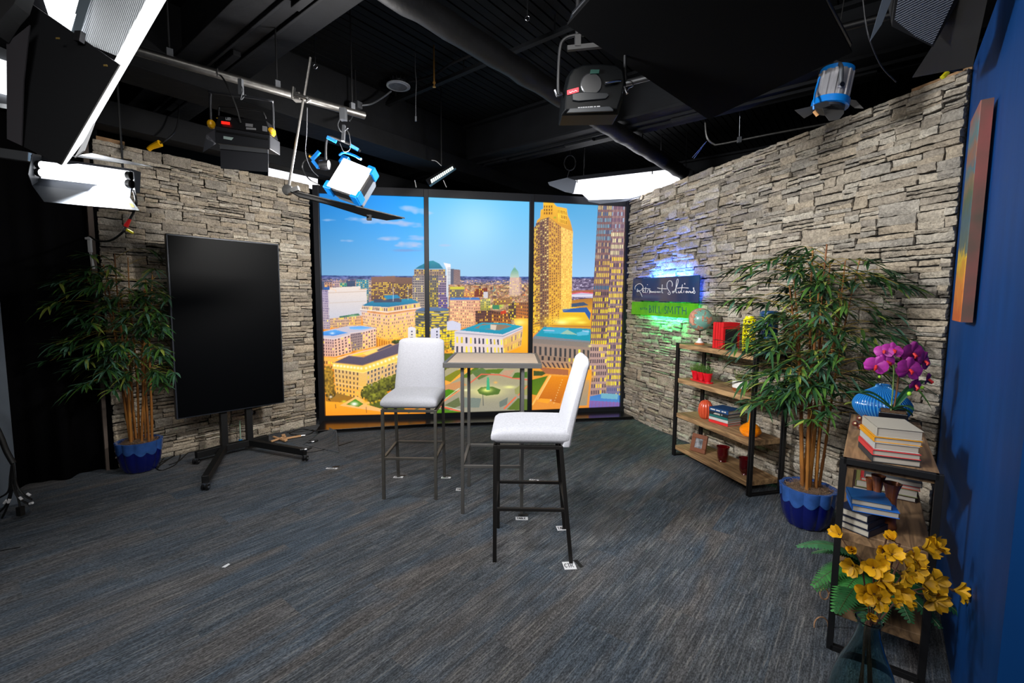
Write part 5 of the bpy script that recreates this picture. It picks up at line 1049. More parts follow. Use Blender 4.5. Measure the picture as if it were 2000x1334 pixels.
st2 = [oc + Vector((-.01, 0, .11)), at(1745, 745, Yo), at(1745, 715, Yo - .01), at(1735, 697, Yo - .04)]
MB().tube(cubic(st2, 6), .0032, 6).build('flower_stem', mat('green_stem', (96, 120, 60), .6), t, world=True, smooth=60)
PET = mat('orchid_petal', (150, 30, 130), .55, attr='Col', var=.2, vscale=70)
def orchid_flower(c, nrm, sz, roll, bright=1.):
    n = Vector(nrm).normalized(); x = n.cross(Vector((0, 0, 1))).normalized(); y = x.cross(n); x, y = x * math.cos(roll) + y * math.sin(roll), y * math.cos(roll) - x * math.sin(roll)
    b = MB(); mg = (152, 34, 134)
    def petal(a, ln, wd, lift, col):
        d = x * math.cos(a) + y * math.sin(a); s = n.cross(d); vs = []; fs = []; m = 6
        for i in range(m + 1):
            f = i / m; ww = wd * math.sin(PI * (.08 + .84 * f)) ** .7
            for j, u in enumerate((-1, -.5, 0, .5, 1)): vs.append(c + d * ln * f + s * ww * u + n * (lift * math.sin(f * PI * .6) - .12 * ln * u * u + .04 * ln * math.sin(u * 5)))
        for i in range(m):
            for j in range(4): q = i * 5 + j; fs.append((q, q + 1, q + 6, q + 5))
        b.add(vs, fs, [g_(col, bright * .72 * (.75 + .5 * (k // 5) / m)) for k in range(len(vs))])
    for a in (PI / 2, PI / 2 + 2.2, PI / 2 - 2.2): petal(a, sz * .5, sz * .2, .002, mg)
    for a in (.12, PI - .12): petal(a, sz * .52, sz * .34, .004, (166, 44, 146))
    f = b.build('flower', PET, t, attr=True, world=True, smooth=70)
    b = MB(); b.tube([c + n * .004, c + n * .02 - y * .012, c + n * .016 - y * .022], [.006, .007, .003], 6); b.build('lip', mat('orchid_lip', (190, 40, 40), .5), f, world=True)
    b = MB(); b.tube([c + n * .01 - y * .004, c + n * .014 - y * .008], .003, 5); b.build('column', mat('orchid_yellow', (230, 190, 90), .5), f, world=True)
for (px, py, dy, nr, sz, ro, br) in ((1711, 714, -.05, (-.6, -1, -.1), .085, .3, 1.25), (1731, 706, -.03, (-.1, -1, .1), .07, -.5, 1.2), (1744, 684, -.03, (-.2, -1, .5), .075, .2, 1.15), (1783, 690, -.03, (.1, -1, -.1), .105, .1, .75), (1776, 722, -.06, (.0, -1, .05), .11, .15, 1.), (1805, 705, -.03, (.4, -1, .0), .085, .5, .7), (1787, 752, -.04, (.2, -1, -.2), .06, .2, .8), (1812, 740, -.03, (.7, -1, -.2), .06, -.3, .6), (1727, 686, -.02, (-.5, -.6, .5), .07, 0, 1.2)):
    orchid_flower(at(px, py, Yo + dy - .02), nr, sz * 1.1, ro, br)
b = MB()
for (px, py, r) in ((1733, 722, .009), (1718, 736, .0075), (1801, 757, .009), (1776, 769, .011)):
    b = MB(); c = at(px, py, Yo - .05); b.lathe([(r * math.sin(q) * .85, -r * math.cos(q)) for q in [PI * i / 8 for i in range(9)]], 12, c); b.build('bud', mat('bud_green', (140, 190, 50), .45), t, world=True, smooth=80)
# knobbly ornament
kc = fl(1681, 840, Z); t = thing('ornament', 'small brown knobbly ceramic ornament left of the book stack', 'ornament', (kc.x, kc.y, Z)); BRC = mat('brown_ceramic', (92, 44, 34), .25, coat=.5); b = MB(); b2 = MB()
for (x, y, z_, r) in ((0, 0, .018, .018), (.03, .005, .016, .016), (-.022, .012, .03, .014), (.012, -.008, .042, .017), (.034, .004, .046, .014), (-.006, .006, .06, .013), (.02, .0, .068, .012)):
    b.lathe([(r * math.sin(q), -r * math.cos(q)) for q in [PI * i / 8 for i in range(9)]], 14, (x, y, z_)); b2.lathe([(r * .35 * math.sin(q), -r * .35 * math.cos(q)) for q in [PI * i / 6 for i in range(7)]], 8, (x - r * .5, y - r * .8, z_ + r * .35))
b.build('body', BRC, t, smooth=80); b2.build('pale_tips', mat('pale_glaze', (220, 200, 150), .4), t, smooth=80)
# middle tier
Z = .536
DN = mat('midnight_cover', (22, 26, 44), .55); BLU = mat('blue_cover', (22, 74, 128), .5); BLU2 = mat('bright_blue_cover', (30, 100, 190), .45); PG2 = mat('cream_pages', (176, 168, 154), .8, var=.08, vscale=3, stretch=(1, 1, 90))
L0, R1, B2 = fl(1634, 1026, Z), fl(1696.6, 1051.6, Z), fl(1756, 1028, Z); ex = (L0 - R1).normalized(); ey = Vector((-ex.y, ex.x, 0)); ey = ey if ey.dot(B2 - R1) > 0 else -ey
z = Z + .001; w = (L0 - R1).length
for i, (h, rt, lb) in enumerate(((.028, 0, 'dark blue book with cream pages at the bottom of the middle tier stack'), (.028, .05, 'dark blue book with cream pages second from bottom on the middle tier'), (.030, .02, 'dark blue book with cream pages third from bottom on the middle tier'))):
    R_ = Matrix.Rotation(rt, 3, 'Z'); book(lb, R1 + Vector((0, 0, z - Z)) + ey * .004 * i + ex * .006 * i, R_ @ ex, R_ @ ey, w, .15, h - .001, DN, group='books stacked on the middle tier of the low shelf', spine='x0', pages=PG2); z += h
T0, T1, T2 = fl(1663, 974, z + .05), fl(1744, 988, z + .05), fl(1668, 941, z + .05); ex = (T1 - T0).normalized(); ey = Vector((-ex.y, ex.x, 0)); ey = ey if ey.dot(T2 - T0) > 0 else -ey; w = (T1 - T0).length
T0.z = z
book('bright blue book under the top book of the middle tier stack', T0 + ex * .004 - ey * .006, ex, ey, w + .02, .15, .026, BLU2, group='books stacked on the middle tier of the low shelf', spine='x0'); z += .027
T0.z = z; book('plain blue book on top of the middle tier stack', T0, ex, ey, w, .145, .024, BLU, group='books stacked on the middle tier of the low shelf', spine='x0')
BR = mat('brown_cover', (60, 40, 36), .6); GRC = mat('olive_cover', (122, 130, 76), .6); GYC = mat('grey_cover', (92, 96, 98), .6)
fb = fl(1789, 983, Z); cL = fb - UD * 0 + VD * .25; z = Z + .001
for (h, m, lb, j) in ((.024, BR, 'dark brown book at the bottom of the rear middle tier stack', 0), (.036, GRC, 'olive green book in the rear middle tier stack', .012), (.018, CORAL, 'red book in the rear middle tier stack', .03), (.024, GYC, 'grey book on top of the rear middle tier stack', .045)):
    book(lb, cL + Vector((0, 0, z - Z)) - VD * j, -VD, UD, .25 - j * .6, .29 - j, h - .001, m, group='books in the rear stack of the middle tier', spine='x0'); z += h
CPR = mat('copper_glaze', (150, 84, 44), .25, .3, coat=.5, col2=(96, 52, 34), vscale=12)
for (px, py, zr, R, lb, hh) in ((1743, 944, .735, .033, 'widest copper brown flared goblet vase on the middle tier', .19), (1716, 929, .745, .026, 'taller slim copper brown goblet vase behind the blue books', .2), (1701, 934, .715, .020, 'smallest copper brown goblet vase behind the blue books', .17)):
    c = fl(px, py, zr); t = thing('goblet_vase', lb, 'vase', (c.x, c.y, Z + .001), 0, 'copper brown goblet vases'); h = zr - Z
    MB().lathe([(0, 0), (R * .8, 0), (R * .85, .01), (R * .7, h * .15), (R * .62, h * .45), (R * .55, h * .65), (R * .75, h * .86), (R * 1.02, h), (R * .96, h), (R * .66, h * .84), (R * .45, h * .6), (0, h * .5)], 36).build('body', CPR, t, smooth=60)
# ================================================================= POTTED BAMBOO
BLEAF = mat('bamboo_leaf', (40, 78, 34), .36, spec=.5, attr='Col', var=.15, vscale=25)
CANE = mat('bamboo_cane', (158, 104, 44), .45, col2=(112, 66, 30), vscale=7, stretch=(1, 1, .4)); POTB = mat('navy_pot_glaze', (6, 15, 82), .22, coat=.5); POTL = mat('pale_blue_glaze', (42, 78, 140), .25, coat=.4, var=.2, vscale=14)
MOSS = mat('brown_moss', (120, 98, 80), .95, attr='Col', bump=1., bscale=300); TWIG = mat('bamboo_twig', (150, 126, 50), .6)
def leaf(b, c, d, up, ln, w, droop, col):
    d = d.normalized(); s = d.cross(up)
    if s.length < 1e-3: s = Vector((1, 0, 0))
    s.normalize(); u = s.cross(d); n = 4; vs = []
    for i, (f, ww) in enumerate(((0, .12), (.22, .85), (.5, 1.), (.78, .62))):
        p = c + d * ln * f - Vector((0, 0, 1)) * droop * ln * f * f
        vs += [p - s * w * ww + u * w * .35, p, p + s * w * ww + u * w * .35]
    vs.append(c + d * ln - Vector((0, 0, 1)) * droop * ln)
    fs = []
    for i in range(3):
        for j in (0, 1): q = i * 3 + j; fs.append((q, q + 1, q + 4, q + 3))
    fs += [(9, 10, 12), (10, 11, 12)]
    b.add(vs, fs, [(col[0] * k, col[1] * k, col[2] * k, 1) for k in ([1.15, .8, 1.15] * 4 + [1.])])
def bamboo(label, loc, seed, canes, limits, reach, extra=()):
    """canes: (dx, dy, lean_x, lean_y, height). limits: list of (point, normal) planes nothing may cross"""
    rn = random.Random(seed); loc = Vector(loc); t = thing('potted_bamboo', label, 'potted plant', loc, 0, None)
    N = 11
    def flute(r, z, a):
        k = (a * N / (2 * PI)) % 1; return .80 * r * (.95 + .075 * (1 - (2 * k - 1) ** 2) ** .8) if r > .02 else r
    pr = [(.0, 0), (.12, 0), (.14, .012), (.168, .06), (.185, .13), (.193, .20), (.196, .225)]
    KZ = .88; pr = [(r, z * KZ) for r, z in pr]; MB().lathe(pr + [(.1965, .228 * KZ)], 96, rfun=lambda r, z, a: flute(r, z, a)).build('pot', POTB, t, smooth=25)
    # paler glaze collar with a scalloped lower edge
    vs = []; fs = []; n = 96
    for j, zf in enumerate((0, .5, 1.)):
        for k in range(n):
            a = 2 * PI * k / n; lo = .222 - .035 * abs(math.sin(a * N / 2)) + .012 * math.sin(a * 3); z = lo + (.305 - lo) * zf; r = .1935 + (z - .2) * .1 + .0035
            r = flute(r, z, a); vs.append((r * math.cos(a), r * math.sin(a), z))
    for k in range(n):
        a = 2 * PI * k / n; r = flute(.2015, .3, a) - .002; vs.append((r * math.cos(a), r * math.sin(a), .308))
    for k in range(n):
        a = 2 * PI * k / n; vs.append((.142 * math.cos(a), .142 * math.sin(a), .305))
    for k in range(n):
        a = 2 * PI * k / n; vs.append((.136 * math.cos(a), .136 * math.sin(a), .24))
    for j in range(5):
        for k in range(n): fs.append((j * n + k, j * n + (k + 1) % n, (j + 1) * n + (k + 1) % n, (j + 1) * n + k))
    vs = [(x, y, z * KZ) for x, y, z in vs]; MB().add(vs, fs).build('glazed_rim', POTL, t, smooth=25)
    b = MB(); M = 34; vs = []; fs = []; cs = []
    for j in range(M + 1):
        for i in range(M + 1):
            x, y = -1 + 2 * i / M, -1 + 2 * j / M; q = max(abs(x), abs(y)); rr = math.hypot(x, y); k = q / rr if rr > 1e-6 else 1; x, y = x * k * .139, y * k * .139
            z = .238 + .035 * (1 - (x * x + y * y) / .0193) + .012 * noise.noise(Vector((x * 40, y * 40, seed))) + .008 * noise.noise(Vector((x * 130, y * 130, seed)))
            vs.append((x, y, z)); f = .7 + .9 * rn.random(); cs.append((lin(118) * f, lin(92) * f, lin(72) * f, 1))
    for j in range(M):
        for i in range(M): q = j * (M + 1) + i; fs.append((q, q + 1, q + M + 2, q + M + 1))
    b.add(vs, fs, cs)
    for q in range(420):
        a, r = rn.uniform(0, 2 * PI), .132 * rn.random() ** .5; c = Vector((r * math.cos(a), r * math.sin(a), .25 + .03 * (1 - r / .14))); f = rn.uniform(.6, 1.8); cc = (lin(128) * f, lin(104) * f, lin(82) * f, 1)
        p2 = c + Vector((rn.uniform(-.03, .03), rn.uniform(-.03, .03), rn.uniform(.0, .02))); p3 = p2 + Vector((rn.uniform(-.03, .03), rn.uniform(-.03, .03), rn.uniform(-.02, .01))); b.tube([c, p2, p3], .0009, 3, False, cc)
    b.build('moss', MOSS, t, attr=True, smooth=70)
    LB = MB(); TB_ = MB()
    def ok(p):
        w = loc + p
        for (q, nn) in limits:
            if (w - q).dot(nn) < .012: return False
        for f_ in extra:
            if f_(w): return False
        return w.z > .34
    for (dx, dy, lx, ly, h) in canes:
        pts = []; n = 9; r0 = rn.uniform(.0085, .0115)
        for i in range(n + 1):
            f = i / n; pts.append(Vector((dx + lx * f ** 1.3 + .008 * math.sin(f * 7 + dx * 90), dy + ly * f ** 1.3, (.25 + (h - .25) * f))))
        b = MB(); fine = cubic(pts, 5); rr = []
        L = len(fine); step = rn.randint(5, 7)
        for i in range(L): r = r0 * (1 - .6 * i / L); rr.append(r * (1.28 if i % step == 0 else 1.))
        b.tube(fine, rr, 8); b.build('cane', CANE, t, smooth=60)
        for bi in range(18):
            f = .40 + .60 * bi / 17 + rn.uniform(-.03, .03); f = min(f, .985); k = int(f * (L - 1)); c = fine[k]; a = rn.uniform(0, 2 * PI) if bi % 2 else math.atan2(c.y + .001, c.x + .001) + rn.uniform(-.7, .7)
            for _try in range(3):
              if _try: a = rn.uniform(0, 2 * PI)
              bl = rn.uniform(.2, reach) * (1.0 - .25 * abs(f - .6)) * (1 - .07 * _try); el = rn.uniform(.25, .95); pts2 = []
              for j in range(6):
                  g = j / 5; r_ = bl * g; z_ = math.sin(el) * bl * g - bl * .55 * g * g; pts2.append(c + Vector((math.cos(a) * r_ * math.cos(el * .6), math.sin(a) * r_ * math.cos(el * .6), z_)) + Vector((rn.uniform(-1, 1), rn.uniform(-1, 1), 0)) * .006)
              if ok(pts2[-1]): break
            else: continue
            TB_.tube(pts2, [.0022, .002, .0018, .0015, .0012, .0009], 4, False)
            for j in (3, 4, 5):
                nl = 3 if j < 5 else 8
                for q in range(nl):
                    dirb = (pts2[j] - pts2[j - 1]).normalized(); sp_ = rn.uniform(-1.2, 1.2) if j < 5 else -1.15 + 2.3 * q / (nl - 1) + rn.uniform(-.15, .15)
                    aa = math.atan2(dirb.y, dirb.x) + sp_; dz = rn.uniform(-.45, .3); d = Vector((math.cos(aa), math.sin(aa), dz)); ln = rn.uniform(.09, .165)
                    if not ok(pts2[j] + d.normalized() * ln) : continue
                    g = rn.random(); col = (40, 74, 42) if g < .45 else (70, 106, 44) if g < .72 else (70, 104, 84) if g < .93 else (132, 146, 64); ff = rn.uniform(.7, 1.25)
                    leaf(LB, pts2[j], d, Vector((0, 0, 1)), ln, rn.uniform(.0075, .0115), rn.uniform(.05, .55), (lin(col[0]) * ff, lin(col[1]) * ff, lin(col[2]) * ff))
    LB.build('foliage', BLEAF, t, attr=True, smooth=70); TB_.build('twigs', TWIG, t)
    return t
rn = random.Random(2)
def canes(n, H, sx, seed, R=.09, lean=.16):
    r = random.Random(seed); out = []
    for i in range(n):
        a = 2 * PI * i / n + r.uniform(-.3, .3); q = R * r.uniform(.3, 1); out.append((q * math.cos(a), q * math.sin(a) * .8, math.cos(a) * lean * r.uniform(.3, 1.2) + sx, math.sin(a) * lean * .5 * r.uniform(.2, 1), H * r.uniform(.82, 1.0)))
    return out
cL = Vector((-3.245, 3.875, 0)); cR = Vector((2.01, 2.98, 0))
bamboo('tall artificial bamboo in a scalloped dark blue pot, left beside the black curtain', cL, 4, canes(9, 1.88, .0, 8), [(LW0 + nL * .025, nL), (UV(0, 5.12), -VD)], .44, [lambda w: (w - TA).dot(dT) > -.02 and (w - TA).dot(nT) > -.10])
bamboo('tall artificial bamboo in a dark blue fluted pot between the two shelving units', cR, 9, canes(10, 1.88, .0, 5), [(RW0 + nR * .06, nR)], .44, [lambda w: (w - F2).dot(UD) > -.03 and (w - F2).dot(UD) < 1.05 and (w - F2).dot(-VD) > -.03, lambda w: (w - A1).dot(nS) > -.02 and (w - A1).dot(dS) < .93 and w.z < 1.16])
# ================================================================= FERN IN BASKET
fc = F2 + UD * .20 - VD * .13 + Vector((0, 0, .193)); t = thing('potted_fern', 'artificial green fern in a rope-handled basket on the bottom shelf', 'potted plant', fc)
BSK = stripes_mat('basket_weave', [(92, 70, 50), (160, 126, 92)], 'Z', .012, .9, 1., .6); ROPE = mat('jute_rope', (170, 130, 98), .9, bump=.8, bscale=300)
MB().lathe([(0, 0), (.07, 0), (.085, .05), (.09, .12), (.082, .12), (.078, .06), (0, .05)], 36).build('basket', BSK, t, smooth=60)
FERN = mat('fern_leaf', (60, 110, 56), .5, attr='Col', var=.15, vscale=40)
def frond(b, c, a, ln, el, droop, wmax, rn, colr):
    d0 = Vector((math.cos(a), math.sin(a), 0)); n = 26; pts = []
    for i in range(n + 1): f = i / n; pts.append(c + d0 * ln * f * math.cos(el * (1 - f * .3)) + Vector((0, 0, ln * (math.sin(el) * f - droop * f * f))))
    b.tube(pts, .0016, 4, False, g_((60, 80, 40)))
    for i in range(2, n + 1):
        f = i / n; d = (pts[i] - pts[i - 1]).normalized(); s = d.cross(Vector((0, 0, 1))).normalized(); ww = wmax * math.sin(PI * (.1 + .87 * f)) ** .8 + .006
        for sg in (1, -1):
            k = rn.uniform(.8, 1.2); p = pts[i]; dl = (s * sg + d * .35 + Vector((0, 0, -.15))).normalized(); sd = d; h = ln / n * .52
            cc = [g_(colr, k * .75)] * 8; vs = [p - sd * h * .7, p + sd * h * .7]
            for q, w_ in ((.35, 1.0), (.7, .75)): vs += [p + dl * ww * q - sd * h * w_, p + dl * ww * q + sd * h * w_]
            vs += [p + dl * ww]; b.add(vs, [(0, 1, 3, 2), (2, 3, 5, 4), (4, 5, 6)], cc[:7])
rn = random.Random(12)
crown = Vector((0, 0, .10))
for (a, ln, el, dr, w, cr_) in ((2.95, .40, 1.05, .62, .055, (70, 128, 84)), (3.3, .33, .75, .75, .06, (60, 130, 60)), (3.7, .35, .5, .62, .06, (66, 140, 66)), (4.0, .30, .2, .5, .06, (70, 140, 70)), (-2.15, .33, .35, .45, .06, (44, 100, 56)), (-1.8, .32, .6, .6, .055, (36, 86, 48)), (-1.4, .3, .4, .5, .05, (30, 76, 40)), (-.9, .34, .5, .6, .05, (30, 80, 40)), (-.5, .30, .6, .7, .05, (30, 80, 44)), (2.5, .3, 1.1, .8, .05, (50, 110, 60)), (3.15, .24, .3, .6, .05, (50, 120, 50)), (-2.5, .38, .25, .3, .055, (40, 96, 50))):
    b = MB(); frond(b, crown, a, ln, el, dr, w, rn, cr_); b.build('frond', FERN, t, attr=True)
for (px, py, r, tl) in ((1604, 1160, .018, 1), (1598, 1222, .03, -1)):
    c = at(px + 6, py, 1.99) ; b = MB(); pts = [c + Vector((r * math.cos(q) * 1.1, .005 * math.sin(q), r * 1.3 * math.sin(q))) for q in [2 * PI * i / 20 for i in range(21)]]; b.tube(pts, .0032, 6, False); e_ = fc + Vector((-.07, -.02, .09)); b.tube([pts[0], (pts[0] + e_) / 2 + Vector((0, 0, .02)), e_], .0032, 6); b.build('rope_handle', ROPE, t, world=True, smooth=60)
# ================================================================= GLASS VASE WITH YELLOW BLOSSOM
vn = at(1698, 1210, 1.50); vc = Vector((vn.x, 1.50, 0)); GL = mat('smoky_glass', (190, 220, 224), .02, trans=1., ior=1.45)
t = thing('glass_vase', 'large clear bottle vase standing on the carpet at the lower right', 'vase', vc)
outer = [(0, .0), (.08, 0), (.098, .02), (.106, .07), (.104, .13), (.094, .19), (.074, .26), (.050, .33), (.036, .385), (.032, .42), (.036, .44), (.041, .448)]
inner = [(.037, .446), (.033, .438), (.0285, .42), (.032, .385), (.046, .33), (.070, .26), (.090, .19), (.100, .13), (.102, .07), (.092, .03), (.05, .014), (0, .012)]
_k = vn.z / .448; outer = [(r, z * _k) for r, z in outer]; inner = [(r, z * _k) for r, z in inner]
MB().lathe(outer + inner, 64).build('glass', GL, t, smooth=70)
YP = mat('yellow_petal', (214, 160, 8), .55, attr='Col', var=.1, vscale=60); BRN = mat('brown_branch', (84, 54, 40), .75, bump=.5, bscale=90); DKC = mat('dark_flower_centre', (60, 34, 12), .8)
def blossom(c, nrm, sz, par, rn, closed=0.):
    nrm = Vector(nrm) + Vector((rn.uniform(-.45, .45), rn.uniform(-.2, .2), rn.uniform(-.35, .45))); closed = closed + rn.uniform(.05, .5)
    n = Vector(nrm).normalized(); x = n.cross(Vector((.1, .2, 1))).normalized(); y = x.cross(n); b = MB(); r0 = rn.uniform(0, 2)
    for k in range(5):
        a = r0 + 2 * PI * k / 5 + rn.uniform(-.22, .22); cl_ = closed + rn.uniform(-.3, .3); d = (x * math.cos(a) + y * math.sin(a)) * math.cos(cl_) + n * math.sin(cl_); s = n.cross(d).normalized(); vs = []; m = 5; u_ = d.cross(s); f0 = rn.uniform(.7, 1.2)
        for i in range(m + 1):
            f = i / m; ww = sz * .235 * math.sin(PI * (.06 + .80 * f)) ** .8
            for j, u in enumerate((-1, 0, 1)): vs.append(c + d * sz * .54 * f + s * ww * u + n * (sz * .08 * math.sin(f * 3.0) + (.16 * sz * u * u)))
        fs = []
        for i in range(m):
            for j in (0, 1): q = i * 3 + j; fs.append((q, q + 1, q + 4, q + 3))
        b.add(vs, fs, [g_((214, 160, 12), f0 * (.65 + .4 * (i // 3) / m)) for i in range(len(vs))])
    o = b.build('blossom', YP, par, attr=True, world=True, smooth=70)
    b = MB(); b.lathe([(sz * .1 * math.sin(q), -sz * .06 * math.cos(q)) for q in [PI * i / 6 for i in range(7)]], 10, c + n * sz * .05); b.build('flower_centre', DKC, o, world=True, smooth=80)
rn = random.Random(31); Y = 1.5
stems = [
 ([(1703, 1215, 1.50), (1712, 1150, 1.50), (1722, 1090, 1.49), (1733, 1046, 1.48)], [(1668, 1104, 1.50, (-1, -.6, .1), .07, .2), (1690, 1158, 1.47, (-.3, -1, .3), .075, 0), (1727, 1075, 1.50, (-.5, -.8, .6), .06, .8), (1706, 1160, 1.44, (0, -1, .2), .08, .1), (1720, 1100, 1.47, (-.4, -.8, .4), .06, .5)]),
 ([(1708, 1215, 1.52), (1730, 1140, 1.50), (1745, 1090, 1.49), (1758, 1062, 1.48)], [(1745, 1056, 1.48, (-.3, -.5, 1), .062, 1.), (1741, 1083, 1.47, (-.4, -1, .5), .065, .3), (1757, 1119, 1.46, (.1, -1, .2), .085, 0), (1732, 1138, 1.45, (.2, -1, -.1), .075, .1), (1757, 1088, 1.48, (.6, -.8, .3), .06, .4)]),
 ([(1700, 1216, 1.48), (1704, 1165, 1.46), (1707, 1120, 1.45), (1706, 1095, 1.45)], [(1706, 1108, 1.45, (-.6, -1, .4), .075, .2), (1713, 1168, 1.42, (0, -1, .3), .075, 0), (1716, 1133, 1.43, (.1, -1, .1), .075, .15), (1737, 1166, 1.43, (.3, -1, 0), .055, .9)]),
 ([(1712, 1215, 1.50), (1745, 1150, 1.50), (1775, 1108, 1.50), (1795, 1090, 1.50), (1806, 1130, 1.50)], [(1781, 1093, 1.49, (.2, -.9, .6), .075, .3), (1798, 1139, 1.49, (.3, -1, .2), .07, .3), (1821, 1134, 1.50, (.2, -1, .0), .08, 0), (1785, 1112, 1.47, (.1, -1, .2), .07, .2)]),
 ([(1706, 1215, 1.54), (1750, 1110, 1.56), (1765, 1080, 1.57), (1790, 1073, 1.58)], [(1797, 1071, 1.57, (.1, -.8, .7), .095, .6), (1815, 1068, 1.57, (.5, -.9, .4), .085, .3)]),
 ([(1715, 1215, 1.52), (1760, 1165, 1.54), (1800, 1150, 1.56), (1850, 1145, 1.58)], [(1755, 1155, 1.49, (.1, -1, .2), .075, .1), (1762, 1168, 1.47, (.3, -1, -.2), .06, .5), (1822, 1168, 1.55, (.0, -1, .0), .085, 0), (1858, 1152, 1.56, (.5, -.8, .5), .08, .6), (1800, 1160, 1.53, (.1, -1, .3), .06, .6), (1875, 1160, 1.57, (.9, -.4, -.2), .055, .6)]),
 ([(1700, 1214, 1.5), (1690, 1150, 1.5), (1680, 1095, 1.49), (1662, 1075, 1.49)], [(1663, 1074, 1.48, (-.7, -.6, .5), .055, .9), (1640, 1045, 1.52, (-.8, -.4, .6), .06, .4), (1697, 1198, 1.46, (-.2, -1, 0), .05, .9)]),
]
nms = ['short upright brown branch of yellow blossom with a bare tip', 'brown branch of yellow blossom leaning slightly right with one bud on top', 'shortest brown branch of yellow blossom just above the vase neck', 'brown branch of yellow blossom bending down at its right end', 'branch with the two highest large yellow blossoms before the blue wall', 'branch of yellow blossom reaching furthest right toward the blue wall', 'branch of yellow blossom leaning left past the shelf post']
for (pts, fl_), nm in zip(stems, nms):
    P_ = [at(*q) for q in pts]; P_ = [vc + Vector((rn.uniform(-.05, .05), rn.uniform(-.05, .05), .03)), vc + Vector((rn.uniform(-.01, .01), rn.uniform(-.01, .01), vn.z * .9))] + P_
    t2 = thing('blossom_branch', nm, 'flower branch', P_[0], 0, 'yellow blossom branches in the glass vase')
    MB().tube(cubic(P_, 6), .0030, 6).build('branch', BRN, t2, world=True, smooth=60)
    for (px, py, Yq, nr, sz, cl) in fl_:
        c = at(px, py, Yq); blossom(c, nr, sz, t2, rn, cl)
        # short twig from nearest branch point
        fine = cubic(P_, 6); q = min(fine, key=lambda v: (v - c).length)
        if (q - c).length > .01: MB().tube([q, (q + c) / 2 + Vector((0, 0, -.004)), c], .0018, 5).build('twig', BRN, t2, world=True)
# ================================================================= THINGS UNDER THE CEILING
def rot_to(n, up=Vector((0, 0, 1))):
    z = Vector(n).normalized(); x = Vector(up).cross(z)
    if x.length < 1e-4: x = Vector((1, 0, 0))
    x.normalize(); y = z.cross(x); return Matrix((x, y, z)).transposed()
def area(nm, loc, nrm, sx, sy, W_, col=(1, 1, 1), spread=PI):
    l = bpy.data.lights.new(nm, 'AREA'); l.shape = 'RECTANGLE'; l.size = sx; l.size_y = sy; l.energy = W_; l.color = col; l.spread = spread
    o = bpy.data.objects.new(nm, l); COL.objects.link(o); o.location = loc
    R = rot_to(-Vector(nrm)); o.rotation_euler = R.to_euler(); return o
GRY = mat('grey_metal', (96, 98, 102), .45, .5); DGR = mat('dark_grey_metal', (44, 45, 49), .42, .3); SILV = mat('silver_reflector', (190, 194, 200), .3, .6)
SIL2 = stripes_mat('ribbed_reflector', [(120, 128, 136), (235, 240, 245)], 'X', .012, .35, .0, .5)
# silver pipe
pA, pB = fl(262, 98, 2.82), fl(712, 226, 2.82); pd = (pB - pA).normalized()
t = thing('lighting_pipe', 'silver grid pipe carrying the stage lamps under the left ceiling', 'pipe', (pA + pB) / 2)
MB().tube([pA - pd * .9, pB], .0245, 16).build('pipe', STEEL, t, world=True, smooth=60)
for f in (.12, .55, .93):
    c = pA.lerp(pB, f); MB().tube([c, Vector((c.x, c.y, ZC))], .005, 8).build('drop_rod', BLK, t, world=True)
    b = MB(); b.box(c + Vector((0, 0, .02)), (.03, .03, .08), Matrix.Rotation(.8, 3, 'Z')); b.build('pipe_clamp', GRY, t, world=True)
# LED panel lamp (back view)
Y = 2.78
t = thing('led_lamp', 'black LED panel lamp with yellow knobs hanging from the silver pipe', 'stage lamp', at(470, 165, Y))
def quadbox(name, m, par, p, th, dirn=(0, 1, 0), bev=0.):
    q = [at(*v) for v in p]; n = (q[1] - q[0]).cross(q[2] - q[0])
    if n.length > 1e-7:                       # keep the sheet flat
        E_ = Vector((0, 0, EYE)); n.normalize()
        for i in range(3, len(q)):
            r_ = q[i] - E_; dn = r_.dot(n)
            if abs(dn) > .03: q[i] = E_ + r_ * max(.8, min(1.25, ((q[0] - E_).dot(n) / dn)))
    d = Vector(dirn).normalized()
    b = MB(); k = len(q); b.add(q + [v + d * th for v in q], [tuple(range(k)), tuple(range(2 * k - 1, k - 1, -1))] + [(i, i + k, (i + 1) % k + k, (i + 1) % k) for i in range(k)])
    return b.build(name, m, par, world=True, bevel=bev)
quadbox('housing', DGR, t, [(419, 246, Y), (527, 264, Y), (527, 291, Y - .02), (421, 279, Y - .02)], .12, bev=.004)
top = quadbox('control_panel', BLKP, t, [(426, 226, Y + .05), (520, 236, Y + .05), (527, 263, Y), (420, 246, Y)], .10, bev=.004)
quadbox('control_display', mat('red_digits', (255, 30, 20), .5, emit=1.6), t, [(433, 237, Y + .02), (449, 239, Y + .02), (449, 244, Y + .015), (433, 242, Y + .015)], .004, (0, -1, 0))
glyphs('LED', INKW, t, .012, .008, .002, at(441, 233.6, Y - .005), Vector((1, 0, -.08)).normalized(), Vector((.08, 0, 1)).normalized(), .0022, 0)
quadbox('label_strip', mat('gold_print', (170, 140, 40), .5), t, [(423, 230, Y + .045), (460, 235, Y + .045), (460, 236.5, Y + .045), (423, 231.5, Y + .045)], .003, (0, -1, 0))
for q in ((480, 241, 494, 247), (481, 249, 500, 253), (513, 246, 522, 256)): quadbox('printed_label', mat('dim_print', (120, 120, 122), .6), t, [(q[0], q[1], Y + .01), (q[2], q[1] + 1.5, Y + .01), (q[2], q[3] + 1.5, Y + .01), (q[0], q[3], Y + .01)], .003, (0, -1, 0))
quadbox('asset_sticker', mat('pale_sticker', (170, 190, 185), .6), t, [(437, 266, Y - .012), (456, 269, Y - .012), (452, 276, Y - .014), (437, 274, Y - .014)], .003, (0, -1, 0))
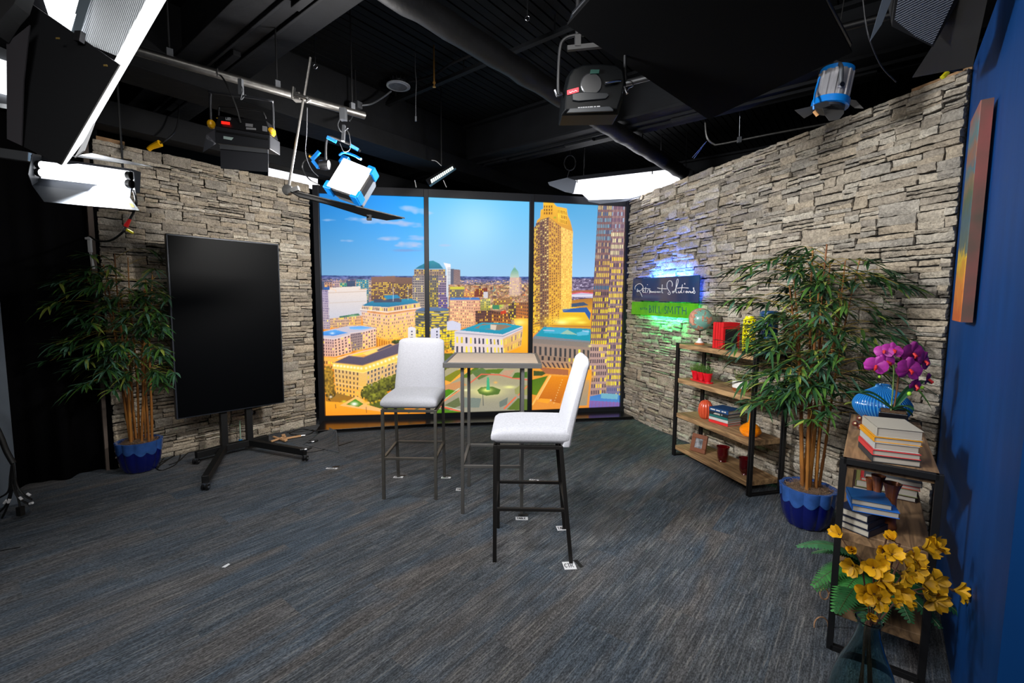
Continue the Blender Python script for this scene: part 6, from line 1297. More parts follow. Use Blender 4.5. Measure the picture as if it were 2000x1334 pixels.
quadbox('grab_slot', BLK, t, [(423, 254, Y - .003), (525, 270, Y - .003), (525, 274, Y - .005), (423, 258, Y - .005)], .006, (0, -1, 0), .001)
bd = quadbox('barn_door', mat('barn_door_metal', (52, 53, 58), .5, .3), t, [(430, 282, Y - .02), (524, 293, Y - .02), (524, 336, Y - .1), (431, 329, Y - .1)], .003)
quadbox('barn_door', MATS['barn_door_metal'], t, [(421, 252, Y), (421, 281, Y - .02), (396, 297, Y - .16), (403, 263, Y - .14)], .003)
quadbox('barn_door_hinge', GRY, t, [(430, 282, Y - .022), (524, 293, Y - .022), (524, 300, Y - .036), (430, 291, Y - .036)], .004, (0, -1, 0))
MB().tube(cubic([at(412, 242, Y + .04), at(411, 185, Y + .02), at(418, 181, Y), at(520, 195, Y), at(532, 204, Y + .02), at(534, 256, Y + .04)], 5), .007, 8).build('yoke', DGR, t, world=True, smooth=60)
MB().tube(cubic([at(427, 226, Y + .04), at(428, 212, Y + .03), at(436, 209, Y + .03), at(505, 216, Y + .03), at(516, 224, Y + .03), at(519, 232, Y + .04)], 5), .005, 8).build('handle', BLK, t, world=True, smooth=60)
for (x, y) in ((413, 243), (531, 258)):
    b = MB(); b.lathe([(0, -.014), (.022, -.014), (.026, -.006), (.026, .006), (.02, .014), (0, .014)], 10, at(x, y, Y + .04), rot=Matrix.Rotation(PI / 2, 3, 'Y')); b.build('tilt_knob', YEL, t, world=True)
b = MB(); b.bar(at(470, 155, Y), at(471, 186, Y), .022); b.tube(cubic([at(466, 160, Y), at(474, 175, Y - .02), at(470, 195, Y - .02), at(480, 185, Y)], 4), .003, 6); b.build('hook_clamp', GRY, t, world=True)
MB().tube(cubic([at(424, 140, Y + .05), at(440, 160, Y), at(460, 205, Y), at(470, 240, Y + .02)], 5), .005, 6).build('power_cable', CABLE, t, world=True, smooth=60)
MB().tube([at(423, 136, Y), at(424, 150, Y), at(425, 134, Y)], .003, 5).build('cable_tie', CABLE, t, world=True)
# rod and flag
Y = 2.86
t = thing('grip_arm', 'thin steel grip arm clamped to the silver pipe', 'grip arm', at(583, 190, Y))
MB().tube([at(606, 112, Y), at(563, 370, Y)], .0078, 10).build('rod', STEEL, t, world=True, smooth=60)
b = MB(); b.box(at(581, 190, Y), (.05, .06, .04)); b.bar(at(572, 192, Y - .03), at(574, 170, Y - .03), .03, .012); b.tube([at(575, 184, Y - .03), at(600, 192, Y - .03)], .012, 10); b.tube([at(607, 193, Y - .03), at(598, 199, Y - .03)], .009, 8); b.build('pipe_clamp', STEEL, t, world=True, bevel=.004)
b = MB(); b.lathe([(0, -.012), (.03, -.012), (.034, 0), (.03, .012), (0, .012)], 20, at(562, 371, Y), rot=Matrix.Rotation(PI / 2, 3, 'X')); b.box(at(573, 371, Y - .02), (.07, .02, .026), Matrix.Rotation(-.3, 3, 'Y')); b.build('grip_head', STEEL, t, world=True, smooth=40)
t = thing('light_flag', 'black cloth flag held by the grip arm before the display top', 'flag', at(590, 382, 2.86)); FLG = mat('flag_cloth', (5, 5, 5), .95, spec=.04, var=.2, vscale=9)
FQ = [at(566, 373, 2.84), at(786, 426, 3.45), at(755, 429, 3.15), at(712, 421, 3.0), at(640, 398, 2.75), at(585, 384, 2.62)]
n = (FQ[1] - FQ[0]).cross(FQ[-1] - FQ[0]).normalized(); MB().slab(FQ, .006, Vector((0, 0, 1))).build('cloth', FLG, t, world=True)
MB().tube([FQ[0] + Vector((0, 0, .004)), FQ[1] + Vector((0, 0, .004)), at(790, 426, 3.47)], .005, 8).build('frame_rod', STEEL, t, world=True)
MB().box(at(721, 425, 3.04), (.028, .02, .035)).build('velcro_tab', BLKM, t, world=True)
# blue-cornered LED soft panel
Y = 3.12
c4 = [at(671, 308.5, Y + .12), at(726, 331, Y + .0), at(694.5, 382, Y - .14), at(638, 362.5, Y - .02)]
nF = (c4[1] - c4[0]).cross(c4[3] - c4[0]).normalized()
if nF.y > 0: nF = -nF
t = thing('led_lamp', 'lit square LED soft panel with blue corners and yoke at the pipe end', 'stage lamp', at(680, 225, 3.15)); cen = sum(c4, Vector()) / 4
LITP = mat('soft_panel_lit', (255, 250, 244), .5, emit=1.15, ecol=(250, 246, 244))
MB().slab(c4, .006, nF).build('diffuser', LITP, t, world=True)
def grow(q, k): return [cen + (v - cen) * k for v in q]
bq = [v - nF * .008 for v in grow(c4, 1.09)]; b = MB(); b.slab(bq, .05, nF); b.build('front_frame', BLKP, t, world=True, bevel=.004)
bq2 = [v - nF * .055 for v in grow(c4, 1.0)]; b = MB(); q3 = [v - nF * .09 for v in grow(bq2, .84)]
b.add(bq2 + q3, [(0, 1, 2, 3), (7, 6, 5, 4)] + [(i, (i + 1) % 4, (i + 1) % 4 + 4, i + 4) for i in range(4)]); b.build('housing', mat('light_grey_housing', (150, 156, 166), .35, .5), t, world=True, bevel=.01)
for i, v in enumerate(grow(c4, 1.10)):
    b = MB(); u = (cen - v).normalized(); a1 = (grow(c4, 1.1)[(i + 1) % 4] - v).normalized(); a2 = (grow(c4, 1.1)[(i - 1) % 4] - v).normalized(); v = v - nF * .03
    b.bar(v - a1 * .004, v + a1 * .055, .02, .07, up=nF); b.bar(v - a2 * .004, v + a2 * .055, .02, .07, up=nF); b.build('corner_guard', BLUEP, t, world=True, bevel=.003)
side = (c4[3] - c4[0]).normalized()
b = MB(); P1 = c4[0].lerp(c4[3], .5) - nF * .06 - (c4[1] - c4[0]).normalized() * .05; P2 = c4[1].lerp(c4[2], .5) - nF * .06 + (c4[1] - c4[0]).normalized() * .03
up_ = Vector((0, 0, .27)); b = MB(); b.tube(cubic([at(637, 325, Y), at(636, 295, Y), at(639, 270, Y), at(650, 268, Y + .02), at(690, 285, Y + .06), at(704, 296, Y + .08)], 4), .009, 8); b.build('yoke', BLK, t, world=True, smooth=60)
b = MB(); b.bar(at(639, 268, Y - .01), at(657, 277, Y - .0), .018); b.build('yoke_sleeve', BLUEP, t, world=True); b = MB(); b.bar(at(684, 284, Y + .03), at(700, 293, Y + .05), .018); b.build('yoke_sleeve', BLUEP, t, world=True)
b = MB(); b.tube(cubic([at(663, 303, Y + .08), at(672, 298, Y + .06), at(690, 303, Y + .04), at(705, 311, Y + .0)], 4), .008, 8); b.build('handle', BLUEP, t, world=True, smooth=60)
b = MB(); b.lathe([(0, -.03), (.03, -.03), (.034, 0), (.03, .03), (0, .03)], 18, at(634, 322, Y + .01), rot=Matrix.Rotation(PI / 2, 3, 'Y')); b.build('tilt_hub', BLKP, t, world=True, smooth=40)
b = MB(); b.bar(at(609, 312, Y), at(624, 296, Y), .02); b.bar(at(611, 314, Y), at(622, 328, Y), .02); b.bar(at(622, 328, Y), at(640, 322, Y), .012); b.build('cable_bracket', BLUEP, t, world=True)
b = MB(); b.tube([at(604, 305, Y), at(610, 308, Y)], .007, 8); b.build('yellow_connector', YEL, t, world=True)
b = MB(); b.bar(at(670, 212, 3.16), at(671, 235, 3.16), .04); b.tube(cubic([at(664, 232, 3.16), at(660, 245, 3.12), at(668, 258, 3.12), at(680, 250, 3.14)], 4), .004, 6); b.tube(cubic([at(664, 280, 3.1), at(672, 296, 3.1), at(684, 290, 3.1), at(682, 262, 3.1), at(674, 250, 3.12)], 5), .0025, 6); b.bar(at(672, 245, 3.14), at(670, 276, 3.12), .02); b.build('pipe_hook', GRY, t, world=True, bevel=.002)
MB().tube(cubic([at(610, 308, Y), at(594, 315, Y), at(592, 330, Y), at(604, 350, Y + .1), at(625, 362, Y + .1)], 6), .004, 6).build('power_cable', CABLE, t, world=True, smooth=60)
MB().tube(cubic([at(600, 210, 2.9), at(599, 260, 3.), at(597, 300, 3.05), at(608, 330, 3.1), at(622, 345, 3.15)], 6), .0022, 5).build('safety_wire', GRY, t, world=True)
# slim LED bar
Y = 4.75; t = thing('led_bar', 'small lit LED bar lamp above the middle display panel', 'stage lamp', at(858, 340, Y))
quadbox('housing', BLKP, t, [(831, 351, Y), (884, 319, Y + .1), (890, 327, Y + .05), (838, 362, Y - .05)], .07, bev=.004)
quadbox('lit_strip', mat('led_bar_lit', (210, 222, 216), .5, emit=1.3), t, [(841, 351, Y - .04), (884, 325, Y + .05), (886, 330, Y + .03), (843, 358, Y - .06)], .004, (0, -1, 0))
b = MB()
for k in range(1, 12): f = k / 12; b.bar(at(841 + 43 * f, 351 - 26 * f, Y - .05 + .09 * f), at(843 + 43 * f, 358 - 28 * f, Y - .07 + .09 * f), .004)
b.build('fins', BLK, t, world=True)
b = MB(); b.tube(cubic([at(843, 313, Y), at(852, 315, Y), at(862, 324, Y)], 4), .004, 6); b.tube([at(810, 352, Y + .2), at(813, 366, Y + .2)], .005, 6); b.tube([at(866, 352, Y), at(872, 366, Y)], .004, 6); b.build('cable', mat('pale_cable', (150, 150, 150), .5), t, world=True)
MB().tube([at(862, 322, Y + .05), at(862, 322, Y + .05) + Vector((0, 0, ZC - at(862, 322, Y).z))], .006, 6).build('drop_rod', BLK, t, world=True)
# ceiling speaker
Y = 4.6; c = at(778, 170, Y); t = thing('ceiling_speaker', 'round white ceiling speaker hanging below the black deck', 'speaker', c)
MB().lathe([(0, 0), (.085, 0), (.085, .006), (.112, .004), (.114, .012), (.09, .02), (.085, .02), (0, .02)], 40).build('ring', mat('speaker_white', (176, 180, 190), .5), t, smooth=40)
MB().lathe([(0, -.001), (.083, -.001), (.083, .001), (0, .001)], 32).build('grille', mat('speaker_grille', (112, 118, 130), .6, bump=.8, bscale=500), t)
b = MB(); b.lathe([(.07, .02), (.075, .05), (.05, .075), (0, .075)], 24)
for k in range(12): a = 2 * PI * k / 12; b.box((.07 * math.cos(a), .07 * math.sin(a), .05), (.02, .006, .07), Matrix.Rotation(a, 3, 'Z'))
b.build('driver_can', DGR, t); MB().tube([(0, 0, .07), (0, 0, ZC - c.z)], .006, 6).build('hanger', BLK, t)
t = thing('flex_conduit', 'grey flexible conduit looping from the junction box to the speaker', 'conduit', at(715, 205, 4.4))
MB().tube(cubic([at(764, 178, 4.6), at(745, 192, 4.55), at(725, 203, 4.45), at(706, 206, 4.4)], 6), .009, 8).build('hose', GRY, t, world=True, smooth=60)
MB().box(at(695, 207, 4.42), (.11, .06, .06), Matrix.Rotation(-.5, 3, 'Z')).build('junction_box', GRY, t, world=True, bevel=.003)
MB().tube(cubic([at(692, 212, 4.4), at(688, 228, 4.2), at(683, 236, 4.0)], 5), .006, 6).build('lower_hose', GRY, t, world=True)
MB().tube([at(695, 204, 4.42), at(695, 204, 4.42) + Vector((0, 0, ZC - at(695, 204, 4.42).z))], .006, 6).build('drop_rod', BLK, t, world=True)
b = MB(); b.tube(cubic([at(792, 160, 4.6), at(820, 155, 4.5), at(850, 145, 4.4), at(880, 125, 4.2), at(910, 112, 4.1), at(940, 100, 4.0)], 6), .012, 8); o = b.build('ceiling_cable', BLKM, smooth=60); tag(o, 'black sagging cable under the deck right of the ceiling speaker', 'cable')
b = MB(); b.tube(cubic([at(811, 138, 4.), at(813, 160, 4.), at(812, 190, 4.), at(812, 226, 4.)], 5), .003, 6); b.lathe([(0, -.02), (.008, -.02), (.008, .02), (0, .02)], 8, at(812, 232, 4.)); b.tube([at(811, 138, 4.), at(811, 138, 4.) + Vector((0, 0, ZC - at(811, 138, 4.).z))], .003, 6); tag(b.build('hanging_wire', GRY), 'thin grey wire hanging straight down right of the ceiling speaker', 'wire')
c = at(848, 171, 4.0); b = MB(); b.lathe([(0, 0), (.014, .002), (.012, .01), (.006, .012), (.006, .03), (.012, .034), (.012, .045), (0, .045)], 12, c); b.tube([c + Vector((0, 0, .04)), Vector((c.x, c.y, ZC))], .007, 6); tag(b.build('sprinkler_head', mat('brass', (190, 140, 70), .35, .8), smooth=40), 'tiny brass sprinkler head right of the ceiling speaker', 'sprinkler')
for (px, py, Yq, lb) in ((1030, 36, 3.0, 'small steel eye bolt in the deck, near the top centre'), (616, 130, 3.3, 'small steel eye bolt in the deck beside the grip arm')):
    c = at(px, py, Yq); b = MB(); b.tube([c + Vector((.014 * math.cos(q), 0, .014 * math.sin(q))) for q in [2 * PI * i / 14 for i in range(15)]], .0032, 6, False); b.tube([c + Vector((0, 0, .014)), Vector((c.x, c.y, ZC))], .0035, 6); tag(b.build('eye_bolt', CHR, smooth=60), lb, 'eye bolt')
# black duct pipe
dA, dBp = fl(850, 34, 3.1), fl(1342, 343, 3.1); dd_ = (dBp - dA).normalized(); b = MB()
PIPEM = mat('black_lagged_pipe', (9, 9, 11), .6, spec=.3, bump=.6, bscale=12)
t = thing('lagged_pipe', 'thick black lagged pipe crossing the ceiling diagonally', 'pipe', dA)
pts = [dA - dd_ * 2.2 + dd_ * .1 * i for i in range(int(((dBp - dA).length + 2.2) / .1) + 1)]
MB().tube(pts, [.074 + .004 * math.sin(i * 1.7) + (.004 if i % 5 == 0 else 0) for i in range(len(pts))], 20).build('pipe', PIPEM, t, world=True, smooth=60)
b = MB(); b.lathe([(0, -.1), (.08, -.1), (.1, -.05), (.1, .03), (.06, .06), (0, .06)], 20, pts[-1]); b.bar(pts[-1], pts[-1] + Vector((.12, .1, -.02)), .05); b.build('elbow', BLKM, t, world=True, smooth=40)
for f in (.3, .8, 1.0): c = pts[int(f * (len(pts) - 1))]; MB().tube([c, Vector((c.x, c.y, ZC))], .006, 6).build('hanger', BLK, t, world=True)
# black moulded lamp (back view) right of centre
Y = 2.45; t = thing('led_lamp', 'black moulded stage lamp with a red sticker and large yoke', 'stage lamp', at(1160, 150, Y))
prof_ = [(1096, 226), (1097, 205), (1100, 178), (1106, 152), (1116, 137), (1135, 129), (1170, 127), (1205, 130), (1219, 140), (1223, 165), (1217, 195), (1209, 219), (1208, 224)]
q = [at(x, y, Y) for x, y in prof_]; q2 = [at(1098 + (x - 1098) * 1.0, y * 1.0 + 5, Y - .05) for x, y in prof_]
cc = sum(q, Vector()) / len(q); b = MB(); k = len(q); qi = [cc + (v - cc) * .9 + Vector((0, -.035, 0)) for v in q]; qb = [v + Vector((0, .14, 0)) for v in q]
b.add(q + qi + qb, [tuple(range(k, 2 * k)), tuple(range(3 * k - 1, 2 * k - 1, -1))] + [(i, (i + 1) % k, (i + 1) % k + k, i + k) for i in range(k)] + [(i + 2 * k, (i + 1) % k + 2 * k, (i + 1) % k, i) for i in range(k)])
b.build('housing', mat('satin_black', (4, 5, 6), .45, spec=.12), t, world=True, bevel=.006)
yf = Y - .037
quadbox('front_lip', mat('satin_grey', (24, 27, 31), .4, spec=.3), t, [(1106, 222, yf), (1113, 213, yf), (1190, 209, yf), (1197, 215, yf), (1197, 218, yf)], .01, (0, -1, 0), .002)
quadbox('rear_recess', mat('satin_dark', (16, 18, 21), .35, spec=.3), t, [(1117, 184, yf), (1135, 181, yf), (1185, 182, yf), (1190, 187, yf), (1183, 194, yf), (1130, 199, yf), (1118, 197, yf)], .008, (0, -1, 0), .003)
st_ = quadbox('red_sticker', mat('red_sticker', (214, 30, 44), .5), t, [(1107.5, 177, yf), (1130, 171, yf), (1130, 180, yf), (1108, 186, yf)], .003, (0, -1, 0))
b = MB(); b.tube([at(1112 + i * 3, 181 - i * .8 + (1 if i % 2 else -1.4), yf - .005) for i in range(6)], .0009, 4); b.build('sticker_writing', INKW, t, world=True)
b = MB(); b.lathe([(0, -.012), (.05, -.012), (.055, 0), (.05, .004), (0, .004)], 28, at(1155, 164, yf), rot=Matrix.Rotation(PI / 2, 3, 'X')); b.lathe([(.036, -.016), (.04, -.016), (.04, -.01), (.036, -.01)], 28, at(1155, 164, yf), rot=Matrix.Rotation(PI / 2, 3, 'X')); b.build('speed_dial', BLKP, t, world=True)
quadbox('display', mat('lamp_display', (26, 50, 44), .25), t, [(1153, 138, yf), (1170, 138, yf), (1169, 145, yf), (1152, 146, yf)], .012, (0, -1, 0))
b = MB()
for (x0, x1) in ((1129, 1133), (1134, 1137), (1138, 1142), (1143, 1147), (1148, 1151), (1152, 1158), (1160, 1164), (1166, 1172)): b.bar(at(x0, 211 - (x0 - 1129) * .06, yf - .002), at(x1, 211 - (x1 - 1129) * .06, yf - .002), .002, .008)
b.build('printed_lettering', mat('dim_print', (120, 120, 122), .6), t, world=True)
b = MB(); b.tube(cubic([at(1098, 184, Y - .02), at(1091, 178, Y), at(1091, 140, Y), at(1094, 95, Y), at(1101, 78, Y), at(1118, 70, Y), at(1150, 68, Y), at(1200, 72, Y), at(1219, 90, Y + .02), at(1221, 130, Y + .03), at(1222, 158, Y + .02)], 5), .0085, 8); b.build('yoke', BLK, t, world=True, smooth=60)
b = MB(); b.tube([at(1084, 176, Y - .03), at(1088, 188, Y - .03), at(1098, 184, Y - .02)], .006, 8); b.tube([at(1182, 162, yf - .02), at(1205, 158, yf - .02), at(1218, 158, Y)], .008, 8); b.tube(cubic([at(1226, 158, Y), at(1234, 160, Y), at(1236, 168, Y), at(1228, 172, Y), at(1224, 180, Y)], 4), .003, 6); b.tube([at(1219, 168, Y - .02), at(1225, 183, Y - .03)], .006, 8); b.build('tilt_handle', CHR, t, world=True, smooth=60)
b = MB(); b.bar(at(1108, 95, Y), at(1180, 88, Y), .022); b.bar(at(1128, 70, Y), at(1128, 92, Y), .03); b.tube([at(1128, 68, Y), at(1128, 68, Y) + Vector((0, 0, ZC - at(1128, 68, Y).z))], .012, 8); b.build('mounting_bar', BLK, t, world=True)
# big black overhead cloth frame
t = thing('overhead_cloth_frame', 'large black cloth stretched on a silver tube frame overhead', 'cloth frame', fl(1385, 150, 2.78))
zf = 2.78; fA, fB, fC = fl(1108, 44, zf), fl(1384, 230, zf), fl(1664, 98, zf); fD = fA + fC - fB
dA_, dB_, dC_, dD_ = fA, fB, fC, fD
MB().slab([fA, fB, fC, fD], .012, (0, 0, 1)).build('black_cloth', mat('black_cloth', (9, 9, 10), .95, spec=.05), t, world=True)
def rc(P, Q, R_, r=.06): return [Q + (P - Q).normalized() * r, Q + ((P - Q).normalized() + (R_ - Q).normalized()) * r * .25, Q + (R_ - Q).normalized() * r]
cs_ = [fA, fB, fC, fD]; loop = []
for i in range(4): loop += rc(cs_[i - 1], cs_[i], cs_[(i + 1) % 4])
MB().tube([p + Vector((0, 0, .008)) for p in loop + [loop[0]]], .010, 8).build('tube_frame', mat('dark_tube', (46, 48, 52), .3, .8), t, world=True, smooth=60)
for p in (fA, fC, fD, fB): MB().tube([p + (sum(cs_, Vector()) / 4 - p) * .12 + Vector((0, 0, .01)), Vector((p.x, p.y, ZC))], .003, 6).build('hanging_line', BLK, t, world=True)
# blue and silver fresnel
Y = 2.72; t = thing('fresnel_lamp', 'small blue and ribbed silver fresnel lamp above the right stone wall', 'stage lamp', at(1633, 140, Y))
c = at(1628, 172, Y); ax = (at(1636, 140, Y) - at(1622, 205, Y)).normalized(); R_ = rot_to(ax); s_ = .088
def rbx(name, m, z0, z1, r, n=24, ribs_=0, bv=0):
    b = MB(); b.lathe([(0, z0), (r, z0), (r, z1), (0, z1)], n * (4 if ribs_ else 1), c, rot=R_, rfun=(lambda rr, z, a: rr * (1 - (.06 if math.sin(a * ribs_) > 0 else 0)) if ribs_ else rr)); return b.build(name, m, t, world=True, smooth=0 if ribs_ else 40)
rbx('ribbed_body', mat('ribbed_silver', (176, 174, 178), .35, .6), -.075, .075, .088, 24, 14); rbx('rear_cap', BLUEP, .073, .098, .084); rbx('front_ring', BLUEP, -.108, -.072, .094); rbx('lens_hood', DGR, -.122, -.106, .075)
MB().tube(cubic([at(1642, 166, Y - .09), at(1643, 130, Y - .09), at(1636, 124, Y - .04), at(1632, 122, Y)], 4), .011, 6).build('yoke', GRY, t, world=True, smooth=60)
MB().lathe([(0, -.01), (.014, -.01), (.014, .01), (0, .01)], 14, at(1643, 166, Y - .10), rot=Matrix.Rotation(PI / 2, 3, 'X')).build('yoke_bolt', CHR, t, world=True)
for q in ([(1552, 215, Y - .02), (1591, 206, Y), (1598, 216, Y), (1571, 231, Y - .03)], [(1588, 205, Y - .08), (1630, 192, Y - .05), (1622, 206, Y - .06), (1602, 212, Y - .09)], [(1606, 210, Y), (1650, 206, Y), (1648, 222, Y - .05), (1638, 234, Y - .08), (1620, 236, Y - .08), (1611, 224, Y - .05)], [(1642, 191, Y), (1672, 196, Y - .03), (1687, 212, Y - .05), (1670, 211, Y - .05)]):
    quadbox('barn_door', mat('barn_leaf', (78, 76, 74), .5, .2), t, q, .002)
MB().tube(cubic([at(1601, 150, Y), at(1594, 175, Y), at(1590, 195, Y - .06), at(1589, 214, Y - .06)], 5), .0055, 6).build('blue_power_cable', BLUEP, t, world=True, smooth=60)
MB().tube([at(1590, 217, Y - .06), at(1597, 226, Y - .06)], .009, 8).build('wooden_toggle', mat('toggle_wood', (190, 140, 90), .6), t, world=True)
b = MB(); b.tube([at(1632, 122, Y), at(1632, 122, Y) + Vector((0, 0, .18))], .01, 8); b.tube(cubic([at(1600, 158, Y), at(1598, 140, Y), at(1606, 132, Y), at(1614, 140, Y)], 4), .002, 5); b.build('spigot', BLK, t, world=True)
gp0, gp1 = at(1560, 92, 2.72 + .02), at(1800, 178, 2.72 - .3); zz_ = at(1632, 122, Y).z + .18
t = thing('black_grid_pipe', 'black grid pipe above the right stone wall carrying the fresnel lamp', 'pipe', (0, 0, 0)); t.location = Vector((at(1632, 122, Y).x, Y, zz_))
MB().tube([Vector((t.location.x - 1.1, Y + .7, zz_)), Vector((t.location.x + .45, Y - .29, zz_))], .022, 12).build('pipe', BLK, t, world=True, smooth=60)
for f in (-.8, .3): MB().tube([Vector((t.location.x + f, Y - .636 * f, zz_)), Vector((t.location.x + f, Y - .636 * f, ZC))], .006, 6).build('drop_rod', BLK, t, world=True)
# grey honeycomb bank lamp at upper right
Y = 1.9; t = thing('bank_lamp', 'unlit bank lamp with grey honeycomb front at the upper right', 'stage lamp', at(1800, 0, Y))
HC = mat('honeycomb_grid', (78, 82, 92), .6, bump=1., bscale=220); HC2 = stripes_mat('honeycomb_louvre', [(50, 54, 62), (112, 118, 130)], 'DIAGONAL', .009, .6, 1., .8)
quadbox('honeycomb', HC2, t, [(1762, -40, Y - .08), (1878, -30, Y - .10), (1821, 87, Y + .12), (1745, 50, Y + .14)], .01, (0, .3, 1))
quadbox('housing', BLKM, t, [(1755, -60, Y - .1), (1900, -50, Y - .12), (1822, 92, Y + .13), (1742, 52, Y + .15)], .09, (0, .3, 1))
quadbox('barn_door', mat('door_black', (14, 14, 15), .7), t, [(1884, -40, Y - .12), (1935, -30, Y - .2), (1900, 130, Y + .1), (1782, 152, Y + .16), (1822, 90, Y + .12)], .004, (0, .3, 1))
quadbox('barn_door', mat('door_grey', (88, 96, 108), .45, .3), t, [(1735, -40, Y - .06), (1757, -40, Y - .07), (1722, 48, Y + .1), (1699, 82, Y + .12)], .004, (0, .3, 1))
for (x, y, yy_) in ((1770, -20, Y - .05), (1800, 60, Y + .12)): p = at(x, y, yy_) + Vector((0, .03, .09)); MB().tube([p, Vector((p.x, p.y, ZC))], .008, 6).build('drop_rod', BLK, t, world=True)
MB().tube(cubic([at(1683, -20, 2.2), at(1690, 40, 2.2), at(1700, 82, 2.2), at(1722, 130, 2.3), at(1750, 160, 2.4)], 6), .003, 6).build('cable', DGR, t, world=True)
# conduit with bend
b = MB(); b.tube(cubic([at(1378, 205, 4.6), at(1377.5, 240, 4.6), at(1381, 268, 4.6), at(1394, 281, 4.6), at(1410, 281, 4.58), at(1500, 263, 4.45), at(1640, 237, 4.3)], 6), .010, 8); b.tube([at(1378, 205, 4.6), at(1378, 205, 4.6) + Vector((0, 0, ZC - at(1378, 205, 4.6).z))], .010, 8)
tag(b.build('bent_conduit', STEEL, smooth=60), 'thin shiny bent conduit above the right stone wall', 'conduit')
b = MB(); b.tube([at(1445, 224, 4.45), at(1444, 270, 4.5)], .003, 5); b.box(at(1444, 273, 4.5), (.03, .03, .05)); b.tube([at(1445, 224, 4.45), at(1445, 224, 4.45) + Vector((0, 0, ZC - at(1445, 224, 4.45).z))], .004, 5); tag(b.build('conduit_hanger', GRY), 'thin wire hanger holding the bent conduit', 'hanger')
b = MB(); b.tube([at(1377, 279, 4.6), at(1352, 308, 4.8)], .003, 5); b.tube([at(1380, 276, 4.6), at(1355, 310, 4.82)], .003, 5); tag(b.build('stay_wire', GRY), 'thin stay wires slanting down from the conduit bend', 'wire')
# clamps over the right wall
c = at(1852, 130, 2.45); t = thing('spring_clamp', 'yellow handled spring clamp above the right end of the stone wall', 'clamp', c)
MB().bar(at(1843, 117, 2.45), at(1853, 127, 2.45), .022).build('handle', YEL, t, world=True, bevel=.004); MB().bar(at(1840, 152, 2.45), at(1851, 141, 2.45), .02).build('handle', mat('olive_yellow', (190, 180, 20), .5), t, world=True, bevel=.004); MB().bar(at(1853, 127, 2.45), at(1856, 140, 2.45), .014).build('jaw', BLK, t, world=True)
MB().tube([at(1857, 139, 2.45), at(1880, 137, 2.7)], .004, 6).build('cable', CABLE, t, world=True)
c = at(305, 284, 3.9); t = thing('cable_connector', 'orange-yellow cable connector above the left stone wall', 'connector', c); MB().tube([at(290, 292, 3.9), at(296, 287, 3.9), at(313, 280, 3.9)], [.018, .02, .028], 10).build('plug', YEL, t, world=True, smooth=30); MB().tube(cubic([at(313, 280, 3.9), at(325, 273, 3.9), at(345, 250, 4.0), at(350, 200, 4.1), at(350, 150, 4.2)], 5), .006, 6).build('cable', CABLE, t, world=True)
# ================================================================= LAMPS AT LEFT
# two-tube fluorescent over the curtain
Y = 2.95; t = thing('fluorescent_lamp', 'lit two-tube fluorescent lamp with barn doors beside the left stone wall', 'stage lamp', at(165, 330, Y)); LITT = mat('tube_lit', (255, 255, 255), .5, emit=3.2, ecol=(246, 250, 255))
for (ya, yb, nm) in ((326, 344, 0), (341, 360, 1)):
    a, c = at(76, ya - 4, Y - .02), at(256, yb - .5, Y - .02 - .02 * nm); b = MB(); b.tube([a, c], .024, 16); b.build('tube', LITT, t, world=True, smooth=60)
    for (e, f) in ((a, c), (c, a)): d = (f - e).normalized(); b = MB(); b.tube([e - d * .005, e + d * .02], .026, 14); b.build('tube_cap', BLKP, t, world=True)
quadbox('reflector', mat('white_reflector', (240, 242, 246), .4, emit=1.2), t, [(78, 309, Y + .09), (252, 334, Y + .07), (250, 367, Y + .03), (80, 348, Y + .05)], .01)  # emission here stands for tube light bounced off the reflector
quadbox('housing', DGR, t, [(60, 303, Y + .09), (258, 330, Y + .08), (256, 372, Y + .04), (70, 352, Y + .04)], .07)
quadbox('end_plate', mat('end_plate', (60, 62, 66), .4, .4), t, [(62, 300, Y - .06), (80, 303, Y + .09), (78, 352, Y + .05), (62, 362, Y + .02), (54, 340, Y - .04)], .004, (1, 0, 0))
quadbox('end_plate', MATS['end_plate'], t, [(255, 333, Y + .08), (262, 336, Y - .06), (266, 385, Y - .04), (258, 370, Y + .04)], .004, (-1, 0, 0))
quadbox('barn_door', mat('door_silver', (58, 62, 68), .5, .2), t, [(62, 361, Y - .03), (252, 384, Y - .03), (272, 411, Y - .14), (86, 394, Y - .14)], .004)
quadbox('door_ledge', mat('door_dark', (62, 66, 74), .45, .3), t, [(68, 348, Y + .02), (256, 368, Y + .02), (254, 386, Y - .03), (62, 361, Y - .03)], .004)
quadbox('barn_door', mat('barn_top', (16, 17, 20), .6, .0), t, [(140, 305, Y + .0), (262, 322, Y + .0), (304, 326, Y - .1), (180, 299, Y - .12)], .004)
quadbox('warning_label', YEL, t, [(252, 397, Y - .095), (259, 398, Y - .095), (263, 405, Y - .12), (257, 404, Y - .12)], .002, (0, -1, 0))
b = MB(); b.bar(at(-20, 296, Y + .15), at(62, 308, Y + .15), .05, .06); b.build('side_arm', SILV, t, world=True, bevel=.003)
for x in (75, 240): p = at(x, 305 + (x - 75) * .14, Y + .12); MB().tube([p, Vector((p.x, p.y, ZC))], .006, 6).build('drop_rod', BLK, t, world=True)
b = MB(); b.tube(cubic([at(262, 372, Y - .02), at(266, 395, Y - .05), at(262, 412, Y), at(254, 428, Y)], 4), .007, 6); b.build('power_lead', CABLE, t, world=True, smooth=60)
MB().tube([at(254, 428, Y), at(246, 442, Y)], [.008, .014], 10).build('red_plug', REDP, t, world=True, smooth=30)
MB().tube(cubic([at(246, 442, Y), at(238, 455, Y), at(215, 470, Y + .2), at(190, 470, Y + .5), at(176, 462, 3.82)], 6), .007, 6).build('power_lead', CABLE, t, world=True, smooth=60)
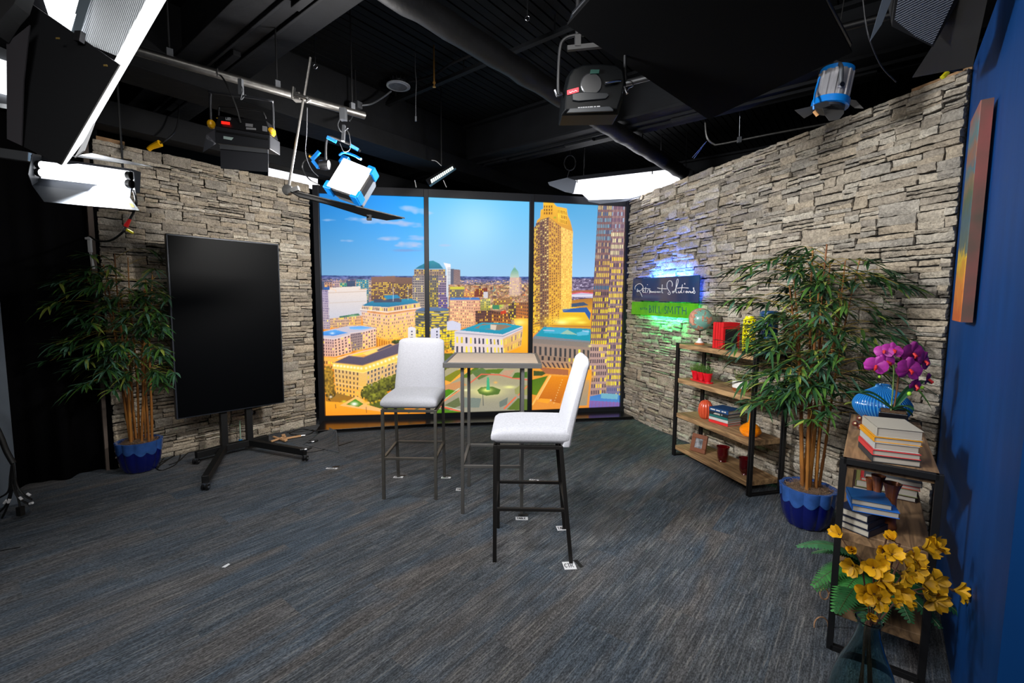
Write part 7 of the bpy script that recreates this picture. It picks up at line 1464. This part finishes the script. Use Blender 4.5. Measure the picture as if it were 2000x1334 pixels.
MB().bar(at(246, 448, Y), at(260, 455, Y), .012).build('yellow_tie', mat('olive_yellow', (190, 180, 20), .5), t, world=True)
c = at(177, 478, 3.86); b = MB(); b.box(c, (.03, .03, .13)); b.box(c + Vector((0, 0, .05)), (.05, .05, .02)); b.bar(c + Vector((0, 0, -.06)), c + Vector((.01, 0, -.2)), .02)
t = thing('wall_bracket', 'white plastic bracket at the curtain edge above the left bamboo', 'bracket', c); o = b.build('bracket', WHITE, t, world=True, bevel=.004)
# large near bank lamp, upper left
t = thing('bank_lamp', 'large near bank lamp with big black barn door and bright tubes, upper left', 'stage lamp', at(180, 60, 1.75)); Yn = 1.7
BD = mat('near_door_black', (9, 10, 13), .6, .0, spec=.3); UPV = (0, .25, 1)
quadbox('barn_door', BD, t, [(x, y, Yn - (y - 100) * .0005) for x, y in ((62, 8), (233, 126), (118, 322), (16, 272), (15, 86))], .006, (0, 1, .2))
quadbox('side_leaf', mat('near_leaf', (44, 42, 46), .45, .2), t, [(15, 86, Yn - .045), (60, 50, Yn - .02), (48, 160, Yn - .06), (44, 285, Yn - .104), (16, 272, Yn - .104)], .004, (0, -1, 0))
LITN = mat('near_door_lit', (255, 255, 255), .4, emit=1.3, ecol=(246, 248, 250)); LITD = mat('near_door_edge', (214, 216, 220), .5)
quadbox('inner_barn_door', LITN, t, [(x, y, Yn + .03 - (y - 100) * .0005) for x, y in ((228, 110), (306, -40), (345, -40), (182, 240), (171, 262), (125, 322), (112, 318))], .006, (0, 1, .2))  # leaf glows by itself, standing for the tube light falling on it
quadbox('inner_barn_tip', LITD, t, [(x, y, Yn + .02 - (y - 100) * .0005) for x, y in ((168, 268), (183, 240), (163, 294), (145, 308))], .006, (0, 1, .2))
quadbox('ribbed_reflector', SIL2, t, [(178, -30, Yn + .2), (316, -30, Yn + .2), (237, 113, Yn + .06), (152, 78, Yn + .06)], .01, (0, .2, 1))
quadbox('frame_bar', mat('frame_bar_grey', (110, 122, 132), .4, .4), t, [(160, -20, Yn + .18), (184, -20, Yn + .18), (153, 77, Yn + .04), (136, 67, Yn + .04)], .01, (0, .2, 1))
quadbox('tube_bank', LITT, t, [(75, -30, Yn + .2), (168, -30, Yn + .2), (137, 68, Yn + .05), (95, 30, Yn + .05)], .01, (0, .2, 1))
quadbox('housing', DGR, t, [(40, -60, Yn + .26), (330, -60, Yn + .26), (240, 110, Yn + .1), (62, 8, Yn + .12)], .12, (0, .2, 1))
quadbox('latch', BLKP, t, [(156, 66, Yn + .02), (168, 66, Yn + .02), (165, 86, Yn - .0), (153, 84, Yn - .0)], .02, (0, -1, 0))
b = MB(); b.box(at(206, 128, Yn - .062), (.012, .003, .006)); b.box(at(113, 75, Yn - .03), (.012, .003, .006)); b.build('rivets', mat('brass_rivet', (190, 160, 90), .3, .8), t, world=True)
quadbox('rear_bracket', BLKM, t, [(20, -20, Yn + .03), (74, -20, Yn + .03), (58, 30, Yn - .01), (40, 50, Yn - .01), (17, 84, Yn - .03)], .05, (0, -1, .2))
for (x, y, yy_) in ((120, -30, Yn + .2), (250, -20, Yn + .2)): p = at(x, y, yy_) + Vector((0, .03, .13)); MB().tube([p, Vector((p.x, p.y, ZC))], .01, 6).build('drop_rod', BLK, t, world=True)
# second lit bank further left
t = thing('bank_lamp', 'partly visible lit lamp panel at the far left edge of the ceiling', 'stage lamp', at(-20, 150, 2.0)); quadbox('lit_face', LITT, t, [(-60, 96, 2.0), (18, 121, 2.0), (18, 186, 1.98), (-60, 166, 1.98)], .01)
quadbox('housing', GRY, t, [(-70, 60, 2.02), (20, 100, 2.02), (22, 205, 2.0), (-70, 190, 2.0)], .08); p = at(-20, 90, 2.05); MB().tube([p, Vector((p.x, p.y, ZC))], .01, 6).build('drop_rod', BLK, t, world=True)
# lamps behind the set
t = thing('paper_softbox', 'glowing white diffusion paper lamp above the right display panel', 'stage lamp', at(1200, 350, 5.85)); LITS = mat('paper_lit', (255, 255, 255), .6, emit=1.25, ecol=(248, 248, 255)); DIFP = mat('diffusion_paper', (140, 146, 158), .7)
YS = 5.86
v_ = [(1124, 352, YS), (1168, 347, YS), (1306, 331, YS), (1330, 345, YS), (1330, 372, YS - .03), (1262, 384, YS - .09), (1227, 391, YS - .12), (1150, 391, YS - .14), (1137, 379, YS - .12), (1118, 378, YS - .05)]
q = [at(*p) for p in v_]; MB().slab(q, .004, Vector((0, -1, .3)).normalized()).build('glowing_paper', LITS, t, world=True)
quadbox('curled_edge', DIFP, t, [(1137, 379, YS - .13), (1150, 391, YS - .16), (1228, 388, YS - .15), (1262, 380, YS - .12), (1250, 385, YS - .13), (1222, 393, YS - .18), (1172, 398, YS - .20), (1150, 394, YS - .19)], .003)
quadbox('paper_wing', DIFP, t, [(1070, 356, YS - .1), (1108, 347, YS), (1126, 353, YS - .01), (1120, 378, YS - .04), (1104, 375, YS - .06), (1073, 362, YS - .1)], .003)
for (x, y) in ((1127, 348), (1274, 331)): MB().bar(at(x, y, YS - .02), at(x, y + 9, YS - .02), .01).build('peg', BLK, t, world=True)
quadbox('lamp_body', DGR, t, [(1108, 346, YS + .06), (1310, 322, YS + .06), (1312, 332, YS + .05), (1110, 352, YS + .05)], .12)
for x in (1140, 1290): p = at(x, 345 - (x - 1140) * .13, YS + .15); MB().tube([p, Vector((p.x, p.y, ZC))], .008, 6).build('drop_rod', BLK, t, world=True)
b = MB(); c = at(1113, 318, YS - .1); b.tube([c + Vector((.07 * math.cos(q_), 0, .09 * math.sin(q_))) for q_ in [2 * PI * i / 18 for i in range(19)]], .009, 6, False); b.tube([at(1108, 346, YS - .05), at(1112, 332, YS - .1)], .006, 6); b.tube([c + Vector((0, 0, .09)), Vector((c.x, c.y, ZC))], .006, 6); b.build('hanging_cable_coil', CABLE, t, world=True, smooth=60)
t = thing('fluorescent_lamp', 'bright lamp glowing behind the top of the left stone wall', 'stage lamp', at(570, 335, 5.75)); quadbox('lit_face', LITS, t, [(524, 315, 5.62), (620, 335, 5.95), (620, 372, 5.93), (524, 345, 5.6)], .01)
quadbox('housing', DGR, t, [(520, 308, 5.64), (624, 329, 5.97), (624, 340, 5.97), (520, 320, 5.64)], .2); p = at(570, 318, 5.85); MB().tube([p, Vector((p.x, p.y, ZC))], .008, 6).build('drop_rod', BLK, t, world=True)
# ================================================================= FLOOR CLUTTER LEFT
def cable(nm, lb, pts, r=.004, z=.004, cat='cable', m=CABLE):
    b = MB(); b.tube(cubic([fl(x, y, z + (q if q else 0)) for x, y, q in [(p + (0,))[:3] for p in pts]], 6), r, 6); o = b.build(nm, m, smooth=60); tag(o, lb, cat); return o
cable('floor_cable', 'black cable loops on the carpet between the left bamboo and the screen stand', [(308, 912), (318, 905), (335, 893), (352, 888), (345, 905), (325, 916), (310, 918), (305, 908), (330, 896), (365, 878), (400, 873), (430, 872), (470, 866)], .0045)
cable('floor_cable', 'black cable running along the foot of the left stone wall behind the screen stand', [(308, 915), (325, 890), (360, 885), (395, 880), (440, 876), (500, 868), (520, 856), (505, 850), (470, 862), (420, 872), (375, 880), (350, 900), (330, 908)], .0045)
cable('floor_cable', 'bundled black cable by the wall corner left of the display', [(560, 845), (585, 843), (612, 840), (604, 848), (580, 850), (566, 846), (590, 838), (620, 842), (636, 832)], .006)
cable('floor_cable', 'thin black cable trailing right from the screen stand caster', [(600, 884), (625, 880), (650, 874), (670, 868), (689, 862)], .003)
cable('floor_cable', 'thin black wire loop standing against the left stone wall foot', [(566, 842, .0), (570, 836, .06), (575, 840, .0)], .002)
p = fl(588, 851); t = thing('bar_clamp', 'pale wooden handled bar clamp lying by the left stone wall', 'clamp', p); WD = mat('pale_beech', (206, 160, 116), .6)
for (a, c, w) in (((530, 862), (556, 853), .018), ((534, 853), (558, 861), .018), ((548, 858), (588, 851), .02), ((553, 849), (558, 860), .035)): MB().bar(fl(*a, .02), fl(*c, .02), w, .016).build('wooden_bar', WD, t, world=True, bevel=.002)
MB().tube([fl(588, 851, .02), fl(596, 850, .02)], .008, 8).build('metal_tip', CHR, t, world=True)
for (px, py, lb) in ((611, 863, 'black plug with metal pins on the carpet, nearer the display'), (597, 878, 'black plug with metal shell lying on the screen stand leg end')):
    zb = .0 if px == 611 else .118
    c = fl(px, py, zb + .015); t = thing('power_plug', lb, 'plug', (c.x, c.y, zb)); R_ = Matrix.Rotation(.5, 3, 'Z')
    MB().tube([Vector((-.045, 0, .016)), Vector((-.01, 0, .016))], .015, 12).build('body', BLKP, t, smooth=40); MB().tube([Vector((-.01, 0, .016)), Vector((.012, 0, .016))], .012, 12).build('metal_collar', CHR, t, smooth=40); MB().tube([Vector((.012, 0, .016)), Vector((.05, .01, .024))], [.012, .008], 10).build('strain_relief', RUB, t, smooth=40); t.rotation_euler = (0, 0, .4)
c = wl(470, 862, LW0 + nL * .07, LW1 + nL * .07); t = thing('cable_plug', 'small bright blue connector by the foot of the left stone wall', 'plug', (c.x, c.y, 0)); MB().tube([c + Vector((0, 0, -.03)), c + Vector((0, 0, .02))], .018, 10).build('plug', BLUEP, t, world=True, smooth=30)
MB().tube([c + Vector((0, 0, .02)), c + Vector((0, 0, .22))], .006, 6).build('pale_cable', mat('pale_green_cable', (150, 180, 160), .5), t, world=True)
# lifted carpet flap
vs = []; fs = []; n = 12; a, b_, c, d = fl(596, 872, .004), fl(637, 835, .004), fl(656, 850, .003), fl(690, 866, .003)
A_, B_, C_, D_ = fl(592, 868, .006), fl(664, 884, .006), fl(638, 834, .03), fl(657, 848, .05)
for j in range(n + 1):
    for i in range(n + 1):
        s, q = i / n, j / n; p = A_.lerp(B_, s).lerp(C_.lerp(D_, s), q); vs.append((p.x, p.y, .006 + .03 * q ** 2 + .055 * q ** 3 * s))
for j in range(n):
    for i in range(n): k = j * (n + 1) + i; fs.append((k, k + 1, k + n + 2, k + n + 1))
o = MB().add(vs, fs).build('carpet_tile', CARPET, smooth=80); md = o.modifiers.new('s', 'SOLIDIFY'); md.thickness = .006; tag(o, 'loose curled carpet tile lying against the left end of the ledge', 'carpet tile')
# grey flat and cables at far left
GF = mat('grey_flat', (86, 94, 104), .7, var=.1, vscale=4); g0 = fl(37, 984); gd = -UD
t = thing('scenery_flat', 'pale grey scenery flat at the far left edge', 'scenery flat', g0 + gd * .6)
MB().slab([g0 + Vector((0, 0, .002)), g0 + gd * 1.2 + Vector((0, 0, .002)), g0 + gd * 1.2 + Vector((0, 0, 2.2)), g0 + Vector((-.06, .05, 2.2))], .03, Vector((.7848, -.6198, 0))).build('panel', GF, t, world=True)
p_ = fl(20, 980); t = thing('cable_bundle', 'hanging bundle of black cables with white tags at the far left edge', 'cables', p_)
Yq = 2.95; hub = at(26, 905, Yq); tags = []
MB().tube(cubic([at(-30, 790, Yq), at(0, 850, Yq), at(12, 880, Yq), hub], 6), .016, 8).build('cable_trunk', CABLE, t, world=True, smooth=60)
for (pts) in ([(26, 905), (32, 945), (45, 965), (62, 976)], [(26, 905), (24, 940), (34, 970), (58, 986)], [(26, 905), (22, 950), (12, 985), (-6, 1005)], [(26, 905), (24, 955), (16, 985), (4, 1012)], [(24, 900), (20, 930), (16, 960), (-6, 975)], [(26, 905), (30, 950), (38, 985), (40, 1000)]):
    MB().tube(cubic([at(x, y, Yq) for x, y in pts], 5), .006, 6).build('cable', CABLE, t, world=True, smooth=60)
for (x, y, x2, y2) in ((53, 964, 59, 968), (38, 971, 43, 976), (8, 983, 13, 977), (16, 982, 19, 975), (58, 984, 64, 982)): MB().tube([at(x, y, Yq - .005), at(x2, y2, Yq - .005)], .008, 8).build('white_tag', PAPER, t, world=True)
MB().box(at(40, 998, Yq), (.03, .03, .06)).build('connector', RUB, t, world=True)
p = fl(12, 1074); t = thing('tape_strip', 'short dark tape strip on the carpet at the far left edge', 'tape', (p.x, p.y, 0)); MB().box((0, 0, .001), (.12, .012, .001), Matrix.Rotation(.5, 3, 'Z')).build('tape', TAPE, t)
# ================================================================= LIGHT
area('key_panel', cen + nF * .02, nF, .26, .26, 24, (1, .97, .94), 2.6)
area('fluorescent_fill', at(165, 346, 2.89), Vector((.62, -.30, -.62)), .6, .12, 26, (.95, .98, 1), 2.2)
area('near_bank', at(205, 60, 1.62) + Vector((.05, 0, -.06)), Vector((.80, .60, -.16)), .5, .35, 60, (.96, .98, 1), 1.75)
area('led_panel', at(475, 300, 2.86) + Vector((0, .14, -.05)), Vector((.25, .75, -.55)), .3, .14, 14, (1, .98, .95), 2.4)
area('black_lamp', at(1160, 200, 2.6) + Vector((0, .1, -.06)), Vector((-.80, .60, -.17)), .25, .2, 25, (1, .97, .93), 1.35)
area('behind_right', at(1205, 372, 5.68), Vector((.1, -.75, -.1)), .8, .2, 5, (.97, .97, 1))
area('behind_left', at(570, 350, 5.55), Vector((.1, -.6, -.3)), .5, .15, 5, (.97, .97, 1))
area('uplight', at(1205, 330, 6.0), Vector((0, .0, 1)), .6, .3, 5, (.97, .97, 1))
area('added_fill_left', Vector((-.7, -1.0, 3.0)), Vector((.1, 1, -.5)), 1.1, .7, 24, (1, .985, .96), 1.9)  # fill lamp added behind the camera, no fixture modelled for it
area('added_fill_right', Vector((.9, -1.0, 3.0)), Vector((0.05, 1, -.60)), 1.0, .6, 10, (1, .985, .96), 1.9)  # weaker fill added behind the camera on the right
area('added_fill_overhead', Vector((.35, 1.1, 3.25)), Vector((.0, .75, -.7)), 1.2, .7, 46, (1, .985, .95), 2.3)  # soft overhead fill added out of view to even out the set
for nm, (px, py), cl, W_ in (('sign_glow_blue', (1301, 541), (.03, .14, 1), 24.), ('sign_glow_green', (1299, 617), (.03, 1, .22), 8.)):
    c = onW(px, py, .07); l = area(nm, c, -nR + Vector((0, 0, .35 if 'blue' in nm else -.35)), .62, .03, W_, cl); 
# LED strips that run round the sign backs
def strip(nm, lb, m, pts): 
    t = nm; MB().tube([onW(x, y, .055) for x, y in pts], .004, 6).build('led_strip', m, t, world=True)
strip(tn, 'blue LED strip behind the dark blue sign', mat('led_blue', (20, 80, 255), .5, emit=45), [(1240, 548), (1364, 541), (1361, 588)])
strip(tg, 'green LED strip behind the green sign', mat('led_green', (10, 255, 70), .5, emit=26), [(1237, 611), (1357, 620), (1359, 598)])
w = bpy.data.worlds.new('World'); SC.world = w; w.use_nodes = True; w.node_tree.nodes['Background'].inputs[0].default_value = (.6, .7, .9, 1); w.node_tree.nodes['Background'].inputs[1].default_value = .02
# ================================================================= CAMERA
cam = bpy.data.cameras.new('Camera'); cam.sensor_width = 36; cam.sensor_fit = 'HORIZONTAL'; cam.lens = FPX / 2000 * 36; cam.clip_start = .05; cam.clip_end = 60
co = bpy.data.objects.new('Camera', cam); COL.objects.link(co); co.matrix_world = Matrix.Translation((0, 0, EYE)) @ Matrix((Vector(_rt), Vector(_up), -Vector(_fw))).transposed().to_4x4()
SC.camera = co
SC.view_settings.view_transform = 'Standard'; SC.view_settings.look = 'None'; SC.view_settings.exposure = 0; SC.view_settings.gamma = 1; SC.view_settings.use_curve_mapping = False
SC.cycles.max_bounces = 8; SC.cycles.transparent_max_bounces = 8
